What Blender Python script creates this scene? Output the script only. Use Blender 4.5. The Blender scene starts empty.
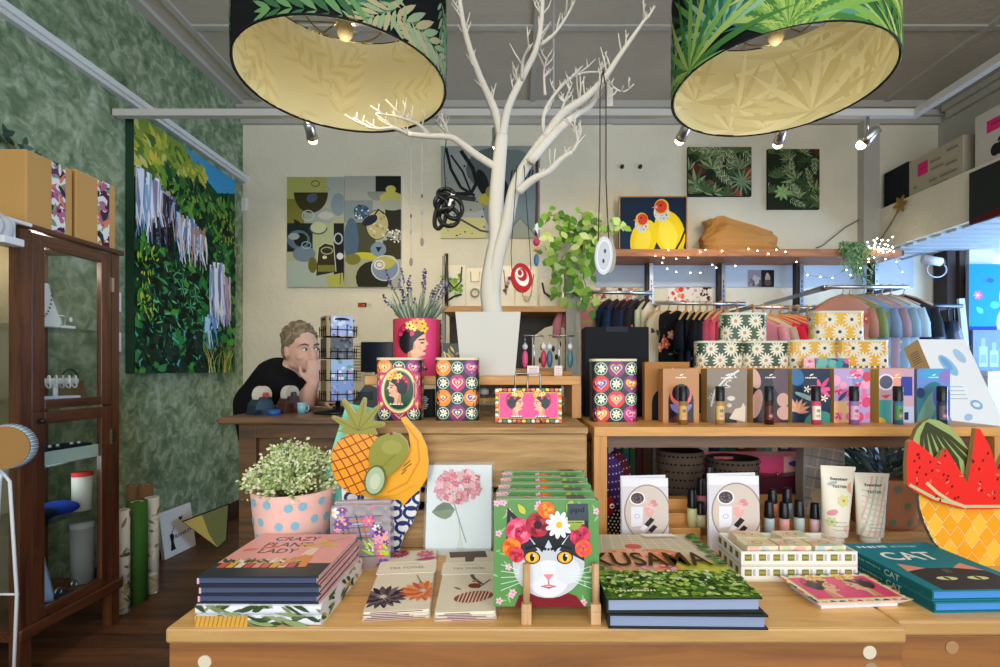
import bpy, bmesh, math, random
from mathutils import Vector, Matrix, Euler, noise
from mathutils.geometry import tessellate_polygon
PI = math.pi
sc = bpy.context.scene
COL = sc.collection
F, CX, CY, EYE = 500.0, 515.0, 370.0, 1.10

def P(u, v, Y):                       # a point seen at pixel (u, v) standing Y metres in front of the camera
    return Vector(((u - CX) / F * Y, Y, EYE + (CY - v) / F * Y))
def onz(u, v, z):                     # the point of the level plane z seen at (u, v)
    return P(u, v, (EYE - z) * F / (v - CY))
def lin(c):
    c /= 255.0
    return c / 12.92 if c <= 0.04045 else ((c + 0.055) / 1.055) ** 2.4
_cc = {}
def C(c):
    if c in _cc: return _cc[c]
    s = c.lstrip('#')
    r = tuple(lin(int(s[i:i+2], 16)) for i in (0, 2, 4)) + (1.0,)
    _cc[c] = r
    return r

# ---------------------------------------------------------------- materials
MATS = {}
def newmat(name):
    m = bpy.data.materials.new(name); m.use_nodes = True
    nt = m.node_tree; b = nt.nodes['Principled BSDF']
    MATS[name] = m
    return m, nt, b
def attr_mat(name, rough=.55, metal=0, spec=.5, bump=0, bscale=400, sss=0, trans=0, coat=0, emit=0):
    m, nt, b = newmat(name)
    a = nt.nodes.new('ShaderNodeAttribute'); a.attribute_name = 'Col'
    nt.links.new(a.outputs['Color'], b.inputs['Base Color'])
    b.inputs['Roughness'].default_value = rough
    b.inputs['Metallic'].default_value = metal
    b.inputs['Specular IOR Level'].default_value = spec
    b.inputs['Coat Weight'].default_value = coat
    b.inputs['Coat Roughness'].default_value = .08
    if emit:
        nt.links.new(a.outputs['Color'], b.inputs['Emission Color']); b.inputs['Emission Strength'].default_value = emit
    if sss:
        b.inputs['Subsurface Weight'].default_value = sss; b.inputs['Subsurface Scale'].default_value = .01
    if bump:
        tc = nt.nodes.new('ShaderNodeTexCoord'); n = nt.nodes.new('ShaderNodeTexNoise'); bp = nt.nodes.new('ShaderNodeBump')
        n.inputs['Scale'].default_value = bscale
        nt.links.new(tc.outputs['Object'], n.inputs['Vector']); nt.links.new(n.outputs['Fac'], bp.inputs['Height'])
        bp.inputs['Strength'].default_value = bump; bp.inputs['Distance'].default_value = .002
        nt.links.new(bp.outputs['Normal'], b.inputs['Normal'])
    if trans:
        t = nt.nodes.new('ShaderNodeBsdfTranslucent'); mx = nt.nodes.new('ShaderNodeMixShader'); mx.inputs[0].default_value = trans
        nt.links.new(a.outputs['Color'], t.inputs['Color'])
        out = nt.nodes['Material Output']
        nt.links.new(b.outputs[0], mx.inputs[1]); nt.links.new(t.outputs[0], mx.inputs[2]); nt.links.new(mx.outputs[0], out.inputs['Surface'])
    return m
attr_mat('paint', .6, spec=.25)
attr_mat('paper', .75, spec=.2)
attr_mat('gloss', .3, spec=.3, coat=.08)
attr_mat('cloth', .9, spec=.15, bump=.5, bscale=500)
attr_mat('metal', .28, metal=1)
attr_mat('leaf', .45, spec=.4, trans=.25)
attr_mat('shade', .7, spec=.2, trans=.35)
attr_mat('skin', .5, spec=.35, sss=.15)
attr_mat('bulb', .4, emit=14)
attr_mat('plaster', .85, spec=.2, bump=.35, bscale=25)
m, nt, b = newmat('glass')
out = nt.nodes['Material Output']; g = nt.nodes.new('ShaderNodeBsdfGlossy'); t = nt.nodes.new('ShaderNodeBsdfTransparent')
g.inputs['Roughness'].default_value = .03; mx = nt.nodes.new('ShaderNodeMixShader'); lw = nt.nodes.new('ShaderNodeMath'); lw.operation = 'POWER'; lw.inputs[1].default_value = 4; lf = nt.nodes.new('ShaderNodeLayerWeight'); lf.inputs['Blend'].default_value = .5; nt.links.new(lf.outputs['Facing'], lw.inputs[0])
ml = nt.nodes.new('ShaderNodeMapRange'); ml.inputs['To Min'].default_value = .025; ml.inputs['To Max'].default_value = .6; nt.links.new(lw.outputs[0], ml.inputs['Value']); lw = ml
t.inputs['Color'].default_value = (.93, .96, .97, 1)
nt.links.new(lw.outputs[0], mx.inputs[0]); nt.links.new(t.outputs[0], mx.inputs[1]); nt.links.new(g.outputs[0], mx.inputs[2]); nt.links.new(mx.outputs[0], out.inputs['Surface'])
m, nt, b = newmat('clear')            # clear tinted plastic
out = nt.nodes['Material Output']; a = nt.nodes.new('ShaderNodeAttribute'); a.attribute_name = 'Col'
nt.links.new(a.outputs['Color'], b.inputs['Base Color']); b.inputs['Roughness'].default_value = .1
t = nt.nodes.new('ShaderNodeBsdfTransparent'); mx = nt.nodes.new('ShaderNodeMixShader'); mx.inputs[0].default_value = .4
nt.links.new(t.outputs[0], mx.inputs[1]); nt.links.new(b.outputs[0], mx.inputs[2]); nt.links.new(mx.outputs[0], out.inputs['Surface'])

def wood(name, c1, c2, axis='X', scale=1.0, rough=.5, plank=0, plank_axis='Y', knots=True, coat=0, seam=.35):
    m, nt, b = newmat(name)
    N, L = nt.nodes.new, nt.links.new
    tc = N('ShaderNodeTexCoord'); mp = N('ShaderNodeMapping'); L(tc.outputs['Object'], mp.inputs['Vector'])
    s = {'X': (1.2, 14, 14), 'Y': (14, 1.2, 14), 'Z': (14, 14, 1.2)}[axis]
    mp.inputs['Scale'].default_value = tuple(k * scale for k in s)
    n = N('ShaderNodeTexNoise'); n.inputs['Scale'].default_value = 2.2; n.inputs['Detail'].default_value = 8; n.inputs['Roughness'].default_value = .62; n.inputs['Distortion'].default_value = .9
    L(mp.outputs[0], n.inputs['Vector'])
    r = N('ShaderNodeValToRGB'); L(n.outputs['Fac'], r.inputs['Fac'])
    r.color_ramp.elements[0].position = .3; r.color_ramp.elements[0].color = C(c2)
    r.color_ramp.elements[1].position = .68; r.color_ramp.elements[1].color = C(c1)
    last = r.outputs['Color']
    if knots:
        v = N('ShaderNodeTexVoronoi'); mp2 = N('ShaderNodeMapping'); L(tc.outputs['Object'], mp2.inputs['Vector'])
        mp2.inputs['Scale'].default_value = tuple(k * .35 for k in s); v.inputs['Scale'].default_value = 1.6
        L(mp2.outputs[0], v.inputs['Vector'])
        r2 = N('ShaderNodeValToRGB'); r2.color_ramp.elements[0].color = (.22, .12, .06, 1); r2.color_ramp.elements[0].position = .03
        r2.color_ramp.elements[1].color = (1, 1, 1, 1); r2.color_ramp.elements[1].position = .11
        L(v.outputs['Distance'], r2.inputs['Fac'])
        mm = N('ShaderNodeMix'); mm.data_type = 'RGBA'; mm.blend_type = 'MULTIPLY'; mm.inputs[0].default_value = .8
        L(last, mm.inputs[6]); L(r2.outputs['Color'], mm.inputs[7]); last = mm.outputs[2]
    if plank:
        sp = N('ShaderNodeSeparateXYZ'); L(tc.outputs['Object'], sp.inputs[0])
        d = N('ShaderNodeMath'); d.operation = 'DIVIDE'; d.inputs[1].default_value = plank; L(sp.outputs[plank_axis], d.inputs[0])
        fl = N('ShaderNodeMath'); fl.operation = 'FLOOR'; L(d.outputs[0], fl.inputs[0])
        fr = N('ShaderNodeMath'); fr.operation = 'FRACT'; L(d.outputs[0], fr.inputs[0])
        wn = N('ShaderNodeTexWhiteNoise'); wn.noise_dimensions = '1D'; L(fl.outputs[0], wn.inputs['W'])
        mr = N('ShaderNodeMapRange'); mr.inputs['To Min'].default_value = .72; mr.inputs['To Max'].default_value = 1.12; L(wn.outputs['Value'], mr.inputs['Value'])
        lt = N('ShaderNodeMath'); lt.operation = 'GREATER_THAN'; lt.inputs[1].default_value = .025; L(fr.outputs[0], lt.inputs[0])
        mr2 = N('ShaderNodeMapRange'); mr2.inputs['To Min'].default_value = seam; L(lt.outputs[0], mr2.inputs['Value'])
        mu = N('ShaderNodeMath'); mu.operation = 'MULTIPLY'; L(mr.outputs[0], mu.inputs[0]); L(mr2.outputs[0], mu.inputs[1])
        m2 = N('ShaderNodeVectorMath'); m2.operation = 'SCALE'; L(last, m2.inputs[0]); L(mu.outputs[0], m2.inputs['Scale']); last = m2.outputs[0]
    L(last, b.inputs['Base Color'])
    b.inputs['Roughness'].default_value = rough; b.inputs['Coat Weight'].default_value = coat; b.inputs['Coat Roughness'].default_value = .2
    bp = N('ShaderNodeBump'); bp.inputs['Strength'].default_value = .25; bp.inputs['Distance'].default_value = .002
    L(n.outputs['Fac'], bp.inputs['Height']); L(bp.outputs['Normal'], b.inputs['Normal'])
    return m
wood('table_wood', '#f0c07a', '#d09a56', 'X', 1.0, .45, plank=.11, plank_axis='Y', coat=.1, seam=.7)
wood('front_wood', '#a56e39', '#7d4f28', 'X', .8, .5, coat=.05)
wood('crate_wood', '#c7a06a', '#8f6a42', 'X', 1.6, .7)
wood('shelf_wood', '#dba35a', '#bd8242', 'X', 1.4, .45, knots=False)
wood('shelf_post', '#d79d55', '#b97c3c', 'Z', 1.4, .45, knots=False)
wood('dark_wood', '#6b3d24', '#3a1f12', 'Z', 1.2, .4, knots=False, coat=.2)
wood('dark_wood_x', '#6b3d24', '#3a1f12', 'Y', 1.2, .4, knots=False, coat=.2)
wood('counter_wood', '#7d5836', '#4a3220', 'X', 1.0, .45, coat=.15, knots=False)
wood('counter_top', '#8a6444', '#553a25', 'X', 1.0, .4, coat=.15, knots=False)
wood('rail_wood', '#b9784a', '#8a5230', 'X', 1.2, .5, knots=False)
wood('pale_post', '#b3ab98', '#857e6d', 'Z', 1.5, .7, knots=False)
wood('light_peg', '#d8b083', '#b68a58', 'Z', 2.5, .55, knots=False)
wood('floor_wood', '#754a2e', '#3c2214', 'X', .6, .5, plank=.11, plank_axis='Y', knots=False, coat=.1)

def wallpaper():
    m, nt, b = newmat('wallpaper'); N, L = nt.nodes.new, nt.links.new
    tc = N('ShaderNodeTexCoord')
    n1 = N('ShaderNodeTexNoise'); n1.inputs['Scale'].default_value = 4.2; n1.inputs['Detail'].default_value = 7; n1.inputs['Roughness'].default_value = .66; n1.inputs['Distortion'].default_value = .8
    n2 = N('ShaderNodeTexNoise'); n2.inputs['Scale'].default_value = 15; n2.inputs['Detail'].default_value = 8; n2.inputs['Roughness'].default_value = .6; n2.inputs['Distortion'].default_value = .8
    L(tc.outputs['Object'], n1.inputs['Vector']); L(tc.outputs['Object'], n2.inputs['Vector'])
    r1 = N('ShaderNodeValToRGB'); e = r1.color_ramp.elements
    e[0].position = .3; e[0].color = C('#3c5540'); e[1].position = .74; e[1].color = C('#b9c6b2')
    x = e.new(.44); x.color = C('#5f7a5c'); x = e.new(.56); x.color = C('#8a9e80')
    L(n1.outputs['Fac'], r1.inputs['Fac'])
    r2 = N('ShaderNodeValToRGB'); e = r2.color_ramp.elements
    e[0].position = .38; e[0].color = C('#44603f'); e[1].position = .64; e[1].color = C('#c3ccb2'); x = e.new(.5); x.color = C('#86946a')
    L(n2.outputs['Fac'], r2.inputs['Fac'])
    mx = N('ShaderNodeMix'); mx.data_type = 'RGBA'; mx.inputs[0].default_value = .5
    L(r1.outputs[0], mx.inputs[6]); L(r2.outputs[0], mx.inputs[7]); L(mx.outputs[2], b.inputs['Base Color'])
    b.inputs['Roughness'].default_value = .7
wallpaper()
def brickpaint(name, col, col2):
    m, nt, b = newmat(name); N, L = nt.nodes.new, nt.links.new
    tc = N('ShaderNodeTexCoord'); n = N('ShaderNodeTexNoise'); n.inputs['Scale'].default_value = 1.6; n.inputs['Detail'].default_value = 5
    L(tc.outputs['Object'], n.inputs['Vector'])
    r = N('ShaderNodeValToRGB'); r.color_ramp.elements[0].color = C(col2); r.color_ramp.elements[1].color = C(col); r.color_ramp.elements[0].position = .35; r.color_ramp.elements[1].position = .6
    L(n.outputs['Fac'], r.inputs['Fac']); L(r.outputs[0], b.inputs['Base Color'])
    b.inputs['Roughness'].default_value = .8
    n3 = N('ShaderNodeTexNoise'); n3.inputs['Scale'].default_value = 14; n3.inputs['Detail'].default_value = 6; n3.inputs['Distortion'].default_value = 1.2
    L(tc.outputs['Object'], n3.inputs['Vector'])
    bp = N('ShaderNodeBump'); bp.inputs['Strength'].default_value = .4; bp.inputs['Distance'].default_value = .012
    L(n3.outputs['Fac'], bp.inputs['Height']); L(bp.outputs[0], b.inputs['Normal'])
brickpaint('wall_paint', '#e6dfc9', '#d6d0bb')
brickpaint('ceiling_paint', '#bdb5a9', '#b2aa9e')
brickpaint('trim_paint', '#b9b6ad', '#aeaba2')

# ---------------------------------------------------------------- mesh builder
class MB:
    def __init__(s): s.v = []; s.f = []; s.c = []; s.m = []; s.s = []
    def add(s, vs, fs, col='#ffffff', mat='paint', smooth=False):
        o = len(s.v); s.v.extend([tuple(p) for p in vs])
        for i, f in enumerate(fs):
            s.f.append(tuple(o + k for k in f)); s.c.append(C(col if isinstance(col, str) else col[i])); s.m.append(mat); s.s.append(smooth)
        return s
    def box(s, x0, y0, z0, x1, y1, z1, col='#ffffff', mat='paint'):
        v = [(x0,y0,z0),(x1,y0,z0),(x1,y1,z0),(x0,y1,z0),(x0,y0,z1),(x1,y0,z1),(x1,y1,z1),(x0,y1,z1)]
        return s.add(v, [(0,3,2,1),(4,5,6,7),(0,1,5,4),(1,2,6,5),(2,3,7,6),(3,0,4,7)], col, mat)
    def frus(s, w0, d0, w1, d1, z0, z1, col, mat='paint', cx=0, cy=0):
        v = [(cx-w0,cy-d0,z0),(cx+w0,cy-d0,z0),(cx+w0,cy+d0,z0),(cx-w0,cy+d0,z0),(cx-w1,cy-d1,z1),(cx+w1,cy-d1,z1),(cx+w1,cy+d1,z1),(cx-w1,cy+d1,z1)]
        return s.add(v, [(0,3,2,1),(4,5,6,7),(0,1,5,4),(1,2,6,5),(2,3,7,6),(3,0,4,7)], col, mat)
    def prism(s, pts, d0, d1, col, mat='paint', axis='y', side=None, smooth=False):
        # an outline (x, z) extruded in y from d0 to d1, or (x, y) in z
        n = len(pts)
        mk = (lambda p, d: (p[0], d, p[1])) if axis == 'y' else ((lambda p, d: (p[0], p[1], d)) if axis == 'z' else (lambda p, d: (d, p[0], p[1])))
        v = [mk(p, d0) for p in pts] + [mk(p, d1) for p in pts]
        tr = tessellate_polygon([[Vector((p[0], p[1], 0)) for p in pts]])
        fs = [tuple(t) for t in tr] + [tuple(k + n for k in reversed(t)) for t in tr]
        s.add(v, fs, col, mat)
        s.add(v, [(i, (i+1) % n, (i+1) % n + n, i + n) for i in range(n)], side or col, mat, smooth)
        return s
    def tube(s, pts, r, col, mat='paint', n=8, cap=True, smooth=True):
        pts = [Vector(p) for p in pts]; k = len(pts)
        rs = r if isinstance(r, (list, tuple)) else [r] * k
        vs = []; up = None
        for i, p in enumerate(pts):
            d = (pts[min(i+1, k-1)] - pts[max(i-1, 0)])
            d = d.normalized() if d.length > 1e-9 else Vector((0, 0, 1))
            if up is None:
                up = d.orthogonal().normalized()
            up = (up - d * up.dot(d))
            up = up.normalized() if up.length > 1e-6 else d.orthogonal().normalized()
            w = d.cross(up)
            for j in range(n):
                a = 2 * PI * j / n
                vs.append(p + (up * math.cos(a) + w * math.sin(a)) * rs[i])
        fs = [(i*n+j, i*n+(j+1) % n, (i+1)*n+(j+1) % n, (i+1)*n+j) for i in range(k-1) for j in range(n)]
        if cap: fs += [tuple(reversed(range(n))), tuple((k-1)*n + j for j in range(n))]
        return s.add(vs, fs, col, mat, smooth)
    def lathe(s, prof, col, mat='paint', n=28, c=(0, 0, 0), sx=1, sy=1, smooth=True):
        vs = []; k = len(prof)
        for (r, z) in prof:
            for j in range(n):
                a = 2 * PI * j / n
                vs.append((c[0] + r * math.cos(a) * sx, c[1] + r * math.sin(a) * sy, c[2] + z))
        fs = []; cl = []
        for i in range(k-1):
            for j in range(n):
                fs.append((i*n+j, i*n+(j+1) % n, (i+1)*n+(j+1) % n, (i+1)*n+j)); cl.append(col if isinstance(col, str) else col[i])
        return s.add(vs, fs, cl, mat, smooth)
    def ell(s, c, r, col, mat='paint', n=12, m=8, rot=None):
        R = rot.to_matrix() if rot else None; vs = []
        for i in range(m + 1):
            t = PI * i / m
            for j in range(n):
                a = 2 * PI * j / n
                p = Vector((r[0]*math.sin(t)*math.cos(a), r[1]*math.sin(t)*math.sin(a), r[2]*math.cos(t)))
                if R: p = R @ p
                vs.append(p + Vector(c))
        fs = [(i*n+j, (i+1)*n+j, (i+1)*n+(j+1) % n, i*n+(j+1) % n) for i in range(m) for j in range(n)]
        return s.add(vs, fs, col, mat, True)
    def leaf(s, p, d, nrm, L, W, col, mat='leaf', bend=.2):
        d = Vector(d).normalized(); nrm = Vector(nrm); w = d.cross(nrm)
        w = w.normalized() if w.length > 1e-6 else d.orthogonal().normalized()
        u = w.cross(d); p = Vector(p); vs = []
        for t, k in ((0, .06), (.3, .85), (.6, 1), (.85, .5), (1, 0.02)):
            q = p + d * (L * t) - u * (bend * L * t * t)
            vs += [q - w * W * k / 2, q - u * W * .08 * k, q + w * W * k / 2]
        fs = []
        for i in range(4):
            fs += [(i*3, i*3+1, i*3+4, i*3+3), (i*3+1, i*3+2, i*3+5, i*3+4)]
        return s.add(vs, fs, col, mat, True)
    def rbox(s, W, D, H, r, col, mat='paint', z0=0, n=5, cx=0, cy=0):
        pts = rrect(W, D, r, n)
        return s.prism([(x + cx, y + cy) for x, y in pts], z0, z0 + H, col, mat, axis='z')
def rrect(W, D, r, n=5):
    out = []
    for cx, cy, a0 in ((W/2-r, -D/2+r, -PI/2), (W/2-r, D/2-r, 0), (-W/2+r, D/2-r, PI/2), (-W/2+r, -D/2+r, PI)):
        for i in range(n + 1):
            a = a0 + PI/2 * i / n
            out.append((cx + r*math.cos(a), cy + r*math.sin(a)))
    return out

def build(name, mb, parent=None, loc=(0, 0, 0), rot=(0, 0, 0), bevel=0, label=None, cat=None, group=None, kind=None, mat=None, subsurf=0):
    me = bpy.data.meshes.new(name); me.from_pydata(mb.v, [], mb.f)
    names = []
    for k in mb.m:
        if k not in names: names.append(k)
    for k in names: me.materials.append(MATS[mat or k])
    ix = {k: i for i, k in enumerate(names)}
    me.polygons.foreach_set('material_index', [ix[k] for k in mb.m])
    me.polygons.foreach_set('use_smooth', mb.s)
    at = me.color_attributes.new('Col', 'FLOAT_COLOR', 'CORNER')
    data = []
    for f, c in zip(mb.f, mb.c):
        data.extend(c * len(f))
    at.data.foreach_set('color', data)
    me.update()
    o = bpy.data.objects.new(name, me); COL.objects.link(o)
    o.location = loc; o.rotation_euler = rot
    if parent is not None: o.parent = parent
    if bevel:
        b = o.modifiers.new('edge', 'BEVEL'); b.width = bevel; b.segments = 2; b.limit_method = 'ANGLE'; b.angle_limit = math.radians(50)
    if subsurf:
        b = o.modifiers.new('smooth', 'SUBSURF'); b.levels = subsurf; b.render_levels = subsurf
    tag(o, label, cat, group, kind)
    return o
def tag(o, label=None, cat=None, group=None, kind=None):
    if label: o['label'] = label
    if cat: o['category'] = cat
    if group: o['group'] = group
    if kind: o['kind'] = kind
    return o
def thing(name, label, cat, loc=(0, 0, 0), rot=(0, 0, 0), group=None):
    o = bpy.data.objects.new(name, None); COL.objects.link(o); o.location = loc; o.empty_display_size = .05
    o.rotation_euler = rot
    return tag(o, label, cat, group)
def struct(name, mb, **k): return build(name, mb, kind='structure', **k)

# ---------------------------------------------------------------- flat art printed on surfaces
_txt = {}
def text_geo(t):
    if t in _txt: return _txt[t]
    cu = bpy.data.curves.new('t', 'FONT'); cu.body = t; cu.size = 1; cu.resolution_u = 3; cu.offset = .018
    ob = bpy.data.objects.new('t', cu); COL.objects.link(ob)
    dg = bpy.context.evaluated_depsgraph_get(); dg.update()
    me = ob.evaluated_get(dg).to_mesh()
    vs = [(v.co.x, v.co.y) for v in me.vertices]; fs = [tuple(p.vertices) for p in me.polygons]
    ob.evaluated_get(dg).to_mesh_clear()
    bpy.data.objects.remove(ob); bpy.data.curves.remove(cu)
    xs = [v[0] for v in vs]; ys = [v[1] for v in vs]
    mx, my = (min(xs)+max(xs))/2, (min(ys)+max(ys))/2
    vs = [(x-mx, y-my) for x, y in vs]
    _txt[t] = (vs, fs, max(xs)-min(xs), max(ys)-min(ys))
    return _txt[t]
def clip(poly, r):
    x0, y0, x1, y1 = r
    for ax, lim, sg in ((0, x0, 1), (0, x1, -1), (1, y0, 1), (1, y1, -1)):
        out = []
        for i in range(len(poly)):
            a, b = poly[i-1], poly[i]
            ia, ib = sg*(a[ax]-lim) >= 0, sg*(b[ax]-lim) >= 0
            if ia != ib:
                t = (lim-a[ax])/(b[ax]-a[ax]); out.append((a[0]+(b[0]-a[0])*t, a[1]+(b[1]-a[1])*t))
            if ib: out.append(b)
        poly = out
        if not poly: break
    return poly
def inpoly(x, y, P_):
    r = False; j = len(P_)-1
    for i in range(len(P_)):
        a, b = P_[i], P_[j]
        if (a[1] > y) != (b[1] > y) and x < (b[0]-a[0])*(y-a[1])/(b[1]-a[1]) + a[0]: r = not r
        j = i
    return r
class Art:                            # x runs 0..1, y runs 0..asp, in units of the surface's width
    def __init__(s, mb, fmap, asp, mat='paper', tol=9, step=.000007, base=.0003, cliprect=None):
        s.inside = None; s.hold = False
        s.mb, s.fm, s.asp, s.mat, s.tol, s.k, s.step, s.base = mb, fmap, asp, mat, tol, 0, step, base
        s.clip = cliprect or (0, 0, 1, asp); s.T = None
    def _tri(s, t, c, off):
        for q in s._split(t):
            if s.inside and not inpoly(sum(p[0] for p in q)/len(q), sum(p[1] for p in q)/len(q), s.inside): continue
            s.mb.add([s.fm(x, y, off) for x, y in q], [tuple(range(len(q)))], c, s.mat)
    def _split(s, t):
        if s.tol > 5: return [t]
        st = [t]; out = []
        while st:
            t = st.pop()
            if len(t) > 3:
                for i in range(1, len(t)-1): st.append([t[0], t[i], t[i+1]])
                continue
            L = [(t[i][0]-t[(i+1) % 3][0])**2 for i in range(3)]
            i = L.index(max(L))
            if L[i] > s.tol**2:
                a, b, c = t[i], t[(i+1) % 3], t[(i+2) % 3]; m = ((a[0]+b[0])/2, (a[1]+b[1])/2)
                st += [[a, m, c], [m, b, c]]
            else: out.append(t)
        return out
    def poly(s, pts, c, tess=None):
        if s.T: pts = [s.T(p) for p in pts]
        s.k += .12 if s.hold else 1; off = s.base + s.step*s.k
        tr = tess or tessellate_polygon([[Vector((p[0], p[1], 0)) for p in pts]])
        for t in tr:
            q = clip([pts[i] for i in t], s.clip)
            if len(q) >= 3: s._tri(q, c, off)
        return s
    def rect(s, x0, y0, x1, y1, c): return s.poly([(x0,y0),(x1,y0),(x1,y1),(x0,y1)], c)
    def bg(s, c): return s.rect(0, 0, 1, s.asp, c)
    def ell(s, cx, cy, rx, ry, c, rot=0, n=18, a0=0, a1=2*PI):
        pts = []
        full = abs(a1-a0) > 6.28
        for i in range(n if full else n+1):
            a = a0 + (a1-a0)*i/n; x, y = rx*math.cos(a), ry*math.sin(a)
            pts.append((cx + x*math.cos(rot)-y*math.sin(rot), cy + x*math.sin(rot)+y*math.cos(rot)))
        return s.poly(pts, c, [(0, i, i+1) for i in range(1, len(pts)-1)])
    def ring(s, cx, cy, rx, ry, w, c, n=24, a0=0, a1=2*PI):
        return s.line([(cx+rx*math.cos(a0+(a1-a0)*i/n), cy+ry*math.sin(a0+(a1-a0)*i/n)) for i in range(n+1)], w, c)
    def line(s, pts, w, c, w2=None):
        l, r = [], []; k = len(pts)
        for i, p in enumerate(pts):
            a, b = pts[max(i-1, 0)], pts[min(i+1, k-1)]
            dx, dy = b[0]-a[0], b[1]-a[1]; d = math.hypot(dx, dy) or 1
            ww = w if w2 is None else w + (w2-w)*i/(k-1)
            l.append((p[0]-dy/d*ww/2, p[1]+dx/d*ww/2)); r.append((p[0]+dy/d*ww/2, p[1]-dx/d*ww/2))
        pts2 = l + r
        return s.poly(pts2, c, [t for i in range(k-1) for t in ((i, i+1, k+i+1), (i, k+i+1, k+i))])
    def leaf(s, x, y, L, W, ang, c, c2=None):
        ca, sa = math.cos(ang), math.sin(ang)
        pr = [(0, 0), (.2, .38), (.45, .5), (.75, .32), (1, 0), (.75, -.32), (.45, -.5), (.2, -.38)]
        pts = [(x + (t*L)*ca - (k*W)*sa, y + (t*L)*sa + (k*W)*ca) for t, k in pr]
        s.poly(pts, c, [(0, i, i+1) for i in range(1, 7)])
        if c2: s.poly([pts[0], pts[1], pts[2], pts[3], pts[4]], c2, [(0, 1, 2), (0, 2, 3), (0, 3, 4)])
        return s
    def frond(s, x, y, L, ang, c, n=9, w=.16, spread=.45, curve=.25):
        px, py, a = x, y, ang; s.k += 1; s.hold = True
        for i in range(n):
            t = i/n; a = ang + curve*t
            px += L/n*math.cos(a); py += L/n*math.sin(a)
            l = L*spread*(1-.75*abs(t-.35))
            for sg in (-1, 1):
                s.leaf(px, py, l, l*w, a + sg*(.85-.45*t), c[i % len(c)])
        s.leaf(px, py, L*.2, L*.05, a, c[0]); s.hold = False
        return s
    def fan(s, x, y, L, c, a0=.2, a1=2.9, n=12, w=.1, rnd=random):
        s.k += 1; s.hold = True
        for i in range(n):
            a = a0 + (a1-a0)*i/(n-1)
            s.leaf(x, y, L*rnd.uniform(.8, 1.1), L*w, a, c[i % len(c)])
        s.hold = False
        return s
    def flower(s, cx, cy, r, n, c, cc=None, w=.5, a0=0, rc=.25):
        for i in range(n):
            a = a0 + 2*PI*i/n
            s.ell(cx + math.cos(a)*r*.6, cy + math.sin(a)*r*.6, r*.42, r*w*.42, c if isinstance(c, str) else c[i % len(c)], a, 10)
        if cc: s.ell(cx, cy, r*rc, r*rc, cc, 0, 10)
        return s
    def rose(s, cx, cy, r, cols, a=0):
        k = len(cols)
        for j in range(k):
            rr = r*(1-j/k*.85); m = 8 - j if j < 4 else 5
            for i in range(m):
                t = a + j*.5 + 2*PI*i/m
                s.ell(cx + math.cos(t)*rr*.55, cy + math.sin(t)*rr*.55, rr*.48, rr*.36, cols[(j + i % 2) % k], t + 1.57, 9)
        return s
    def heart(s, cx, cy, r, c, rot=0):
        pts = []
        for i in range(22):
            t = 2*PI*i/22
            x = 16*math.sin(t)**3/17*r; y = (13*math.cos(t)-5*math.cos(2*t)-2*math.cos(3*t)-math.cos(4*t))/17*r
            pts.append((cx + x*math.cos(rot)-y*math.sin(rot), cy + x*math.sin(rot)+y*math.cos(rot)))
        return s.poly(pts, c)
    def text(s, t, cx, cy, size, c, rot=0, maxw=None, sx=1):
        vs, fs, w, h = text_geo(t); k = size/max(h, .6)
        kx = k*sx
        if maxw: kx = maxw/w
        ca, sa = math.cos(rot), math.sin(rot)
        pts = [(cx + x*kx*ca - y*k*sa, cy + x*kx*sa + y*k*ca) for x, y in vs]
        return s.poly(pts, c, fs)
    def marks(s, cx, cy, w, h, n, c, seed=1):      # print too small to read: a row of little strokes
        r = random.Random(seed); x = cx - w/2
        for i in range(n):
            k = w/n*r.uniform(.5, .95); s.rect(x, cy-h/2*r.uniform(.6, 1), x+k, cy+h/2*r.uniform(.6, 1), c); x += w/n
        return s
    def blobs(s, n, cols, r0, r1, rnd, x0=0, y0=0, x1=1, y1=None, el=.6):
        y1 = s.asp if y1 is None else y1
        for i in range(n):
            r = rnd.uniform(r0, r1)
            s.ell(rnd.uniform(x0, x1), rnd.uniform(y0, y1), r, r*rnd.uniform(el, 1), rnd.choice(cols), rnd.uniform(0, 3.1), 10)
        return s

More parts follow.
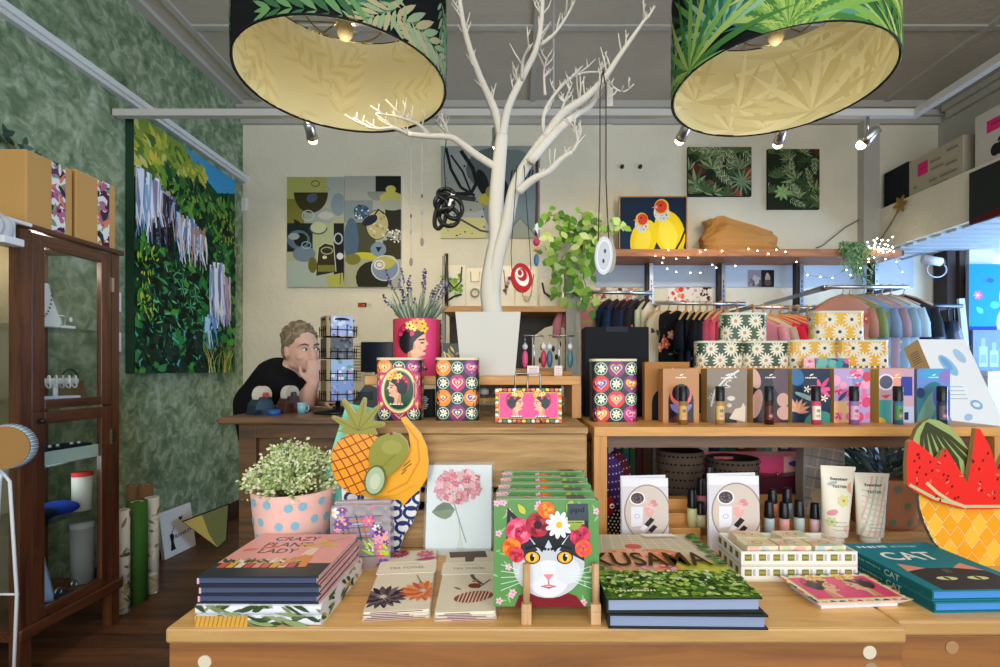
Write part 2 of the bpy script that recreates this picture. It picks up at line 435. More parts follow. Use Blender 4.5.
def fm_front(W, y0=0, z0=0): return lambda x, y, o: ((x-.5)*W, y0-o, z0 + y*W)
def fm_top(W, D, z0): return lambda x, y, o: ((x-.5)*W, y*W - D/2, z0+o)
def fm_right(x0, z0=0, D=1, y0=0): return lambda x, y, o: (x0+o, y0 + x*D, z0 + y*D)          # faces +X, x runs away from the viewer
def fm_cyl(R, z0=0, taper=0, H=1):
    U = 2*PI*R
    def f(x, y, o):
        a = (x-.5)*2*PI; r = R*(1 + taper*(y*U/H)) + o
        return (r*math.sin(a), -r*math.cos(a), z0 + y*U)
    return f
def fm_perim(W, D, r, z0=0):          # round a rounded box: x runs along its front from the left corner, in units of W
    segs = []
    def f(x, y, o):
        s_ = x*W; z = z0 + y*W
        q = PI/2*r
        def arc(cx, cy, a): return (cx + (r+o)*math.cos(a), cy + (r+o)*math.sin(a), z)
        fl, sl = W-2*r, D-2*r
        if s_ < 0: s_ += 2*fl + 2*sl + 4*q
        if s_ < q/2: return arc(-W/2+r, -D/2+r, PI*1.25 + s_/r)
        s_ -= q/2
        if s_ < fl: return (-W/2+r+s_, -D/2-o, z)
        s_ -= fl
        if s_ < q: return arc(W/2-r, -D/2+r, -PI/2 + s_/r)
        s_ -= q
        if s_ < sl: return (W/2+o, -D/2+r+s_, z)
        s_ -= sl
        if s_ < q: return arc(W/2-r, D/2-r, s_/r)
        s_ -= q
        if s_ < fl: return (W/2-r-s_, D/2+o, z)
        s_ -= fl
        if s_ < q: return arc(-W/2+r, D/2-r, PI/2 + s_/r)
        s_ -= q
        if s_ < sl: return (-W/2-o, D/2-r-s_, z)
        s_ -= sl
        return arc(-W/2+r, -D/2+r, PI + s_/r)
    return f

def profile_woman(A, cx, cy, h, flip=1, bg=None, collar=True):
    # a stylised woman in profile with braided dark hair and a crown of flowers; h is her height, flip=1 looks right
    f = lambda pts: [(cx + flip*x*h, cy + y*h) for x, y in pts]
    A.ell(cx - flip*.14*h, cy + .2*h, .24*h, .3*h, '#9c1f45')                                      # ribboned braid
    A.ell(cx - flip*.10*h, cy + .12*h, .22*h, .27*h, '#17121a')
    A.poly(f([(-.12,-.5),(.12,-.5),(.1,-.25),(.16,-.2),(.27,-.17),(.28,-.1),(.26,-.06),(.29,-.02),(.27,.02),(.34,.06),(.27,.16),(.27,.3),(.1,.36),(-.04,.25),(-.08,.0),(-.06,-.28)]), '#efb794')
    A.poly(f([(-.12,-.5),(.05,-.5),(.0,-.28),(-.06,-.05),(-.1,-.1)]), '#d9936f')
    A.ell(cx + flip*.02*h, cy - .0*h, .05*h, .07*h, '#e39a78', 0, 10)
    A.poly(f([(.3,.33),(.08,.36),(-.1,.28),(-.1,-.12),(.0,-.06),(.03,.1),(.12,.2)]), '#17121a')
    A.line(f([(.12,.15),(.25,.17)]), .03*h, '#17121a'); A.ell(cx + flip*.2*h, cy + .09*h, .04*h, .02*h, '#2a1a18', 0, 8)
    A.ell(cx + flip*.25*h, cy - .09*h, .04*h, .025*h, '#c2263c', 0, 8)
    A.ell(cx + flip*.15*h, cy - .03*h, .05*h, .035*h, '#eba58a', 0, 8)
    rn = random.Random(3)
    for i in range(7):
        x, y = -.28 + .045*i, .22 + .2*math.sin(i*.42+.3)
        A.ell(cx + flip*x*h, cy + y*h, .06*h, .045*h, ['#e0356b','#a01c4a'][i % 2], i*.7, 8)
    for i, (x, y) in enumerate(((.24,.4),(.13,.45),(.02,.43),(.2,.5),(.08,.52),(-.06,.46))):
        A.flower(cx + flip*x*h, cy + y*h, .1*h, 5, ['#f7cf3a','#f3a63b','#f6e27c'][i % 3], '#c2383a', .8)
    if collar:
        for i in range(5):
            A.poly(f([(-.2+.09*i,-.5),(-.08+.09*i,-.5),(-.14+.09*i,-.38)]), '#f5efe2')
        A.rect(cx-.25*h, cy-.5*h, cx+.3*h, cy-.46*h, '#232a33')
def folk_tiles(A, nx, rnd, x0=0, x1=1, y0=0, y1=None, seed_shift=0):
    y1 = A.asp if y1 is None else y1; w = (x1-x0)/nx; ny = max(1, int((y1-y0)/w + .4)); hgt = (y1-y0)/ny
    bgs = ['#e03c2d','#1d4c3b','#8b2a78','#f08a1c','#c6277c','#d84a2a']
    A.rect(x0, y0, x1, y1, '#2b2430')
    for j in range(ny):
        for i in range(nx):
            cx, cy, r = x0 + (i+.5)*w, y0 + (j+.5)*hgt, min(w, hgt)*.5
            if (i + j + seed_shift) % 2 == 0:
                A.ell(cx, cy, r*.98, r*.98, '#184a38', 0, 14); A.ring(cx, cy, r*.8, r*.8, r*.1, '#cfe3cf', 14); A.flower(cx, cy, r*.62, 8, '#f5f2e0', '#e7c23c', .45)
            else:
                b = bgs[(i*2 + j*3 + (i*j) % 5) % 6]
                A.ell(cx, cy, w*.56, hgt*.56, b, 0, 16)
                A.heart(cx, cy, r*.85, ['#f6d9c2','#f7c83a','#cfa8e0'][(i+j) % 3]); A.heart(cx, cy+r*.03, r*.66, ['#f3a21c','#e0455b','#4a58b4'][(i*2+j) % 3]); A.heart(cx, cy+.05*r, r*.38, '#f4e7b8'); A.ell(cx, cy, r*.1, r*.18, '#7a1b2b', 0, 8)
# ================================================================ the setting
XL, YB, ZC = -2.09, 3.84, 3.12
struct('floor', MB().box(-2.2, -2.5, -.06, 4.5, 3.95, 0, mat='floor_wood'))
struct('ceiling', MB().box(-2.2, -2.5, ZC, 3.4, 3.95, ZC+.08, mat='ceiling_paint'))
struct('wall_left', MB().box(XL-.1, -2.5, 0, XL, 3.95, ZC, mat='wallpaper'))
struct('wall_back', MB().box(XL, YB, 0, 4.5, YB+.1, ZC, mat='wall_paint'))
struct('wall_right', MB().box(3.25, -2.5, 2.0, 3.35, YB, ZC, mat='trim_paint'))
# alcove to the right, below the bulkhead: side wall round a window
sw = MB(); X = 4.36
sw.box(X, .6, 0, X+.1, YB, .45, mat='wall_paint'); sw.box(X, .6, 1.9, X+.1, YB, 2.06, mat='wall_paint')
sw.box(X, .6, .45, X+.1, 1.3, 1.9, mat='wall_paint'); sw.box(X, 3.6, .45, X+.1, YB, 1.9, mat='wall_paint')
struct('wall_alcove', sw)
wf = MB()
for y in (1.3, 2.45, 3.55): wf.box(X-.02, y, .45, X+.06, y+.05, 1.9, '#e8ecef')
for z in (.45, 1.85): wf.box(X-.02, 1.3, z, X+.06, 3.6, z+.05, '#e8ecef')
struct('window_1', wf)
struct('wall_front', MB().box(XL, -2.5, 0, 4.5, -2.42, .35, mat='wall_paint').box(XL, -2.5, 2.6, 4.5, -2.42, ZC, mat='wall_paint'))
wf = MB()
for x in (-2.05, -.7, .8, 2.3, 4.3): wf.box(x, -2.48, .35, x+.06, -2.42, 2.6, '#4b3b30')
struct('window_2', wf)
# bulkhead along the right with a ribbed soffit under it
struct('trim_bulkhead', MB().box(2.75, 1.02, 2.0, 2.80, YB, 2.31, mat='wall_paint').box(2.80, 1.02, 2.24, 3.25, YB, 2.28, mat='wall_paint'))
sf = MB()
y = 1.1
while y < YB-.05:
    sf.box(2.80, y, 1.985, 4.36, y+.075, 2.03, '#b9c2cc'); y += .115
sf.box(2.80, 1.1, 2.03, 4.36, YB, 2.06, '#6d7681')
struct('trim_soffit', sf)
# cornices, rails, battens
tp = 'trim_paint'
struct('trim_cornice_back', MB().box(XL, YB-.10, ZC-.05, 3.25, YB, ZC, mat=tp).box(XL, YB-.06, ZC-.09, 3.25, YB, ZC-.05, mat=tp).box(XL, YB-.03, ZC-.14, 3.25, YB, ZC-.09, mat=tp))
struct('trim_cornice_right', MB().box(3.15, -2.4, ZC-.05, 3.25, YB-.1, ZC, mat=tp).box(3.19, -2.4, ZC-.09, 3.25, YB-.1, ZC-.05, mat=tp).box(3.22, -2.4, ZC-.14, 3.25, YB-.1, ZC-.09, mat=tp))
struct('trim_cornice_left', MB().box(XL, -2.4, ZC-.03, XL+.06, YB-.1, ZC, mat=tp).box(XL+.16, -2.4, ZC-.015, XL+.20, YB-.1, ZC, mat=tp))
struct('trim_picture_rail', MB().box(XL, -2.4, 2.535, XL+.03, YB, 2.555, '#d4d6d4').box(XL, -2.4, 2.555, XL+.045, YB, 2.585, '#dfe1e0'))
bt = MB()
for x in (-1.0, .13, 1.45, 2.78): bt.box(x-.02, -2.4, ZC-.014, x+.02, YB-.1, ZC, mat='trim_paint')
for y in (2.94, 1.72, .5): bt.box(XL+.2, y-.02, ZC-.012, 3.15, y+.02, ZC, mat='trim_paint')
struct('trim_ceiling_battens', bt)
struct('trim_panel_strips', MB().box(.70, YB-.012, 1.0, .735, YB, 2.98, mat='wall_paint').box(-.58, YB-.006, 1.0, -.567, YB, 2.98, mat='wall_paint'))
struct('trim_corner_post', MB().box(2.63, YB-.07, 1.9, 2.75, YB, 2.98, mat='trim_paint'))
# band of pale blue board under the long shelf and the posts of the alcove
struct('trim_blue_board', MB().box(.62, YB-.015, 1.735, 3.05, YB, 1.97, '#b7c3d2'))
struct('trim_door_post', MB().box(3.20, YB-.14, 0, 3.26, YB-.02, 1.99, '#3a2f2c').box(3.26, YB-.10, 0, 3.29, YB-.02, 1.99, '#c9d3dc').box(3.29, YB-.14, 0, 3.33, YB-.02, 1.99, '#4a3a33'))
struct('trim_white_pilaster', MB().box(3.345, YB-.16, 0, 3.52, YB, 1.99, '#d5dde4'))
# plinth behind the pot? none: a skirting on the left and the back
struct('baseboard_left', MB().box(XL, -2.4, 0, XL+.015, YB, .12, '#3c2618'))

# ---------------------------------------------------------------- camera
cam = bpy.data.cameras.new('camera'); co = bpy.data.objects.new('camera', cam); COL.objects.link(co)
co.location = (0, 0, EYE); co.rotation_euler = (PI/2, 0, 0)
cam.sensor_width = 36; cam.lens = F*36/1000; cam.shift_x = (500-CX)/1000; cam.shift_y = (CY-333.5)/1000; cam.clip_start = .02
sc.camera = co

# ---------------------------------------------------------------- light
def light(name, kind, loc, energy, col, rot=(0, 0, 0), **k):
    l = bpy.data.lights.new(name, kind); l.energy = energy; l.color = col
    for a, b in k.items(): setattr(l, a, b)
    o = bpy.data.objects.new(name, l); COL.objects.link(o); o.location = loc; o.rotation_euler = rot
    return o
def aim(o, to):
    o.rotation_euler = (Vector(to) - o.location).to_track_quat('-Z', 'Y').to_euler()
light('shopfront_daylight', 'AREA', (.4, -2.3, 1.6), 97, (.93, .97, 1.0), (PI/2, 0, 0), shape='RECTANGLE', size=4.6, size_y=2.2)
light('side_window_daylight', 'AREA', (4.3, 2.45, 1.2), 98, (.40, .64, 1.0), (0, PI/2, -.25), shape='RECTANGLE', size=1.4, size_y=2.2)
w = bpy.data.worlds.new('world'); sc.world = w; w.use_nodes = True
w.node_tree.nodes['Background'].inputs[0].default_value = (.80, .9, 1, 1); w.node_tree.nodes['Background'].inputs[1].default_value = .5
vs = sc.view_settings; vs.view_transform = 'Standard'; vs.look = 'None'; vs.gamma = 1; vs.exposure = .42; vs.use_curve_mapping = False

for x, y in ((-.7, -.7), (.9, -.6)):            # unseen warm fill spots, added behind the viewer to brighten the table
    l = light('added_fill_spot', 'SPOT', (x, y, 3.05), 22, (1, .84, .62), spot_size=1.7, spot_blend=.8, shadow_soft_size=.12); aim(l, (x*.6, 1.3, .8))
# track with spotlights
ty, tz, tx = 2.6, 2.43, 2.08
tk = MB().box(XL+.01, ty-.018, tz-.015, tx+.02, ty+.018, tz+.02, '#c6c4bf').box(tx-.018, -1.5, tz-.015, tx+.018, ty-.018, tz+.02, '#c6c4bf')
for x in (-1.2, .2, 1.6): tk.tube([(x, ty, tz+.02), (x, ty, ZC)], .006, '#b5b3ae')
for y in (.6, -1): tk.tube([(tx, y, tz+.02), (tx, y, ZC)], .006, '#b5b3ae')
build('lighting_track', tk, label='pale lighting track hung below the ceiling and turning towards the viewer at right', cat='light track')
def spot(u, v, to, label, e=26, Y=ty):
    p = P(u, v, Y)
    t = thing('spotlight', label, 'spotlight', p, group='track spotlights')
    d = (Vector(to)-p).normalized()
    q = d.to_track_quat('-Z', 'Y').to_euler()
    build('stem', MB().tube([(0, 0, tz-.015-p.z), (0, 0, .02)], .008, '#c9c9c9', 'metal'), t)
    build('lamp_head', MB().lathe([(.012, .06), (.026, .055), (.026, .0), (.030, -.03), (.024, -.028), (.02, 0)], '#d6d6d6', 'metal', 16), t, rot=q)
    build('bulb', MB().ell((0, 0, -.040), (.024, .024, .022), '#ffe6b8', 'bulb', 12, 6), t, rot=q)
    l = light('spot_beam', 'SPOT', p + d*.045, e, (1, .80, .52), spot_size=math.radians(88), spot_blend=.7, shadow_soft_size=.03)
    aim(l, to)
spot(311, 133, (-1.2, 3.84, 1.6), 'chrome track spotlight left of the room, under the left lampshade', 24)
spot(780, 137, (1.6, 3.84, 1.5), 'chrome track spotlight above the small leafy canvas at right', 22)
spot(868, 138, (1.2, 3.3, 1.5), 'chrome track spotlight furthest right, near the corner post', 20)
spot(497, 139, (-.15, 3.84, 1.6), 'chrome track spotlight behind the white tree trunk', 26)
spot(683, 134, (.7, 3.84, 1.7), 'chrome track spotlight half hidden by the right lampshade', 22)
p = P(349, 25, 2.93)
t = thing('downlight', 'round recessed ceiling downlight seen up through the left lampshade', 'ceiling light', (p.x, p.y, ZC))
build('trim_ring', MB().lathe([(.06, 0), (.062, -.008), (.042, -.008), (.04, 0)], '#e8e6e0', n=24), t)
build('bulb', MB().lathe([(.001, -.006), (.04, -.005), (.041, -.001)], '#fff0d0', 'bulb', 20), t)
light('downlight_beam', 'SPOT', (p.x, p.y, ZC-.03), 20, (1, .85, .6), spot_size=2.2, spot_blend=.8, shadow_soft_size=.05)

# ---------------------------------------------------------------- pendant lampshades
def shade(u, v, r, Y, H, label, leaf_kind, seed):
    c = P(u, v, Y); rn = random.Random(seed)
    t = thing('pendant_lamp', label, 'pendant lamp', c)
    out = MB(); n = 72
    out.lathe([(r, 0), (r, H)], '#14161a', 'shade', n)
    U = 2*PI*r
    A = Art(out, fm_cyl(r), H/U, 'shade', tol=.009, step=.00002, base=.0006)
    if leaf_kind == 'palm':
        G = [['#8fbe5c','#4f8a44','#b9d46f'], ['#3f7a45','#6fae58','#2a5636'], ['#9fd0b0','#5fa68a','#367a6c'], ['#d9e08a','#9bc058','#5b8a3c']]
        for i in range(46):
            x, y = rn.uniform(0, 1), (rn.uniform(-.25, 1) if i % 2 else rn.uniform(-.3, .25))*H/U
            A.fan(x, y, rn.uniform(.10, .18), G[i % 4], rn.uniform(-.2, .6), rn.uniform(2.4, 3.5), rn.randint(14, 20), .065, rn)
    else:
        G = [['#6f9f66','#3f6f48'], ['#a3bf96','#6f9a72'], ['#2f5a40','#4f7f60'], ['#9fb58a','#c0b48a']]
        for i in range(56):
            x, y = rn.uniform(0, 1), (rn.uniform(-.1, 1) if i % 2 else rn.uniform(-.1, .3))*H/U
            A.frond(x, y, rn.uniform(.08, .14), rn.uniform(0, 6.28), G[i % 4], 9, .2, .42, rn.uniform(-.5, .5))
        for i in range(14):
            A.flower(rn.uniform(0, 1), rn.uniform(.1, .9)*H/U, .014, 6, rn.choice(['#d98a5a','#c96a4a','#7fa4c4']), '#e8d59a')
    build('fabric_drum', out, t)
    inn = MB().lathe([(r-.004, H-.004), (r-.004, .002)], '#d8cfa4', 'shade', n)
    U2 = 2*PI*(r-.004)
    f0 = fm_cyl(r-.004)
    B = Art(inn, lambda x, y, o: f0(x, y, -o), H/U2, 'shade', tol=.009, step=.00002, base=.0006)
    for i in range(30):  # outer print glowing through the shade, painted as faint leaves on the lining
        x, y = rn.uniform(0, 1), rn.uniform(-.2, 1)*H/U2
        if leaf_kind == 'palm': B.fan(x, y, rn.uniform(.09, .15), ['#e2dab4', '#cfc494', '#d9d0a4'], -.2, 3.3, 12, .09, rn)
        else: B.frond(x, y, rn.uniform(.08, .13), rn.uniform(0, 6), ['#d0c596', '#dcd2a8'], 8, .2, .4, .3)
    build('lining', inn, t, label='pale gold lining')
    for z in (0, H): build('rim', MB().tube([(r*math.cos(a*2*PI/64), r*math.sin(a*2*PI/64), z) for a in range(65)], .002, '#101012', n=6, cap=False), t)
    fr = MB(); zf = H-.07
    for k in range(3):
        a = k*2.094+.4; fr.tube([(.03*math.cos(a), .03*math.sin(a), zf-.02), (r*math.cos(a), r*math.sin(a), H)], .0022, '#8d8260', 'metal', 6)
    fr.tube([(.09*math.cos(a*2*PI/30), .09*math.sin(a*2*PI/30), zf-.02) for a in range(31)], .0022, '#8d8260', 'metal', 6, cap=False)
    for k in range(3):
        a = k*2.094+.4; fr.tube([(.03*math.cos(a), .03*math.sin(a), zf-.02), (.09*math.cos(a), .09*math.sin(a), zf-.02)], .0022, '#8d8260', 'metal', 6)
    build('wire_spider', fr, t)
    build('bulb_holder', MB().lathe([(.001, .05), (.017, .05), (.02, .0), (.024, -.02), (.018, -.025), (.001, -.025)], '#7d7352', n=16, c=(0, 0, zf)), t)
    build('bulb', MB().ell((0, 0, zf-.05), (.02, .02, .026), '#a89a78', 'gloss', 14, 8), t)
    build('cord', MB().tube([(0, 0, zf+.04), (0, 0, ZC-c.z)], .004, '#2a2a2a'), t)
    light('shade_bulb_light', 'POINT', (c.x, c.y, c.z+zf-.17), 1.25, (1, .88, .64), shadow_soft_size=.03)
shade(345, 85, .235, 1.18, .25, 'large drum lampshade in black botanical fabric hanging at upper left', 'botanical', 5)
shade(776, 90, .252, 1.27, .26, 'large drum lampshade with bright green palm fans hanging at upper right', 'palm', 9)
# ================================================================ furniture
TZ = .70                                                    # top of the two low display tables
def peg(mb, x, z, y, r=.011): mb.prism([(x + r*math.cos(a*PI/8), z + r*math.sin(a*PI/8)) for a in range(16)], y-.006, y+.01, '#d9cdb2', 'paint')
def low_table(name, label, x0, x1, y0, y1, pegs, rz=0):
    t = thing(name, label, 'table', ((x0+x1)/2, y0, 0), (0, 0, rz)); w = (x1-x0)/2; d = y1-y0
    build('tabletop', MB().box(-w, 0, TZ-.024, w, d, TZ, mat='table_wood'), t, bevel=.004)
    build('front_panel', MB().box(-w+.002, .006, .02, w-.002, .03, TZ-.026, mat='front_wood'), t, bevel=.002)
    build('back_panel', MB().box(-w+.002, d-.03, .02, w-.002, d-.006, TZ-.026, mat='front_wood'), t)
    for s in (-1, 1): build('side_panel', MB().box(min(s*w-s*.002, s*w-s*.026), .031, .02, max(s*w-s*.002, s*w-s*.026), d-.031, TZ-.026, mat='front_wood'), t)
    for (px, pz, c) in pegs:
        m_ = MB(); r = .0105; m_.prism([(px + r*math.cos(a*PI/8), pz + r*math.sin(a*PI/8)) for a in range(16)], .0045, .012, c, 'paint')
        build('round_peg', m_, t)
    for s in (-1, 1): build('foot', MB().box(s*w-.04 if s > 0 else s*w, .05, 0, s*w if s > 0 else s*w+.04, .1, .02, mat='front_wood'), t)
    return t
low_table('display_table', 'broad honey-coloured wooden display table carrying the cat napkins and books', -.542, .607, .774, 1.72, [(-.516, .645, '#d9cdb2'), (.52, .66, '#d9cdb2'), (.522, .634, '#a58a6a')])
low_table('display_table', 'wooden display table at right edge carrying the teal cat books', .612, 1.45, .797, 1.72, [(-.33, .655, '#a8825a')])

# old slatted crate in the middle
CZ = .972
t = thing('wooden_crate', 'rough slatted timber crate standing behind the hydrangea print', 'crate', (-.085, 1.12, TZ)); w = .248; d = .42; h = CZ-TZ
build('top_board', MB().box(-w, -.008, h-.014, w, d, h, mat='crate_wood'), t, bevel=.002)
for z0, z1 in ((.002, .085), (.105, .125), (.137, h-.016)):
    build('front_slat', MB().box(-w+.004, 0, z0, w-.004, .014, z1, mat='crate_wood'), t, bevel=.002)
for s in (-1, 1):
    build('corner_post', MB().box(s*w-.03 if s > 0 else s*w, .015, .001, s*w if s > 0 else s*w+.03, .045, h-.015, mat='crate_wood'), t)
    build('side_panel', MB().box(s*w-.014 if s > 0 else s*w, .05, .001, s*w if s > 0 else s*w+.014, d, h-.015, mat='crate_wood'), t)
build('back_panel', MB().box(-w+.02, d-.014, .001, w-.02, d, h-.015, mat='crate_wood'), t)

# bench-like riser on the crate
RZ = 1.084
x0, x1 = -.40, .176
t = thing('wooden_riser', 'orange-toned wooden riser standing on the rough crate under the white planter', 'riser', (0, 1.33, CZ))
build('top_board', MB().box(x0, 0, RZ-CZ-.024, x1, .19, RZ-CZ, mat='shelf_wood'), t, bevel=.002)
build('leg', MB().box(x1-.024, .002, 0, x1, .188, RZ-CZ-.024, mat='shelf_post'), t)
build('leg', MB().box(-.33, .002, 0, -.306, .188, RZ-CZ-.024, mat='shelf_post'), t)

# shelf unit on the right
SZ = .969; SX0, SX1, SY0, SY1 = .182, 1.135, 1.15, 1.52
t = thing('shelf_unit', 'open wooden shelf unit at right holding perfume boxes above and hand creams below', 'shelf', ((SX0+SX1)/2, SY0, TZ)); w = (SX1-SX0)/2; h = SZ-TZ; d = SY1-SY0
build('top_board', MB().box(-w, 0, h-.022, w, d, h, mat='shelf_wood'), t, bevel=.002)
build('apron', MB().box(-w+.03, .05, h-.055, w-.03, .07, h-.022, mat='counter_wood'), t)
for s in (-1, 1):
    for y in (.002, d-.034): build('leg', MB().box(s*w-.03 if s > 0 else s*w, y, 0, s*w if s > 0 else s*w+.03, y+.032, h-.022, mat='shelf_post'), t)
# upper tier on it
UZ = 1.106
t = thing('shelf_riser', 'low wooden riser carrying the daisy tins behind the perfume boxes', 'riser', (0, 1.34, SZ))
ux0, ux1 = .40, 1.17
build('top_board', MB().box(ux0, 0, UZ-SZ-.016, ux1-.1, .17, UZ-SZ, mat='shelf_wood'), t, bevel=.002)
build('leg', MB().box(ux0+.01, .01, 0, ux0+.03, .16, UZ-SZ-.016, mat='shelf_post'), t)
build('leg', MB().box(ux1-.13, .01, 0, ux1-.11, .16, UZ-SZ-.016, mat='shelf_post'), t)

# dark panelled counter
KZ = .91; kx0, kx1, ky0, ky1 = -1.19, .45, 2.0, 2.72
t = thing('shop_counter', 'dark panelled wooden shop counter the person leans on', 'counter', ((kx0+kx1)/2, ky0, 0)); w = (kx1-kx0)/2
build('countertop', MB().box(-w, 0, KZ-.028, w, ky1-ky0, KZ, mat='counter_top'), t, bevel=.006)
build('front_panel', MB().box(-w+.10, .07, .0, w, .09, KZ-.029, mat='counter_wood'), t)
m_ = MB(); m_.box(-w+.06, .045, .0, -w+.13, .069, KZ-.03, mat='counter_wood').box(-w+.13, .045, KZ-.09, w, .069, KZ-.03, mat='counter_wood').box(-w+.13, .045, 0, w, .069, .12, mat='counter_wood')
for x in (-w+.55, -w+1.05): m_.box(x, .045, .12, x+.07, .069, KZ-.09, mat='counter_wood')
build('face_frame', m_, t, bevel=.002)
build('side_panel', MB().box(-w+.06, .09, 0, -w+.085, ky1-ky0-.05, KZ-.029, mat='counter_wood'), t)

# ---------------------------------------------------------------- glazed cabinet against the left wall
cx0, cx1, cy0, cy1, cz0, cz1 = -2.08, -1.73, 1.748, 2.185, .10, 1.62
t = thing('display_cabinet', 'tall dark timber glass-fronted cabinet against the green wallpaper', 'cabinet', ((cx0+cx1)/2, (cy0+cy1)/2, 0)); hw, hd = (cx1-cx0)/2, (cy1-cy0)/2
dw = 'dark_wood'
build('top_board', MB().box(-hw-.01, -hd-.015, cz1-.02, hw+.015, hd+.012, cz1, mat='dark_wood_x'), t, bevel=.004)
build('bottom_board', MB().box(-hw, -hd-.01, cz0+.05, hw+.012, hd+.01, cz0+.09, mat='dark_wood_x'), t, bevel=.004)
for sx in (-1, 1):
    for sy in (-1, 1):
        a, b_ = sorted((sx*hw, sx*(hw-.04))); c_, d_ = sorted((sy*hd, sy*(hd-.04)))
        build('corner_post', MB().box(a, c_, 0, b_, d_, cz1-.021, mat=dw), t)
build('back_panel', MB().box(-hw, -hd+.041, cz0+.09, -hw+.012, hd-.041, cz1-.021, '#9a8a68', 'paint'), t)
for z in (.52, .74, .985, 1.265): build('glass_shelf', MB().box(-hw+.015, -hd+.02, z-.006, hw-.03, hd-.02, z, '#dfeee9', 'glass'), t)
for sy in (-1, 1): build('side_glass', MB().box(-hw+.041, sy*(hd-.02)-.002, cz0+.09, hw-.041, sy*(hd-.02)+.002, cz1-.021, '#eef5f5', 'glass'), t)
# the doors on the aisle side
for nm, z0, z1 in (('upper_door', .955, cz1-.025), ('lower_door', cz0+.092, .945)):
    dr = MB(); y0, y1 = -hd+.042, hd-.042; X0, X1 = hw-.022, hw
    s = .05
    dr.box(X0, y0, z0, X1, y0+s, z1, mat=dw).box(X0, y1-s, z0, X1, y1, z1, mat=dw).box(X0, y0+s, z0, X1, y1-s, z0+.035, mat='dark_wood_x').box(X0, y0+s, z1-.045, X1, y1-s, z1, mat='dark_wood_x')
    o = build(nm, dr, t, bevel=.002)
    build('glass_pane', MB().box(X0+.008, y0+s, z0+.035, X0+.012, y1-s, z1-.045, '#eef5f5', 'glass'), o)
    build('hinge', MB().box(X1-.004, y1-.004, z1-.16, X1+.006, y1+.008, z1-.10, '#b8b4a8', 'metal'), o)
    if nm == 'lower_door': build('knob', MB().ell((X1+.014, y0+.025, z1-.03), (.014, .011, .011), '#1f1a18', 'gloss').tube([(X1, y0+.025, z1-.03), (X1+.01, y0+.025, z1-.03)], .006, '#1f1a18'), o)

def cab(X, v, Y):                    # a spot in the cabinet given its X, Y; returns the pixel column for checking
    return CX + F*X/Y
light('added_cabinet_fill', 'POINT', (-1.9, 1.97, 1.54), 1.6, (1, .88, .70), shadow_soft_size=.04); light('added_cabinet_fill', 'POINT', (-1.84, 1.97, .70), .35, (.85, .92, 1), shadow_soft_size=.04)  # fill lights added inside the cabinet to bring out its contents
# goods in the cabinet (on its glass shelves)
def necklace_bust(x, y, z, h, label, col='#f1efe9'):
    t = thing('necklace_bust', label, 'display stand', (x, y, z), (0, 0, .6))
    build('bust', MB().prism([(-.055, .0), (.055, 0), (.06, .02), (.03, h*.7), (.022, h), (-.022, h), (-.03, h*.7), (-.06, .02)], -.012, .012, col, 'cloth'), t, bevel=.004)
    m_ = MB()
    for i in range(17):
        a = PI*(1+i/16); m_.ell((.033*math.cos(a), -.016, h*.72 + .085*math.sin(a)*(h/.17)), (.0035,)*3, '#3a3230' if col[1] == 'f' else '#c8c4c0', 'gloss', 6, 4)
    build('bead_string', m_, t)
necklace_bust(-1.83, 1.93, 1.265, .17, 'white necklace bust on the top glass shelf of the cabinet')
necklace_bust(-1.84, 1.91, .192, .26, 'tall pale blue necklace board at the bottom of the cabinet', '#a9c3e6')
def ring_block(x, y, z, label, w=.03, col='#ece9e4', n=2, d=.03):
    t = thing('earring_stand', label, 'display stand', (x, y, z), (0, 0, .9))
    build('base', MB().box(-w, -d/2, 0, w, d/2, .012, col), t, bevel=.002)
    m_ = MB().tube([(0, 0, .012), (0, 0, .05)], .003, '#bdbdbd', 'metal').tube([(-w*.8, 0, .05), (w*.8, 0, .05)], .003, '#bdbdbd', 'metal')
    build('t_bar', m_, t)
    for i in range(n): build('earring', MB().ell((-w*.6 + 1.2*w*i/max(1, n-1), 0, .038), (.006, .004, .01), '#f3f1ec', 'gloss', 8, 6), t)
ring_block(-1.80, 2.00, 1.265, 'small white earring stand beside the bust on the top cabinet shelf')
ring_block(-1.93, 1.81, 1.265, 'small earring stand in the cabinet seen through its front glass, top shelf', .025)
ring_block(-1.92, 1.82, .985, 'dark framed earring stand behind the cabinet front glass, second shelf', .028, '#dfe6f2')
def bangle_bar(x, y, z, label):
    t = thing('bracelet_stand', label, 'display stand', (x, y, z), (0, 0, 1.0))
    build('base', MB().box(-.07, -.03, 0, .07, .03, .012, '#d7dbe6'), t)
    build('bar', MB().tube([(-.07, 0, .07), (.07, 0, .07)], .012, '#f0eee8', 'cloth').tube([(0, 0, .012), (0, 0, .06)], .008, '#f0eee8'), t)
    for i in range(7):
        x_ = -.06 + i*.02
        build('bracelet', MB().tube([(x_+.002*math.sin(a), .024*math.sin(a*2*PI/14), .068+.024*math.cos(a*2*PI/14)) for a in range(15)], .0035, ['#e9e3d8', '#c7bfb2', '#f4f2ee'][i % 3], 'gloss', 6, False), t)
bangle_bar(-1.82, 1.98, .985, 'white padded bracelet bar full of bangles in the middle of the cabinet')
t = thing('handbag', 'small tan handbag with dark green handle at the back of the cabinet', 'handbag', (-1.87, 2.10, .985), (0, 0, 1.2))
build('bag_body', MB().prism([(-.05, 0), (.05, 0), (.04, .07), (-.04, .07)], -.02, .02, '#8c7350', 'cloth'), t, bevel=.006)
build('handle', MB().tube([(.03*math.cos(a*PI/10), 0, .068+.05*math.sin(a*PI/10)) for a in range(11)], .004, '#1f4a44', n=6), t)
t = thing('jewellery_tray', 'pale green tray of navy earring boxes below the cabinet door rail', 'tray', (-1.83, 1.97, .74), (0, 0, 1.45))
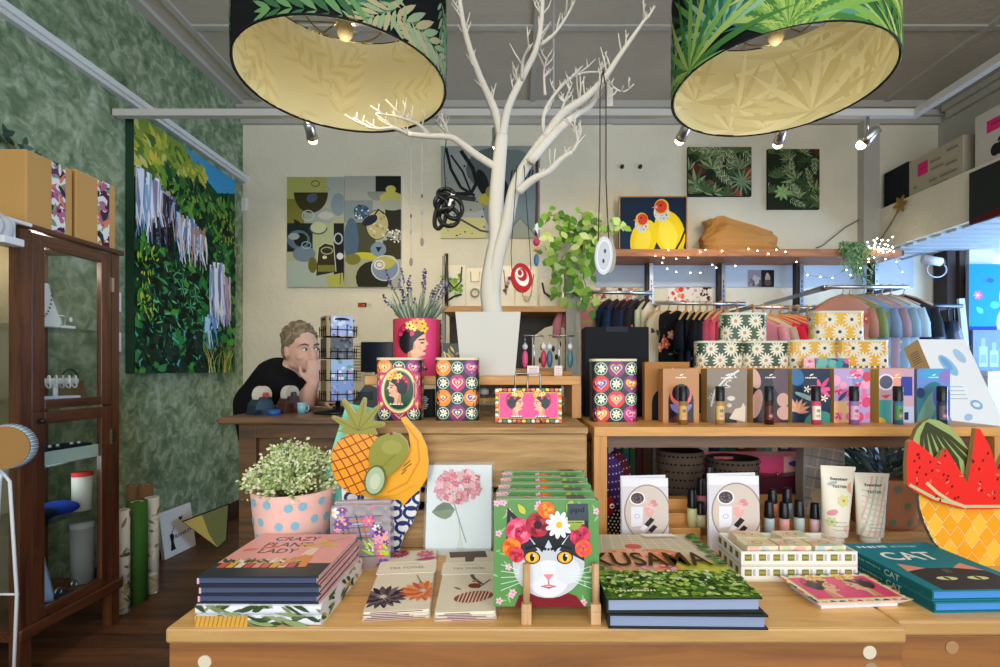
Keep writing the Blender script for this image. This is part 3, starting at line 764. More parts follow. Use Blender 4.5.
build('tray', MB().box(-.14, -.07, 0, .14, .07, .008, '#cfe0d2').box(-.14, -.07, .008, .14, -.062, .05, '#cfe0d2').box(-.14, .062, .008, .14, .07, .05, '#cfe0d2').box(-.14, -.062, .008, -.132, .062, .05, '#cfe0d2').box(.132, -.062, .008, .14, .062, .05, '#cfe0d2'), t)
for i in range(3):
    b2 = build('earring_box', MB().box(-.125+.085*i, -.055, .009, -.05+.085*i, .05, .058, '#182436'), t)
    for k in (0, 1): build('pearl', MB().ell((-.105+.085*i+.03*k, -.02, .062), (.006,)*3, '#f6f4ee', 'gloss', 8, 6), b2)
t = thing('candle_tin', 'white cylinder with a red top on a lower cabinet shelf', 'candle', (-1.80, 2.08, .52))
build('tube_body', MB().lathe([(.001, 0), (.035, 0), (.035, .14), (.001, .14)], '#cfcabb', n=20), t); build('lid', MB().lathe([(.001, .155), (.0355, .155), (.0355, .14)], '#c5332b', n=20), t)
t = thing('bottle_carton', 'tall grey round carton at the bottom back of the cabinet', 'carton', (-1.80, 2.08, .192))
build('tube_body', MB().lathe([(.001, 0), (.04, 0), (.04, .26), (.001, .26)], '#8d8b84', n=20), t); build('cap', MB().lathe([(.001, .275), (.041, .275), (.041, .255)], '#a7a59c', n=20), t)
for (y, lab, c) in ((1.90, 'folded navy fabric pouch on a lower cabinet shelf', '#151c33'), (2.0, 'bright blue pouch edge on a lower cabinet shelf beside the white cylinder', '#1f3a8f')):
    m_ = MB(); m_.ell((0, 0, .028), (.07, .045, .028), c, 'cloth', 14, 8)
    tag(build('fabric_pouch', m_, loc=(-1.83, y, .52), rot=(0, 0, .5)), lab, 'pouch')
for i, (x, y, lab, c) in enumerate(((-1.79, 1.87, 'dark ring box with white ring nearest the cabinet corner', '#1c2440'), (-1.79, 1.96, 'navy ring box in the middle of the cabinet floor', '#27304f'), (-1.79, 2.03, 'small brown ring holder further back on the cabinet floor', '#5a4636'))):
    t = thing('ring_box', lab, 'ring box', (x, y, .192))
    build('box', MB().box(-.025, -.025, 0, .025, .025, .03, c), t, bevel=.003)
    build('ring', MB().tube([(0, .013*math.cos(a*2*PI/14), .04+.013*math.sin(a*2*PI/14)) for a in range(15)], .003, '#dfe6ee', 'metal', 6, False), t)
tag(build('crystal', MB().ell((0, 0, .02), (.012, .012, .022), '#8fd0e0', 'gloss', 6, 4), loc=(-1.79, 2.085, .192)), 'small pale blue crystal drop on the cabinet floor', 'ornament')
t = thing('wire_rack', 'small pale wire rack standing inside the cabinet on a low shelf', 'rack', (-1.9, 1.98, .52))
build('wire_frame', MB().tube([(-.02, -.03, 0), (-.02, -.02, .17), (-.02, .02, .17), (-.02, .05, .0)], .003, '#c9c4ae', 'metal', 6), t); build('base', MB().box(-.04, -.04, 0, .03, .06, .006, '#b9b49c'), t)
# on the cabinet
def gift_bag(y0, y1, lab, seed, h):
    W, D = y1-y0, .26
    t = thing('gift_bag', lab, 'bag', (-1.86, (y0+y1)/2, 1.62)); m_ = MB()
    m_.box(-D/2, -W/2, 0, D/2, W/2, h, '#c79a5c', 'paper')
    A = Art(m_, fm_right(D/2, 0, W, -W/2), h/W, 'paper'); rn = random.Random(seed)
    A.clip = (.52, 0, .83, h/W); A.bg('#e9e6ea')
    cols = ['#7a2f66', '#2d3a34', '#d98a5a', '#b86a8f', '#eee7e2', '#8a9a78', '#5b2140']
    for i in range(70):
        x, y = rn.uniform(.45, .9), rn.uniform(0, h/W)
        A.leaf(x, y, rn.uniform(.2, .4), rn.uniform(.06, .13), rn.uniform(0, 6.28), rn.choice(cols))
    build('paper_bag', m_, t, bevel=.004)
    m2 = MB().box(-D/2+.01, -W/2+.01, h, D/2-.01, W/2-.01, h+.004, '#d9b57c', 'paper')
    build('folded_top', m2, t)
gift_bag(1.77, 1.955, 'kraft gift bag with painted leaf band, the nearer of two on the cabinet', 3, .262)
gift_bag(1.97, 2.165, 'kraft gift bag with painted leaf band, the further of two on the cabinet', 8, .272)
m_ = MB(); rn = random.Random(4)
for i in range(90):
    a = rn.uniform(0, 2*PI); p = Vector((.0 + rn.uniform(-.02, .02), .13*math.cos(a), .085 + .085*math.sin(a)))
    m_.leaf(p, (rn.uniform(-1, 1), rn.uniform(-1, 1), rn.uniform(-.6, 1)), (1, 0, 0), .05, .025, rn.choice(['#1f3a2c', '#2c4f3a', '#3d5f4a', '#4d6f66']))
tag(build('leaf_wreath', m_, loc=(-2.045, 2.0, 1.86)), 'dark green leaf wreath behind the gift bags on the cabinet', 'wreath')
t = thing('clip_fan', 'white plastic clip-on fan hanging at the near top of the cabinet', 'fan', P(-8, 227, 1.66))
build('housing', MB().lathe([(.001, -.03), (.045, -.028), (.055, 0), (.045, .028), (.001, .03)], '#d5d5d8', n=24), t, rot=(PI/2, 0, .3)); build('front_ring', MB().lathe([(.03, .03), (.05, .032), (.05, .038), (.03, .036)], '#b9b9bf', n=24), t, rot=(PI/2, 0, .3))
build('clip', MB().box(.02, -.02, -.055, .06, .05, -.03, '#e2e2e4').box(-.02, .02, .03, .03, .11, .0425, '#e2e2e4').box(-.02, .02, -.05, .03, .05, .03, '#e2e2e4'), t, bevel=.003)
for i, (v0, v1, lab) in enumerate(((293, 310, 'upper white picture label on the wall beside the cabinet'), (332, 352, 'lower white picture label on the wall beside the cabinet'))):
    p = P(127, (v0+v1)/2, 2.62); z = p.z
    m_ = MB().box(0, -.03, -.05, .003, .03, .05, '#e9ebee', 'paper'); A = Art(m_, fm_right(.003, -.05, .06, -.03), 1.6)
    for k in range(4): A.line([(.15, 1.3-.25*k), (.8, 1.3-.25*k)], .04, '#8a8a90')
    tag(build('wall_label', m_, loc=(XL, 2.62, z)), lab, 'label')

# round brush in front of the cabinet on a white wire stand
p = P(6, 447, 1.60)
t = thing('round_brush', 'round bronze-faced brush with white bristle edge at far left edge', 'brush', p, (0, 0, .35))
build('face', MB().prism([(.068*math.cos(a*PI/18), .068*math.sin(a*PI/18)) for a in range(36)], -.018, -.012, '#a87f4c', 'cloth'), t)
m_ = MB()
for i in range(72):
    a = i*PI/36; m_.tube([(.066*math.cos(a), -.012, .066*math.sin(a)), (.071*math.cos(a), .022, .071*math.sin(a))], .0026, '#d9e6ef' if i % 2 else '#a8bccb', n=5)
build('bristles', m_, t); build('back_disc', MB().prism([(.064*math.cos(a*PI/18), .064*math.sin(a*PI/18)) for a in range(36)], -.012, .018, '#6f6a66'), t)
q = p - Vector((0, 0, .07))
t = thing('wire_stand', 'white bent wire stand under the round brush at far left edge', 'stand', (p.x, p.y, 0))
build('wire_leg', MB().tube([(-.02, 0, q.z), (.012, 0, q.z-.04), (.035, .0, .38), (.02, 0, .0)], .005, '#dfe3e8', 'gloss', 8), t); build('wire_leg', MB().tube([(-.02, .01, q.z), (-.03, .01, q.z-.04), (-.05, .01, .38), (-.04, .01, 0)], .005, '#dfe3e8', 'gloss', 8), t)
build('cross_bar', MB().tube([(-.05, .005, .38), (.035, .005, .38)], .004, '#dfe3e8', 'gloss', 8), t)

# things leaning and standing on the floor by the wallpaper
def roll(u, v0, v1, r, lab, col, art=None, sd=0):
    Y = (EYE)*F/(v1-CY); c = P(u, v1, Y); h = (v1-v0)/F*Y
    t = thing('paper_roll', lab, 'paper roll', (c.x, c.y, 0)); m_ = MB().lathe([(r*.7, h-.002), (r*.72, h), (r, h), (r, 0), (r*.7, 0)], col, 'paper', 26)
    if art:
        U = 2*PI*r; A = Art(m_, fm_cyl(r), h/U, 'paper', tol=.08); rn = random.Random(sd)
        for i in range(60): A.leaf(rn.random(), rn.uniform(0, h/U), rn.uniform(.12, .3), rn.uniform(.05, .1), rn.uniform(0, 6.28), rn.choice(art))
    build('rolled_sheet', m_, t); build('inner_turn', MB().lathe([(r*.35, h-.004), (r*.68, h-.004)], '#d9d2c2', 'paper', 20), t)
roll(152, 497, 592, .030, 'white wrapping paper roll with gold leaves beside the leaning pictures', '#d9d6cc', ['#b3923f', '#cfc9b8', '#9c8b5a', '#e8e4d8'], 2)
roll(137, 501, 601, .042, 'plain green wrapping paper roll standing by the cabinet', '#3d6a2a')
roll(122, 510, 612, .030, 'white wrapping paper roll with dark olive leaves half behind the cabinet', '#dcd9cf', ['#56603a', '#8d8b5c', '#b9a24e', '#3f4a30'], 6)
for u, v, lab in ((134, 485, 'brown mailing tube standing behind the paper rolls'), (146, 484, 'shorter brown mailing tube behind the gold leaf roll')):
    roll(u, v, 578, .032, lab, '#8a6242')
def leaning(u0, v0, u1, v1, hgt, lab, name, W, art, th=.02):
    pass
# a white canvas with a heart, and an angular yellow and olive one, leaning on the wallpaper
a, b_ = onz(165, 560, 0), onz(196, 545, 0); W = (b_-a).length; h = .27
t = thing('leaning_canvas', 'white canvas with small red heart and black lettering leaning on the wall', 'picture', a, (0, 0, math.atan2((b_-a).y, (b_-a).x)))
m_ = MB().box(0, 0, 0, W, .02, h, '#d8d6d0', 'paper'); A = Art(m_, lambda x, y, o: (x*W, -o, y*W), h/W, 'paper'); H_ = h/W
A.heart(.62, H_*.74, .07, '#8c1f22'); A.text('BANKSY', .66, H_*.40, .085, '#1d1b1b', .05, .55)
A.poly([(.2, H_*.12), (.36, H_*.12), (.32, H_*.3), (.36, H_*.42), (.3, H_*.5), (.22, H_*.46), (.24, H_*.3)], '#1d1b1b'); A.line([(.3, H_*.5), (.4, H_*.62)], .025, '#1d1b1b')
build('canvas', m_, t, rot=(-.14, 0, 0))
a, b_ = P(190, 508, 2.72), P(229, 492, 3.05)
t = thing('leaning_canvas', 'angular yellow and olive painted panel standing on one corner by the counter', 'picture', (P(217, 545, 3.1).x, 3.1, 0), (0, 0, .85))
m_ = MB(); t.scale = (.78, .78, .78); pts = [(0, 0), (.07, .05), (.09, .33), (-.24, .26)]
m_.prism(pts, -.012, .012, '#1f1a16', 'paper'); m_.prism([(0, .004), (-.235, .258), (-.11, .285), (-.06, .12)], -.0145, -.012, '#cfb25a', 'paper'); m_.prism([(0, .004), (-.06, .12), (-.11, .285), (.075, .325), (.06, .05)], -.0145, -.012, '#7b7a45', 'paper')
build('panel', m_, t)
# ================================================================ the person leaning on the counter
def capsule(bm, a, b, ra, rb, n=14):
    a, b = Vector(a), Vector(b); d = b-a; L = d.length; q = d.to_track_quat('Z', 'Y').to_matrix().to_4x4()
    vs = []; rings = []
    for i in range(7):
        t = -PI/2 + PI/2*i/6; rings.append((ra*math.cos(t), ra*math.sin(t)))
    for i in range(7):
        t = PI/2*i/6; rings.append((rb*math.cos(t), L + rb*math.sin(t)))
    M = Matrix.Translation(a) @ q; allv = []
    for r, z in rings:
        allv.append([bm.verts.new(M @ Vector((max(r, 1e-4)*math.cos(2*PI*j/n), max(r, 1e-4)*math.sin(2*PI*j/n), z))) for j in range(n)])
    for i in range(len(allv)-1):
        for j in range(n): bm.faces.new((allv[i][j], allv[i][(j+1) % n], allv[i+1][(j+1) % n], allv[i+1][j]))
    bm.faces.new(list(reversed(allv[0]))); bm.faces.new(allv[-1])
def ellip(bm, c, r, R=None, n=18, m=12):
    rows = []
    for i in range(1, m):
        t = PI*i/m; row = []
        for j in range(n):
            p = Vector((r[0]*math.sin(t)*math.cos(2*PI*j/n), r[1]*math.sin(t)*math.sin(2*PI*j/n), r[2]*math.cos(t)))
            row.append(bm.verts.new((R @ p if R else p) + Vector(c)))
        rows.append(row)
    for i in range(len(rows)-1):
        for j in range(n): bm.faces.new((rows[i][j], rows[i+1][j], rows[i+1][(j+1) % n], rows[i][(j+1) % n]))
    bm.faces.new(rows[0]); bm.faces.new(list(reversed(rows[-1])))
def fuse(bm, voxel, smooth=4, fac=.5):
    me = bpy.data.meshes.new('tmp'); bm.to_mesh(me); bm.free()
    o = bpy.data.objects.new('tmp', me); COL.objects.link(o)
    r = o.modifiers.new('r', 'REMESH'); r.mode = 'VOXEL'; r.voxel_size = voxel
    if smooth:
        s = o.modifiers.new('s', 'SMOOTH'); s.iterations = smooth; s.factor = fac
    dg = bpy.context.evaluated_depsgraph_get(); dg.update()
    e = o.evaluated_get(dg).to_mesh()
    vs = [tuple(v.co) for v in e.vertices]; fs = [tuple(p.vertices) for p in e.polygons]
    o.evaluated_get(dg).to_mesh_clear(); bpy.data.objects.remove(o); bpy.data.meshes.remove(me)
    return vs, fs
SK = '#e0b29c'
base = Vector((-1.33, 2.62, 0))
B = lambda u, v, Y: P(u, v, Y) - base
hip = B(276, 455, 2.66); chest = B(266, 406, 2.56); upch = B(279, 383, 2.5); neck0 = B(291, 371, 2.46); neck1 = B(298, 358, 2.43)
hc = B(302, 350, 2.42)                                    # head centre
fwd = Vector((.78, -.62, -.06)).normalized(); up = Vector((-.10, .0, 1)); side = up.cross(fwd).normalized(); up = fwd.cross(side).normalized()
HR = Matrix((side, fwd, up)).transposed()                 # head axes: x side, y forward, z up
hp = lambda x, y, z: hc + HR @ Vector((x, y, z))*.93
shL = B(274, 379, 2.62); shR = B(283, 386, 2.36)          # far and near shoulder
elb = B(305, 408, 2.36); elb.z = KZ + .042 - base.z
wri = B(313, 384, 2.33); han = B(314.5, 374, 2.325)
elF = B(300, 403, 2.62); elF.z = KZ + .045 - base.z; wrF = B(330, 402, 2.5); wrF.z = KZ + .035 - base.z
bm = bmesh.new()
capsule(bm, hip, chest, .135, .135); capsule(bm, chest, upch, .135, .115); capsule(bm, shL, shR, .07, .07)
capsule(bm, upch, neck0, .10, .065); capsule(bm, neck0, neck1 + fwd*.01, .055, .05)
ellip(bm, hp(0, -.015, .03), (.075, .094, .092), HR); ellip(bm, hp(0, .02, -.035), (.062, .072, .075), HR)
ellip(bm, hp(0, .062, -.085), (.030, .026, .024), HR)                                      # chin
capsule(bm, hp(-.045, .0, -.07), hp(0, .062, -.088), .022, .022); capsule(bm, hp(.045, .0, -.07), hp(0, .062, -.088), .022, .022)   # jaw
capsule(bm, hp(0, .088, .018), hp(0, .110, -.026), .010, .015)                              # nose
for s in (-1, 1):
    capsule(bm, hp(s*.012, .082, .03), hp(s*.05, .066, .03), .012, .010)                    # brow
    ellip(bm, hp(s*.042, .06, -.03), (.022, .022, .02), HR)                                 # cheek
    ellip(bm, hp(s*.077, -.012, -.005), (.009, .018, .031), HR)                             # ear
    ellip(bm, hp(s*.011, .099, -.03), (.009, .009, .008), HR)
ellip(bm, hp(0, .086, -.055), (.024, .014, .012), HR)
capsule(bm, shR, elb, .056, .047); capsule(bm, elb, wri, .045, .028)
capsule(bm, shL, elF, .056, .046); capsule(bm, elF, wrF, .043, .028)
# near hand curled by the mouth: palm, four bent fingers, thumb
hd = (han - wri).normalized(); pf = Vector((.5, -.8, .1)); pf = (pf - hd*pf.dot(hd)).normalized(); ps = hd.cross(pf)
def hand(bm, w, d, f, s, L=.085, curl=1.0, thumb=1):
    ellip(bm, w + d*L*.55, (.04, .017, .048), Matrix((s, f, d)).transposed())
    for i in range(4):
        k = -.029 + .0195*i; l = (.064, .074, .07, .055)[i]
        a = w + d*L*.9 + s*k; p1 = a + (d*math.cos(.5*curl) + f*math.sin(.5*curl))*l*.45; p2 = p1 + (d*math.cos(1.5*curl) + f*math.sin(1.5*curl))*l*.32; p3 = p2 + (d*math.cos(2.3*curl) + f*math.sin(2.3*curl))*l*.25
        capsule(bm, a - d*.02, p1, .0095, .009, 8); capsule(bm, p1, p2, .009, .0082, 8); capsule(bm, p2, p3, .0082, .007, 8)
    a = w + d*L*.25 - s*.03*thumb; p1 = a + (d*.6 - s*.7*thumb + f*.25)*.04; p2 = p1 + (d*.9 - s*.15*thumb + f*.3)*.03
    capsule(bm, a, p1, .012, .0105, 8); capsule(bm, p1, p2, .0105, .0085, 8)
hand(bm, wri, hd, -pf, ps, .08, .9)
hd2 = (wrF - elF).normalized(); hand(bm, wrF, hd2, Vector((0, 0, -1)), hd2.cross(Vector((0, 0, -1))), .085, .35)
for s in (-1, 1):                                          # legs and feet
    h0 = hip + Vector((s*.085, s*-.02, -.05)); kn = Vector((h0.x + .01, h0.y - .03, .47)); an = Vector((h0.x, h0.y + .01, .075))
    capsule(bm, h0, kn, .085, .056); capsule(bm, kn, an, .054, .036); capsule(bm, an - Vector((0, -.02, .035)), an + Vector((.02, -.15, -.043)), .036, .028)
vs, fs = fuse(bm, .0055, 5, .5)
mb = MB(); mb.add(vs, fs, SK, 'skin', True)
body = build('person', mb, loc=base, label='person in black short-sleeved top leaning on the counter, chin on hand, gazing right', cat='person')
zc = min(v[2] for v in vs)
# clothes
bm = bmesh.new()
capsule(bm, hip + Vector((0, 0, -.05)), chest, .152, .152); capsule(bm, chest, upch, .15, .13); capsule(bm, shL, shR, .085, .085); capsule(bm, upch, neck0*.75+upch*.25, .115, .08)
for a, b_ in ((shR, elb), (shL, elF)): capsule(bm, a, a + (b_-a)*.33, .08, .072)
v2, f2 = fuse(bm, .008, 5)
build('shirt', MB().add(v2, f2, '#141416', 'cloth', True), body)
bm = bmesh.new()
for s in (-1, 1):
    h0 = hip + Vector((s*.085, s*-.02, -.05)); kn = Vector((h0.x + .01, h0.y - .03, .47)); an = Vector((h0.x, h0.y + .01, .10))
    capsule(bm, h0, kn, .10, .072); capsule(bm, kn, an, .07, .055)
capsule(bm, hip + Vector((0, 0, -.12)), hip, .15, .145)
v2, f2 = fuse(bm, .012, 4)
build('trousers', MB().add(v2, f2, '#20242c', 'cloth', True), body)
for s in (-1, 1):
    an = Vector((hip.x + s*.085, hip.y - s*.02 + .01, .04))
    m_ = MB().ell((an.x + .01, an.y - .06, .04), (.048, .13, .045), '#1a1a1c', 'gloss', 14, 8); build('shoe', m_, body)
# hair: short, grey-brown, swept up in tufts
bm = bmesh.new()
ellip(bm, hp(0, -.024, .047), (.082, .092, .088), HR); ellip(bm, hp(0, -.06, -.005), (.072, .055, .075), HR)
rn = random.Random(11)
for i in range(95):
    a = rn.uniform(0, 2*PI); e = rn.uniform(.15, 1.5)
    n_ = Vector((math.cos(a)*math.cos(e)*.08, math.sin(a)*math.cos(e)*.09 - .025, math.sin(e)*.088 + .045))
    if n_.y > .045 and n_.z < .085: continue
    p = hp(*n_); d = (HR @ Vector((n_.x, n_.y + .055, n_.z + .02))).normalized()
    capsule(bm, p, p + d*rn.uniform(.008, .02), .014, .006, 7)
v2, f2 = fuse(bm, .005, 2)
hv = []
rnd = random.Random(2)
cols = [('#85745f', '#776651', '#93836b', '#6a5a48')[int((noise.noise(Vector(v2[f[0]])*45)+1)*2) % 4] for f in f2]
build('hair', MB().add(v2, f2, cols, 'cloth', True), body)
# face
for s in (-1, 1):
    e = build('eye', MB().ell(hp(s*.032, .077, .005), (.0135, .0135, .0085), '#f2efe9', 'gloss', 12, 8), body)
    build('iris', MB().ell(hp(s*.032 + .003, .0885, .005), (.006, .004, .006), '#3a4a55', 'gloss', 10, 6), e)
    build('eyelid', MB().tube([hp(s*.032 + .0145*math.cos(a), .0885 - .004*abs(math.cos(a)), .0055 + .009*math.sin(a)) for a in [PI*k/8 for k in range(9)]], .0022, '#7a4a3c', 'skin', 6), body)
    build('eyebrow', MB().tube([hp(s*.016, .097, .028), hp(s*.034, .092, .034), hp(s*.054, .076, .029)], [.003, .004, .002], '#6a5644', 'cloth', 6), body)
    build('earring', MB().tube([hp(s*.084 + .001*k, -.008 + .008*math.sin(k*2*PI/10), -.042 + .008*math.cos(k*2*PI/10)) for k in range(11)], .0018, '#d8c38a', 'metal', 5), body)
m_ = MB().tube([hp(-.023, .094, -.053), hp(-.008, .103, -.049), hp(.008, .103, -.049), hp(.023, .094, -.053)], [.002, .0055, .0055, .002], '#b8333a', 'skin', 8)
m_.tube([hp(-.021, .093, -.056), hp(0, .101, -.061), hp(.021, .093, -.056)], [.002, .0065, .002], '#b8333a', 'skin', 8)
build('lips', m_, body)
# ================================================================ things on the display tables
LAST = [None]
def book(name, label, w, d, h, loc, rz, cover, pages, art=None, group=None, spine=None, cat='book', gloss='gloss'):
    t = thing(name, label, cat, loc, (0, 0, rz), group); b = .0028
    m_ = MB()
    m_.box(-w/2, -d/2, 0, w/2, d/2, b, cover, gloss).box(-w/2, -d/2, h-b, w/2, d/2, h, cover, gloss).box(-w/2, -d/2, b, -w/2+b, d/2, h-b, spine or cover, gloss)
    A = Art(m_, fm_top(w, d, h), d/w, gloss, base=.0002)
    if art: art(A)
    build('cover', m_, t); LAST[0] = t
    build('pages', MB().box(-w/2+b, -d/2+.004, b, w/2-.004, d/2-.004, h-b, pages, 'paper'), t)
    return t
def plant_lady(A):
    S = A.asp; A.bg('#f2a9a4'); A.rect(0, 0, 1, S*.27, '#2b3038')
    A.text('CRAZY', .44, S*.87, .115, '#26282f', 0, .44); A.text('PLANT', .42, S*.71, .115, '#26282f', 0, .44); A.text('LADY', .40, S*.55, .115, '#26282f', 0, .36)
    rn = random.Random(4)
    A.line([(.2, S*.62), (.36, S*.66)], .04, '#e0563c'); A.ell(.12, S*.58, .07, .03, '#e8735a', .3)
    for i in range(9):
        x = .08 + i*.075; A.rect(x-.03, S*.17, x+.03, S*.27, ['#e8663d','#f3b93c','#f4e9df','#d94f4f','#f0a08c'][i % 5])
        for k in range(5): A.leaf(x, S*.27, rn.uniform(.08, .16), .03, rn.uniform(.6, 2.5), rn.choice(['#3f6b42','#7fa052','#26472f','#e8c53c','#f1efe4']))
    A.rect(.66, S*.42, .76, S*.62, '#f4d9c4'); A.line([(.72, S*.44), (.62, S*.3), (.58, S*.2)], .07, '#e8903c'); A.line([(.74, S*.44), (.76, S*.3), (.78, S*.18)], .07, '#e8903c'); A.line([(.68, S*.6), (.58, S*.52)], .03, '#e9b090'); A.ell(.72, S*.67, .05, .05, '#e9b090')
    A.leaf(.74, S*.72, .22, .06, -.3, '#e8c53c'); A.leaf(.7, S*.72, .2, .06, 3.3, '#d9b33a'); A.leaf(.72, S*.72, .16, .06, 1.2, '#e8c53c')
    A.ell(.84, S*.84, .06, .05, '#f0b8a0'); A.line([(.8, S*.8), (.9, S*.88)], .02, '#d97b5c')
tb = .70
pb = [('top pink hardback reading crazy plant lady, on the stack at left', .0145), ('middle pink hardback of the crazy plant lady stack', .0145), ('lowest pink hardback, on the folded leaf-print fabrics', .0145)]
z = tb
fx, fy = -.402, .782 + .1
def folded(label, z, h, seed, left):
    t = thing('folded_fabric', label, 'fabric', (fx+.002, fy, z), (0, 0, -.01))
    m_ = MB(); n = 10; pts = []
    w = .197
    prof = rrect(.205, h, h*.45, 5)
    m_.prism([(y, zz + h/2) for y, zz in prof], -w/2, w/2, '#e4e6ec', 'cloth', axis='x', smooth=True)
    rn = random.Random(seed)
    A = Art(m_, lambda x, y, o: ((x-.5)*w, -.1025-.0005-o, y*w), h/w, 'cloth')
    for i in range(22): A.leaf(rn.uniform(left, 1), rn.uniform(0, h/w), rn.uniform(.1, .25), rn.uniform(.02, .05), rn.choice([.3, .5, 2.6, -.4, 2.9])+rn.uniform(-.2, .2), rn.choice(['#566b3f','#7d8a55','#39502f','#8f9b6d']))
    if left > .2:
        A.rect(0, 0, left, h/w, '#d3a24a')
        for i in range(12): A.line([(i*.035, 0), (i*.035+.02, h/w)], .008, '#a87423')
    B = Art(m_, lambda x, y, o: (w/2+.0004+o, -.1+x*.2, y*.2), h/.2, 'cloth')
    for i in range(16): B.leaf(rn.uniform(0, 1), rn.uniform(0, h/.2), rn.uniform(.1, .25), rn.uniform(.02, .05), rn.choice([.3, 2.6]), rn.choice(['#566b3f','#7d8a55','#39502f','#c9a04a']))
    build('cloth_fold', m_, t)
folded('folded leaf-print cloth with mustard corner at bottom of the left stack', z, .0165, 2, .42); z += .0165
folded('folded grey-green leaf-print cloth second from bottom of the left stack', z, .0165, 5, 0); z += .0168
for i, (lab, h) in enumerate(reversed(pb)):
    book('hardback_book', lab, .190, .2, h, (fx + (.0, .0025, -.001)[i], fy + (.002, .0, .001)[i], z), (-.008, .006, 0)[i], '#2b3140', '#e6ccd6', plant_lady if i == 2 else None, 'pink plant books on the left stack', '#e8b8c8'); z += h
    pg = MB().box(-.0945, -.0975, .0032, .0905, -.096, h-.0032, '#4a5370', 'paper').box(.0935, -.099, h-.0029, .0953, .099, h+.0001, '#efaaa6', 'gloss').box(.0935, -.099, -.0001, .0953, .099, .0029, '#efaaa6', 'gloss')  # navy strip puts bluish light on the page fronts into colour; pink cover edges
    build('edge_tint', pg, LAST[0])

# potted dotted plant
c = Vector((-.47, 1.063, tb)); R = .083; H = .150
t = thing('potted_plant', 'pale green bushy plant in pink pot with blue dots at left', 'potted plant', c)
pr = lambda q: R*(.80 + .25*q - .05*q*q)
m_ = MB().lathe([(.001, .0)] + [(pr(q/10), H*q/10) for q in range(11)] + [(R-.006, H), (R-.008, H-.02), (.001, H-.022)], '#efbfb4', 'cloth', 48)
U = 2*PI*R
A = Art(m_, lambda x, y, o: (lambda a, r: (r*math.sin(a), -r*math.cos(a), y*U))((x-.5)*2*PI, pr(y*U/H) + .0006 + o), H/U, 'cloth', tol=.03)
rn = random.Random(8)
for j in range(4):
    for i in range(14): A.ell((i + .5*(j % 2) + rn.uniform(-.15, .15))/14, (j+.5)*H/U/4 + rn.uniform(-.01, .01), .0165, .0165, '#86bcd0', 0, 12)
build('pot', m_, t)
m_ = MB(); st = MB(); rn = random.Random(21)
for i in range(130):
    a, e = rn.uniform(0, 2*PI), rn.uniform(.05, 1.45)
    d = Vector((math.cos(a)*math.cos(e)*1.0, math.sin(a)*math.cos(e)*.9, math.sin(e)*.80 + .05))
    L = rn.uniform(.060, .094)
    p0 = Vector((d.x*.02, d.y*.02, H-.03)); p1 = Vector((d.x*L, d.y*L, H + .003 + d.z*L*1.12))
    st.tube([p0, (p0+p1)/2 + Vector((0, 0, .012)), p1], [.0014, .0012, .0008], '#6f8450', n=5)
    for k in range(26):
        q = p1 + Vector((rn.gauss(0, .0085), rn.gauss(0, .0085), rn.gauss(-.008, .009)))
        m_.leaf(q, (rn.uniform(-1, 1)+d.x, rn.uniform(-1, 1)+d.y, rn.uniform(-.3, 1.2)), (rn.uniform(-.4, .4), -1, .6), rn.uniform(.006, .0105), rn.uniform(.004, .006), rn.choice(['#f0f0cf','#d6dfa6','#a9bf70','#7f9a4c','#e8ecc2','#c3d08a','#f2efd6']))
build('stems', st, t); build('foliage', m_, t)

# clear pouch
c = Vector((-.313, 1.030, tb)); W, D, H = .118, .05, .128
t = thing('clear_pouch', 'see-through plastic pouch with purple flowers and plaid beside the pink books', 'pouch', c, (0, 0, .1))
m_ = MB(); m_.prism([(W/2*x, H*y) for x, y in ((-.86, 0), (.86, 0), (1, .12), (1, .85), (.95, 1), (-.95, 1), (-1, .85), (-1, .12))], -D/2, D/2, '#cfc6cc', 'clear')
A = Art(m_, fm_front(W, -D/2), H/W, 'gloss'); S = A.asp; A.clip = (.03, .04, .97, S-.03); rn = random.Random(6)
for i in range(7): A.line([(.25+.09*i, S*.45), (.05+.09*i+.1, S*.85)], .02, ['#4a3f66','#c0602f','#8e86a8'][i % 3]); A.line([(.2, S*(.48+.055*i)), (.85, S*(.5+.055*i))], .016, ['#5a5078','#b9b4c9','#d07a45'][i % 3])
for i in range(34):
    x, y = rn.choice([rn.uniform(.02, .3), rn.uniform(.7, .97), rn.uniform(0, 1)]), rn.uniform(.05, S)
    A.flower(x, y, rn.uniform(.06, .13), 6, rn.choice(['#7a4a9c','#9a6fc0','#e86fa0','#f2e9ee','#5b3a86','#e9a0bc']), '#e8c36a', .6)
for i in range(12): A.leaf(rn.uniform(0, 1), rn.uniform(.02, S*.4), rn.uniform(.15, .3), .05, rn.uniform(-.5, 3.5), rn.choice(['#b7d43c','#6f8f3a','#8fae5a']))
A.line([(.1, S*.2), (.9, S*.2)], .012, '#5a5560')
build('pouch_body', m_, t, bevel=.004)
build('zip_edge', MB().box(-W/2*.94, -.004, H-.004, W/2*.94, .004, H+.003, '#b9a9b8', 'gloss'), t)

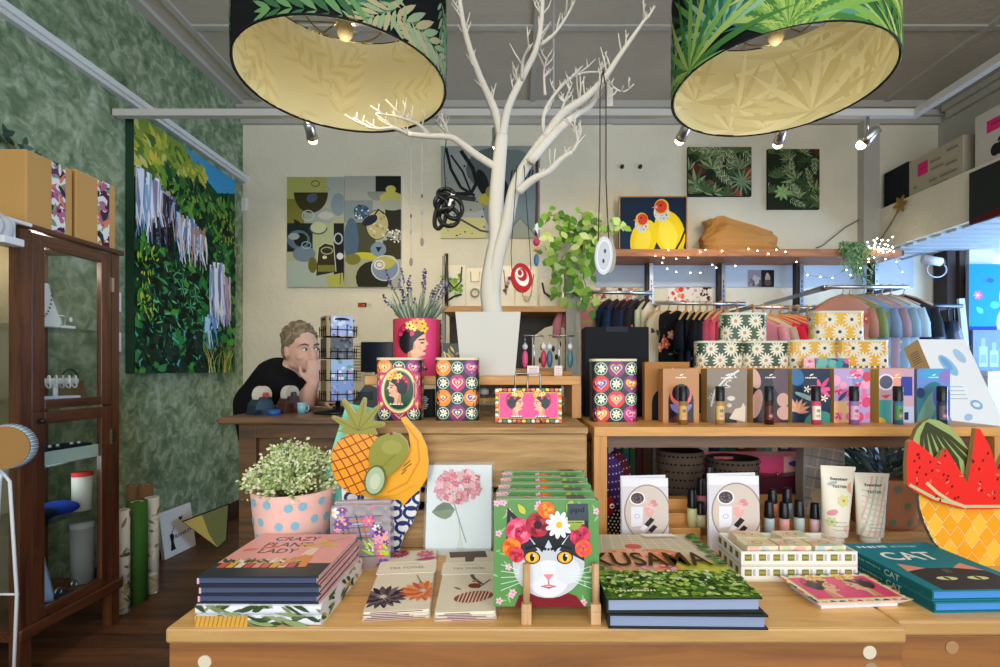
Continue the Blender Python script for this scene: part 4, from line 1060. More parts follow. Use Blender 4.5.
# painted plywood fruit bowl signs
def px(pts, u0, v0, k): return [((u-u0)*k, (v0-v)*k) for u, v in pts]
def oval(u, v, a, b, rot=0, n=26): return [(u + a*math.cos(2*PI*i/n)*math.cos(rot) - b*math.sin(2*PI*i/n)*math.sin(rot), v + a*math.cos(2*PI*i/n)*math.sin(rot) + b*math.sin(2*PI*i/n)*math.cos(rot)) for i in range(n)]
k = 1.075/F; u0 = 380; v0 = CY + (EYE-tb)/k
t = thing('fruit_sign', 'painted wooden cut-out of pineapple, avocado and banana in a blue bowl', 'sign', ((u0-CX)*k, 1.085, tb))
def fm_px(y): return lambda x, z, o: (x, y-o, z)
def cutout(nm, pts, y, col, th=.007, parent=None, art=None, edge='#e9dfbe'):
    m_ = MB(); q = px(pts, u0, v0, k); m_.prism(q, y-th, y, col, 'gloss', side=edge)
    if art:
        xs = [p[0] for p in q]; zs = [p[1] for p in q]
        A = Art(m_, fm_px(y-th), 1, 'gloss', cliprect=(min(xs), min(zs), max(xs), max(zs)), tol=.0032); A.inside = q
        A.T = lambda p: ((p[0]-u0)*k, (v0-p[1])*k)
        art(A)
    return build(nm, m_, parent or t, bevel=.0008)
def bowl_art(A):
    for i in range(5):
        for j in range(4):
            u, v = 352 + i*17 + (j % 2)*8, 498 + j*15
            A.ring(u, v, 7, 5.5, 3.2, '#23336e', 16); A.ring(u+8, v+7, 7, 5, 2, '#23336e', 10, 0, PI)
cutout('bowl', [(341,486),(420,486),(419,505),(413,522),(404,535),(398,555),(358,555),(354,540),(346,524),(342,506)], 0, '#e8e6e2', .008, art=bowl_art)
def ban_art(A):
    A.line([(406,424),(418,440),(420,460),(408,482),(388,492)], 2, '#d98f1f'); A.line([(404,466),(411,460)], 1, '#6b4a1a'); A.line([(403,470),(412,463)], 1, '#6b4a1a'); A.line([(402,474),(407,469)], 1, '#6b4a1a'); A.line([(362,492),(380,497),(398,494),(416,484)], 1.6, '#e0a02a')
cutout('banana', [(401,418),(406,416),(413,424),(421,433),(427,446),(429,462),(427,478),(420,489),(410,498),(404,505),(400,499),(384,500),(366,496),(350,489),(356,478),(386,470),(404,456),(411,446),(409,432)], -.008, '#efa826', art=ban_art)
def pine_art(A):
    for i in range(-4, 9):
        A.line([(330+i*9, 428),(344+i*9+10, 462),(352+i*9+22, 498)], 1.2, '#8c3d12'); 
    for i in range(7): A.line([(331, 450+i*10-8),(350, 444+i*10-8),(382, 430+i*10-8)], 1.2, '#8c3d12')
cutout('pineapple', [(349,434),(358,431),(370,431),(379,437),(383,452),(382,470),(372,488),(360,494),(348,490),(338,480),(333,465),(334,450),(340,440)], -.015, '#f39a1e', art=pine_art)
cutout('pineapple_crown', [(349,433),(339.5,430.5),(346,427),(333.5,417),(335,415),(352,421),(343.5,399),(346,398),(358,413),(365,397),(368,398),(367,413),(380,404),(382,406),(373,420),(386,422),(386,425),(376,428),(379,434)], -.016, '#8f8a26', art=lambda A: [A.line([(360,430),(a,b)], .8, '#6d6a18') for a, b in ((346,403),(366,402),(379,408),(338,418),(383,424))])
cutout('avocado', [(371,456),(373,445),(379,437),(388,433),(394,431),(402,433),(409,440),(411,449),(407,458),(401,466),(391,474),(378,475),(372,468)], -.0225, '#8e8d33', art=lambda A: [A.rect(392,429,395,434,'#7a2a22'), A.ell(394,446,10,7,'#9d9a43'), A.line([(398,452),(388,462),(380,470)], 1.2, '#7b7a29')])
cutout('avocado_half', oval(378, 478, 10.5, 15, .2), -.030, '#5c6b2c', .003, art=lambda A: [A.ell(378,478,9,13.4,'#a9bb96',.2), A.ell(378,479,5,8,'#c6cdb0',.2)], edge='#5c6b2c')

t = thing('mint_board', 'narrow mint green board tilted behind the painted pineapple', 'board', (P(350, 480, 1.102).x, 1.103, tb))
build('board', MB().prism([((u-350)*1.102/F, (551-v)*1.102/F) for u, v in ((347,403),(374,408),(374,551),(300,551))], -.004, .004, '#8fe0c2', 'paint'), t)

# hydrangea print leaning on the crate
W, H = .142, .192
t = thing('art_print', 'botanical print of a pink hydrangea leaning against the rough crate', 'print', (P(458, 556, 1.078).x, 1.078, tb), (0, 0, 0))
pv = MB(); pv.box(-W/2, 0, 0, W/2, .004, H, '#efece8', 'paper')
A = Art(pv, fm_front(W), H/W, 'paper'); S = A.asp; rn = random.Random(12)
A.line([(.42, S*.58), (.5, S*.40), (.62, S*.14)], .016, '#8d8a52'); A.line([(.5, S*.38), (.56, S*.06)], .008, '#a89a6d'); A.poly([(.47, S*.06), (.6, S*.06), (.55, S*.2), (.51, S*.2)], '#e3ddcf')
A.leaf(.44, S*.5, .36, .26, 3.25, '#55673a', '#6f8249'); A.line([(.44, S*.5), (.12, S*.47)], .006, '#a3ae78')
for i in range(150):
    a, r = rn.uniform(0, 2*PI), math.sqrt(rn.random())
    x, y = .48 + .36*r*math.cos(a), S*.76 + .25*r*math.sin(a)
    A.flower(x, y, rn.uniform(.035, .055), 4, rn.choice(['#e8a0ac','#f0bcc2','#d9808f','#f3cdd0','#e4929f','#c96c7d']), '#f4e3d6', .95, rn.uniform(0, 1), .15)
build('sheet', pv, t, rot=(-.17, 0, 0))
build('clear_sleeve', MB().box(-W/2-.004, -.0022, 0, W/2+.004, -.0016, H+.006, '#ffffff', 'glass'), t, rot=(-.17, 0, 0))

# folded tea towels with paper bands
def towel(label, fl, fr, bl, art, seed):
    a, b_, c_ = onz(*fl, tb), onz(*fr, tb), onz(*bl, tb)
    W = (b_-a).length; D = (c_-a).length*.98; ang = math.atan2(c_.y-a.y, c_.x-a.x) - PI/2
    M_ = Vector((0, 0, 0)); R2 = Matrix.Rotation(ang, 3, 'Z')
    cen = a + R2 @ Vector((W/2, D/2, 0))
    t = thing('tea_towel', label, 'tea towel', (cen.x, cen.y, tb), (0, 0, ang)); h = .014
    m_ = MB()
    for i in range(3):
        zz = i*h/3; g = .002*i
        m_.prism([(x, y) for x, y in rrect(W - g, D - g, .006, 3)], zz+.0002, zz+h/3, ['#c9b9a6','#d9cfbf','#eee3cf'][i], 'cloth', axis='z')
    A = Art(m_, fm_top(W, D, h), D/W, 'cloth'); A.clip = (.02, .02, .98, D/W-.02); art(A)
    Bf = Art(m_, lambda x, y, o: ((x-.5)*W, -D/2-.0004-o, y*W), h/W, 'cloth')
    rn = random.Random(seed)
    for i in range(5): Bf.line([(rn.uniform(0, .3), .02+.025*i), (rn.uniform(.5, 1), .02+.025*i)], .01, rn.choice(['#8c3560','#5b4a52','#f3ead9']))
    build('folded_cloth', m_, t, bevel=.0015)
    bd = MB(); y0 = D*.05; bh = D*.21
    bd.box(-W/2-.001, y0, h+.0006, W/2+.001, y0+bh, h+.0014, '#f2ead8', 'paper')
    n = 26
    for i in range(n):
        x = -W/2 + W*(i+.5)/n
        for yy in (y0, y0+bh): bd.lathe([(.0001, .00145), (W/n*.55, .00145), (W/n*.55, .0005)], '#f2ead8', 'paper', 8, (x, yy, h))
    A = Art(bd, lambda x, y, o: ((x-.5)*W, y0+y*W, h+.0015+o), bh/W, 'paper'); s = bh/W
    A.text('TEA TOWEL', .5, s*.42, .085, '#a79a86', 0, .62); A.line([(.3, s*.75), (.7, s*.75)], .015, '#cdbfa6')
    build('paper_band', bd, t)
def art1(A):
    S = A.asp; rn = random.Random(3)
    def dahlia(x, y, r, cols):
        for j in range(5):
            rr = r*(1-.17*j)
            for i in range(18-2*j): a = i*2*PI/(18-2*j)+j*.2; A.leaf(x+math.cos(a)*rr*.35, y+math.sin(a)*rr*.35, rr*.65, rr*.24, a, cols[(i+j) % len(cols)])
    dahlia(.24, S*.2, .40, ['#4d3d4a','#6a5866','#392c38','#7d6d78']); dahlia(.84, S*.26, .38, ['#e8743a','#f0935a','#d95f4a','#f3a56f'])
    dahlia(.25, S*.93, .24, ['#a8405a','#c96a80','#8a2f48']); A.flower(.78, S*.9, .17, 9, '#d9799a', '#e8c36a'); A.leaf(.6, S*.78, .3, .08, .2, '#8a9468'); A.leaf(.85, S*.78, .12, .4, 1.9, '#d04a86')
    A.line([(.7, S*.5), (.8, S*.36)], .02, '#7c8a5a')
def art2(A):
    S = A.asp
    A.poly([(.05, S*.98), (.8, S*.99), (.85, S*.86), (.6, S*.86), (.55, S*.72), (.42, S*.72), (.40, S*.87), (.1, S*.86)], '#6f5f5c'); A.line([(.45, S*.72), (.6, S*.48), (.75, S*.38)], .07, '#6f5f5c')
    A.ell(.62, S*.2, .34, .2, '#a25448', .3)
    for i in range(9): A.line([(.34+.06*i, S*.08+.02*i), (.42+.06*i, S*.3-.005*i)], .022, '#e9d6c4')
    A.ell(.62, S*.36, .11, .1, '#8f4038'); A.line([(.68, S*.32), (.9, S*.45)], .03, '#6a4a38'); A.ell(.62, S*.43, .05, .05, '#c78a6a'); A.leaf(.4, S*.3, .2, .06, 2.4, '#7c8a5a')
towel('folded tea towel printed with orange and plum dahlias, the left of two', (361, 622), (430, 622), (386, 557), art1, 1)
towel('folded tea towel with paper band and striped bird, right beside the cat napkins', (433, 622), (497, 622), (447, 557), art2, 2)

# packs of cat napkins in a wooden peg stand
def cat_art(A, full=True):
    S = A.asp; rn = random.Random(5); A.bg('#5f9352')
    for i in range(40):
        x, y = rn.choice([(rn.uniform(0, .22), rn.uniform(0, S)), (rn.uniform(.8, 1), rn.uniform(0, S)), (rn.uniform(0, 1), rn.uniform(S*.82, S))])
        A.leaf(x, y, rn.uniform(.05, .1), .02, rn.uniform(0, 6.28), '#8fc07c')
        if i % 2: A.flower(x, y, .034, 5, '#f2b9cc', '#d9668f', .8)
    A.T = None
    A.poly([(.2, 0), (.24, .1), (.36, .16), (.6, .16), (.78, .1), (.86, 0)], '#7c1a22')
    A.poly([(.12, .62), (.13, .92), (.3, .76), (.4, .60)], '#23262e'); A.poly([(.9, .62), (.90, .90), (.74, .76), (.64, .60)], '#23262e'); A.poly([(.155, .68), (.16, .84), (.25, .74)], '#9c6b6a')
    A.ell(.52, .40, .34, .32, '#c9ccd2', 0, 30); A.poly([(.18, .42), (.2, .6), (.3, .7), (.42, .52), (.3, .48)], '#2b2e37'); A.poly([(.86, .42), (.84, .6), (.74, .7), (.62, .52), (.74, .48)], '#2b2e37')
    A.poly([(.3, .7), (.46, .50), (.52, .62), (.58, .50), (.74, .7), (.52, .76)], '#1d2027')
    A.ell(.52, .26, .19, .17, '#e3e4e8', 0, 24); A.ell(.34, .33, .12, .12, '#dcdfe4'); A.ell(.7, .33, .12, .12, '#dcdfe4')
    A.line([(.30, .535), (.40, .565), (.50, .53)], .028, '#14161b'); A.line([(.54, .53), (.64, .565), (.74, .535)], .028, '#14161b'); A.ell(.52, .53, .012, .012, '#14161b')
    for x in (.365, .675):
        A.ell(x, .455, .078, .062, '#14161b'); A.ell(x, .455, .066, .052, '#f0a21f'); A.ell(x, .455, .050, .040, '#f7c84a'); A.ell(x, .455, .022, .036, '#14161b'); A.ell(x+.014, .472, .009, .009, '#ffffff')
    A.poly([(.47, .30), (.57, .30), (.52, .235)], '#e8899a'); A.line([(.52, .24), (.52, .20)], .01, '#8d5560'); A.line([(.45, .185), (.52, .20), (.59, .185)], .013, '#d96a7c'); A.poly([(.46, .185), (.58, .185), (.52, .165)], '#c94f5f')
    for sgn in (-1, 1):
        for i in range(5): A.line([(.52+sgn*.2, .25+.015*i), (.52+sgn*.45, .15+.06*i)], .006, '#d9efe0')
    for x, y, r, cc in ((.24, .70, .14, ['#d9365a','#e8557a','#c42a4c','#f07a98','#b81f40']), (.17, .55, .10, ['#e8621f','#f08a2a','#d94a1a']), (.22, .48, .08, ['#c42a3c','#d9465a','#a81f30']), (.42, .76, .13, ['#9c1c30','#b82a40','#7c1424','#c43a50']), (.50, .90, .09, ['#f07a1f','#e8621f','#f3a03a']), (.82, .66, .11, ['#c42a4c','#d9456a','#a81f3c']), (.85, .54, .09, ['#f0702a','#e8553a','#d9456a'])): A.rose(x, y, r, cc, x*7)
    A.ell(.42, .76, .04, .04, '#3a1218')
    A.flower(.62, .76, .13, 11, '#f4f3ee', '#f0b92a', .45); A.leaf(.72, .72, .16, .09, .6, '#8aa83a'); A.leaf(.7, .88, .14, .07, 1.2, '#9ab84a'); A.leaf(.3, .86, .12, .06, 2.2, '#c9c43a')
    A.poly([(.70, .80), (.895, .80), (.895, S*.97), (.70, S*.97)], '#3c4552'); A.text('ppd', .795, .895, .065, '#12141b', 0, .13); A.rect(.70, .765, .86, .80, '#a9b43a'); A.marks(.78, .783, .14, .014, 9, '#2a2e1a')
W, H, D = .17, .168, .028
for i, lab in enumerate(('front cat napkin pack, whole cat face with flower crown showing', 'second cat napkin pack, just behind the front one', 'third cat napkin pack from the front in the peg stand', 'fourth cat napkin pack from the front, near the back of the stand', 'rearmost cat napkin pack in the peg stand, nearest the crate')):
    Y = .815 + i*.0555
    t = thing('napkin_pack', lab, 'napkins', (.0505 + .002*i, Y, tb+.0205), group='cat napkin packs in the peg stand')
    m_ = MB().rbox(W, D, H, .006, '#4f8048', 'gloss'); A = Art(m_, fm_front(W, -D/2), H/W, 'gloss')
    if i == 0: cat_art(A)
    else:
        A.clip = (0, S*.55, 1, H/W); cat_art(A)
    build('napkins', m_, t, rot=(-.055, 0, 0), bevel=.002)
    B = MB().box(-W/2+.004, -D/2+.003, H, W/2-.004, D/2-.003, H+.0015, '#7fb98a', 'gloss')
    A = Art(B, lambda x, y, o: ((x-.5)*W, (y-.08)*W, H+.0015+o), .16, 'gloss'); rn = random.Random(i)
    for j in range(12): A.flower(rn.uniform(.05, .95), rn.uniform(.02, .14), .03, 5, '#f2c3d2', '#d97a9c', .8)
    A.rect(.7, .01, .88, .15, '#3c4552')
    build('folded_wrapper', B, t, rot=(-.055, 0, 0))
t = thing('napkin_stand', 'wooden stand with two upright pegs holding the cat napkin packs', 'stand', (.0715, .786, tb))
for x in (-.0535, .0555):
    r_ = build('runner', MB().box(x-.008, -.002, 0, x+.008, .30, .0195, mat='light_peg').box(x-.008, -.002, .0195, x+.008, .010, .032, mat='light_peg'), t, bevel=.001)
    build('peg', MB().tube([(x, .004, .031), (x, .004, .094)], .0058, '#d8b48a', 'light_peg', 12), t)
build('cross_rail', MB().box(-.0455, .27, .002, .0475, .29, .015, mat='light_peg'), t)

# garden art books
def kus(A):
    S = A.asp; rn = random.Random(9); A.bg('#d9cdb4')
    for i in range(14): A.line([(i*.08-.05, S), (.5+(i*.08-.55)*1.2, S*.68)], .008, '#efe6d2'); 
    for i in range(8): A.line([(0, S*(.7+.04*i)), (1, S*(.72+.04*i))], .006, '#b9a88a')
    A.rect(0, 0, 1, S*.36, '#4f7a2a'); A.blobs(50, ['#7a9a3a','#9ab04a','#c9c04a','#5f8a2f'], .03, .07, rn, 0, S*.30, 1, S*.42)
    A.ell(.40, S*.52, .36, .19*S, '#f0a878'); A.ell(.22, S*.52, .16, .18*S, '#f3b58a'); A.ell(.58, S*.52, .18, .18*S, '#ee9468'); A.ell(.40, S*.54, .12, .19*S, '#f5bd98'); A.ell(.40, S*.75, .07, .05*S, '#d9685a')
    A.ell(.82, S*.42, .2, .09*S, '#c9c84a'); A.blobs(24, ['#d9604a','#f0c09a','#e87a5a'], .01, .022, rn, .1, S*.42, .68, S*.68)
    A.blobs(520, ['#4f7a2c','#7fa63c','#9fc456','#3f6224','#bcd46a','#6a9436','#2f4a1c','#cfe08a'], .008, .03, rn, -.02, 0, 1.02, S*.33)
    A.blobs(50, ['#e3ecd4','#c9dcae'], .008, .02, rn, .05, S*.12, .95, S*.32); A.blobs(14, ['#d98fb0','#e8b0c8'], .012, .03, rn, .2, S*.33, .6, S*.40); A.blobs(60, ['#3a5a2a','#4f7234','#6f8f4a'], .012, .035, rn, .91, S*.4, 1, S*.95)
    A.poly([(.52, S*.96), (.8, S*.96), (.82, S*.90), (.55, S*.90)], '#f2f0e8')
    A.text('KUSAMA', .45, S*.49, .27, '#4a3208', 0, .88); A.marks(.22, S*.05, .24, .03, 11, '#f0ead0')
gx, gy = .262, .925
book('art_book', 'lower copy of the large garden art book', .245, .30, .0225, (gx+.008, gy-.004, tb), -.02, '#22262c', '#8d9ab8', None, 'garden art books')  # both copies: blue light and shade on white page edges put into their colour
book('art_book', 'upper large garden art book with orange dome and KUSAMA lettering', .243, .30, .023, (gx, gy+.002, tb+.0228), .012, '#2a3026', '#97a4c0', kus, 'garden art books', gloss='paper')

# standing folded cards with a tray photo
def tray_card(A):
    S = A.asp; A.bg('#d8d3da'); A.T = lambda p: (p[0], S*.17 + p[1]*.83); A.rect(0, S*.86, 1, S, '#e8e6ec'); A.ell(.55, S*.42, .5, .66*S*.72, '#9d8b80', 0, 30); A.ell(.55, S*.42, .47, .63*S*.72, '#d3c4ba', 0, 30)
    A.ell(.34, S*.66, .17, .17, '#f0ede9'); A.ell(.34, S*.66, .14, .14, '#4f4148'); rn = random.Random(2); A.blobs(30, ['#8a7a80','#2c2428','#6a5a60'], .008, .02, rn, .25, S*.6, .43, S*.72)
    A.poly([(.2, S*.18), (.44, S*.2), (.46, S*.52), (.2, S*.52)], '#e9e6f0'); A.ring(.33, S*.36, .05, .05, .012, '#a39cb0')
    A.blobs(18, ['#e8a9a6','#f0c0ba','#d98f90'], .03, .07, rn, .52, S*.38, .72, S*.62)
    A.line([(.42, S*.12), (.62, S*.3)], .1, '#efeaf0'); A.line([(.52, S*.2), (.66, S*.32)], .11, '#2a2228'); A.line([(.52, S*.04), (.68, S*.18)], .1, '#b48a98'); A.line([(.6, S*.1), (.72, S*.2)], .1, '#2a2228')
for u, w, H, Y, lab in ((645.5, 47, .158, 1.112, 'white standing card with tray photo at the left end of the lower shelf'), (735, 51, .166, 1.098, 'white standing card with tray photo between the small bottles')):
    W = w/F*Y
    t = thing('display_card', lab, 'card', ((u-CX)/F*Y, Y, tb)); m_ = MB().box(-W/2, 0, 0, W/2, .002, H, '#eceaf0', 'gloss')
    A = Art(m_, fm_front(W), H/W, 'gloss'); tray_card(A); build('front_leaf', m_, t, rot=(-.05, 0, 0))
    build('back_leaf', MB().box(-W/2, .012, 0, W/2, .014, H*1.03, '#e3e1ea', 'paper'), t, rot=(-.02, 0, .1))

# lattice trays of boxed soaps
tx0, tx1, ty0, ty1 = .428, .648, .946, 1.056
for i, lab in enumerate(('lower white lattice tray under the soap tray', 'white lattice tray with gold squares holding boxed soaps')):
    z = tb + i*.0285; w, d, h = (tx1-tx0)/2, (ty1-ty0)/2, .028
    t = thing('lattice_tray', lab, 'tray', ((tx0+tx1)/2, (ty0+ty1)/2, z), group='white lattice trays')
    build('base', MB().box(-w, -d, 0, w, d, .004, '#d9d3c0'), t)
    for nm, a in (('front_wall', (-w, -d, .004, w, -d+.004, h)), ('back_wall', (-w, d-.004, .004, w, d, h)), ('side_wall', (-w, -d+.004, .004, -w+.004, d-.004, h)), ('side_wall', (w-.004, -d+.004, .004, w, d-.004, h))):
        m_ = MB().box(*a, '#ece8dc')
        if nm == 'front_wall':
            A = Art(m_, fm_front(2*w, -d, .004), .11, 'paper')
            for q in range(8): A.rect(.03+q*.123, .03, .03+q*.123+.06, .085, '#77763a'); A.rect(.035+q*.123, .045, .085+q*.123, .07, '#a19a4e'); A.rect(.1+q*.123, .03, .122+q*.123, .085, '#b9b6c4')
        elif nm == 'side_wall' and a[0] < 0:
            A = Art(m_, lambda x, y, o: (-w-o, d-2*d*x, .004 + y*2*d), .22, 'paper')
            for q in range(4): A.rect(.06+q*.24, .06, .06+q*.24+.12, .17, '#77763a')
        build(nm, m_, t)
rn = random.Random(5)
for x, y, rz, lab in ((-.065, -.024, .05, 'boxed soap at the front left of the lattice tray'), (.0, -.022, -.03, 'boxed soap at the front middle of the lattice tray'), (.066, -.022, .04, 'boxed soap at the front right of the lattice tray'), (-.06, .026, -.04, 'boxed soap at the back left of the lattice tray'), (.03, .027, .03, 'boxed soap at the back right of the lattice tray')):
    m_ = MB().box(-.03, -.021, 0, .03, .021, .030, '#ecdcbe', 'paper')
    for fm, asp in ((fm_top(.06, .042, .030), .7), (fm_front(.06, -.021), .5)):
        A = Art(m_, fm, asp, 'paper'); A.blobs(5, ['#f0c9a9','#c9d6a9','#b9d0d0','#f0b8a8','#e8dc9a'], .1, .25, rn); A.ring(.5, asp*.5, .16, .12, .025, '#b8474a', 14)
        for q in range(3): A.line([(.12+.1*q, asp*.2), (.3+.1*q, asp*.8)], .018, '#d9b36a')
    tag(build('soap_box', m_, loc=((tx0+tx1)/2+x, (ty0+ty1)/2+y, tb+.0285+.0045), rot=(0, 0, rz)), lab, 'soap', 'boxed soaps in the lattice tray')

# little pink tray with two painted women
W, D = .170, .108
t = thing('trinket_tray', 'small pink rectangular dish with two profiles, at front edge beside the teal books', 'tray', (.578, .884, tb), (0, 0, .07))
m_ = MB(); m_.frus(W*.40, D*.38, W*.5, D*.5, .004, .016, '#f4efe6', 'gloss'); m_.box(-W*.4, -D*.38, 0, W*.4, D*.38, .004, '#dfe0ea', 'gloss')
A = Art(m_, fm_top(W, D, .0162), D/W, 'gloss'); S = A.asp; A.bg('#f3ead8'); rn = random.Random(7)
for i in range(44):
    e = i/44*4; x, y = ((e, .0), (1, (e-1)*S), (1-(e-2), S), (0, S*(1-(e-3))))[int(e)]
    A.ell(x, y, .04, .03, ['#e0352f','#f3c52f','#2f7d4a','#22252b','#f08a1f'][i % 5], rn.uniform(0, 3), 8)
A.rect(.06, .06, .94, S-.06, '#f0a63a'); A.rect(.075, .075, .925, S-.075, '#ea3f7c')
profile_woman(A, .3, S*.5, S*.72, 1, collar=False); profile_woman(A, .72, S*.5, S*.72, -1, collar=False)
build('dish', m_, t)

# teal cat books
def catcover(A):
    S = A.asp; A.bg('#1d7f8c'); A.marks(.28, S*.90, .34, .07, 6, '#dfeef0'); A.marks(.64, S*.90, .3, .05, 7, '#8fc4c8', 2); A.text('CAT', .46, S*.67, .22, '#f1f4f2', 0, .56)
    A.poly([(.1, 0), (.12, S*.3), (.16, S*.46), (.34, S*.40), (.66, S*.40), (.84, S*.46), (.9, S*.3), (.92, 0)], '#3a3836'); A.poly([(.12, S*.34), (.165, S*.5), (.36, S*.40)], '#e3977c'); A.poly([(.64, S*.40), (.82, S*.5), (.89, S*.34)], '#e3977c')
    for x in (.36, .66): A.ell(x, S*.2, .1, .04, '#d9dc9a'); A.ell(x, S*.2, .02, .038, '#2a2826')
    for i in range(3): A.line([(.48+.03*i, S*.3), (.5+.02*i, S*.38)], .008, '#8a8580')
for i, (lab, dx, dy) in enumerate((('lower teal cat book of the pair at the right front edge', .002, -.002), ('upper teal cat book with dark cat face on its cover', 0, 0))):
    w, d, h = .185, .222, .0185; z = tb + .0187*i
    t = book('cat_book', lab, w, d, h, (.776+dx, .938+dy, z), .035, '#17747f', '#4f8fd6', catcover if i else None, 'teal cat books', '#145f66', gloss='paper')
    m_ = MB(); A = Art(m_, lambda x, y, o: (-w/2-o-.0002, d/2-x*d, y*d), h/d, 'gloss'); A.text('CAT', .62, h/d*.5, .05, '#9fc6c4', 0, .16); A.marks(.36, h/d*.5, .3, .022, 10, '#6f9f9f')
    build('spine_lettering', m_, t)

# watermelon sign
k = 1.0/F; u0 = 985; v0 = CY + (EYE-tb)/k
t = thing('watermelon_sign', 'painted wooden cut-out of watermelon slices in an orange diamond bowl', 'sign', ((u0-CX)*k, 1.035, tb), (0, 0, 0))
def stripes(A):
    for i in range(7):
        x = (926, 934, 944, 955, 966, 977, 988)[i]
        A.line([(937, 424), (937+(x-937)*.45, 438), (937+(x-937)*.9+4, 462), (x+6, 492)], 2.2, '#3b3f1e', 6.5)
cutout('striped_melon', [(933,424),(927,431),(923,441),(926,452),(936,462),(955,484),(973,494),(1000,494),(986,470),(980,452),(972,440),(961,428),(950,422),(940,420)], 0, '#98a868', .010, art=stripes, edge='#8a7a55')
def diamonds(A):
    for i in range(10):
        for j in range(6):
            u, v = 930 + i*15 + (j % 2)*7.5, 502 + j*13
            A.poly([(u, v-11), (u+8.5, v), (u, v+11), (u-8.5, v)], '#eea01c' if (i+j) % 3 else '#f5b83a')
cutout('bowl', [(928,494),(929,510),(934,526),(944,546),(958,560),(972,567),(972,570),(1022,570),(1022,566),(1040,550),(1050,528),(1053,494)], -.002, '#e6e9d9', .010, art=diamonds, edge='#6b6357')
def seeds(A):
    rn = random.Random(4); A.line([(914,486),(940,500),(970,508),(1010,508)], 3, '#b9c08a')
    for i in range(60):
        u, v = rn.uniform(917, 1030), rn.uniform(446, 502)
        A.ell(u, v, 1.0, 1.7, '#5b1210', .4, 7)
    for i in range(26): A.ell(rn.uniform(918, 1020), rn.uniform(452, 500), 2.4, 1, '#ff6a5a', rn.uniform(0, 3), 7)
    A.line([(931,484),(942,494),(956,503),(972,509)], 3.2, '#c9bd8f')
cutout('red_slice', [(913.5,443),(917,440.5),(930,450),(942,461),(951.5,449.5),(960,463),(973,485),(977,462),(981.5,429),(986,430),(995,446),(1003,470),(1012,452),(1020,446),(1040,470),(1052,492),(1048,508),(1000,511),(968,511),(940,503),(922,494),(912,487),(911.5,465)], -.013, '#e8281e', .010, art=seeds, edge='#b98a5a')
# ================================================================ things on the crate, riser and shelf unit
def tin(name, label, u, v1, v0, w_px, Y, z, D, art, side=None, r=.012, rim=None, group=None, cat='tin'):
    W = w_px/F*Y; H = (v1-v0)/F*Y; x = (u-CX)/F*Y
    t = thing(name, label, cat, (x, Y + D/2, z), group=group)
    m_ = MB().rbox(W, D, H-.006, r, side or '#2b2430', 'gloss', n=5)
    per = 2*(W-2*r) + 2*(D-2*r) + 2*PI*r
    A = Art(m_, fm_perim(W, D, r), (H-.006)/W, 'gloss', tol=.12, base=.0004)
    A.clip = (-D/W - .02, 0, per/W*.5 + .02, (H-.006)/W)
    A.per = per/W
    art(A); build('tin_body', m_, t)
    build('lid', MB().rbox(W+.002, D+.002, .006, r+.001, rim or '#d9cfa8', 'gloss', z0=H-.0058), t, bevel=.001)
    return t
def oval_lady(A):
    S = A.asp; folk_tiles(A, 3, None, 0, 1.0, 0, S); A.rect(.0, S*.2, 1.0, S*.8, '#c4296f'); A.poly([(0, S*.5), (.12, S*.8), (.0, S*.8)], '#f08a1c'); A.poly([(1, S*.5), (.86, S*.2), (1, S*.2)], '#f08a1c')
    for x, y in ((.1, S*.72), (.9, S*.72), (.1, S*.28), (.9, S*.28)): A.heart(x, y, .08, '#f3a21c'); A.ell(x, y, .03, .03, '#f4e7b8')
    A.ell(.5, S*.5, .42, S*.40, '#d83a2c', 0, 30); A.ell(.5, S*.5, .395, S*.375, '#f1e3b4', 0, 30); A.ell(.5, S*.5, .35, S*.335, '#9fb45a', 0, 30); A.ell(.5, S*.5, .33, S*.315, '#184a36', 0, 30)
    profile_woman(A, .47, S*.5, S*.52, -1)
    folk_tiles(A, 3, None, 1.02, 1.6, 0, S)
tin('tea_tin', 'square tin with a woman in a green oval, on the rough crate', 398, 420, 357, 44, 1.262, CZ, .055, oval_lady)
tin('tea_tin', 'tall colourful folk-tile tin on the rough crate beside the white planter', 456.5, 420, 357, 43, 1.262, CZ, .055, lambda A: (folk_tiles(A, 3, None, 0, 1.0, 0), folk_tiles(A, 2, None, 1.0, 1.7, 0)))
tin('tea_tin', 'dark folk-tile tin standing before the black box on the shelf unit', 615, 421, 358, 46, 1.262, SZ, .06, lambda A: (folk_tiles(A, 3, None, 0, 1.0, 0, None, 1), folk_tiles(A, 2, None, 1.0, 1.6, 0)), r=.016)

# tray with two women on a wire easel
Y = 1.20; W = 66/F*Y; H = 34/F*Y; zc_ = CZ
t = thing('display_tray', 'pink rectangular tray with two facing profiles propped on the crate', 'tray', ((528.5-CX)/F*Y, Y, zc_+.002))
m_ = MB().prism([(x, y + H/2) for x, y in rrect(W, H, .006, 4)], -.006, .004, '#e9dcc0', 'gloss'); A = Art(m_, fm_front(W, -.006), H/W, 'gloss'); S = A.asp
A.bg('#22252b')
for i in range(56):
    e = i/56*4; x, y = ((e, .02), (.98, (e-1)*S), (1-(e-2), S-.02), (.02, S*(1-(e-3))))[int(e)]
    A.ell(x, y, .032, .026, ['#e0352f','#f3c52f','#2f7d4a','#f4efe2','#f08a1f'][i % 5], i, 8)
A.rect(.05, .06, .95, S-.06, '#f0b13a'); A.rect(.06, .07, .94, S-.07, '#e8438a')
profile_woman(A, .3, S*.5, S*.74, 1); profile_woman(A, .7, S*.5, S*.74, -1)
build('tray_face', m_, t, rot=(-.10, 0, 0))
t = thing('wire_easel', 'grey wire easel looping above the pink tray on the crate', 'easel', ((528-CX)/F*Y, Y+.014, CZ))
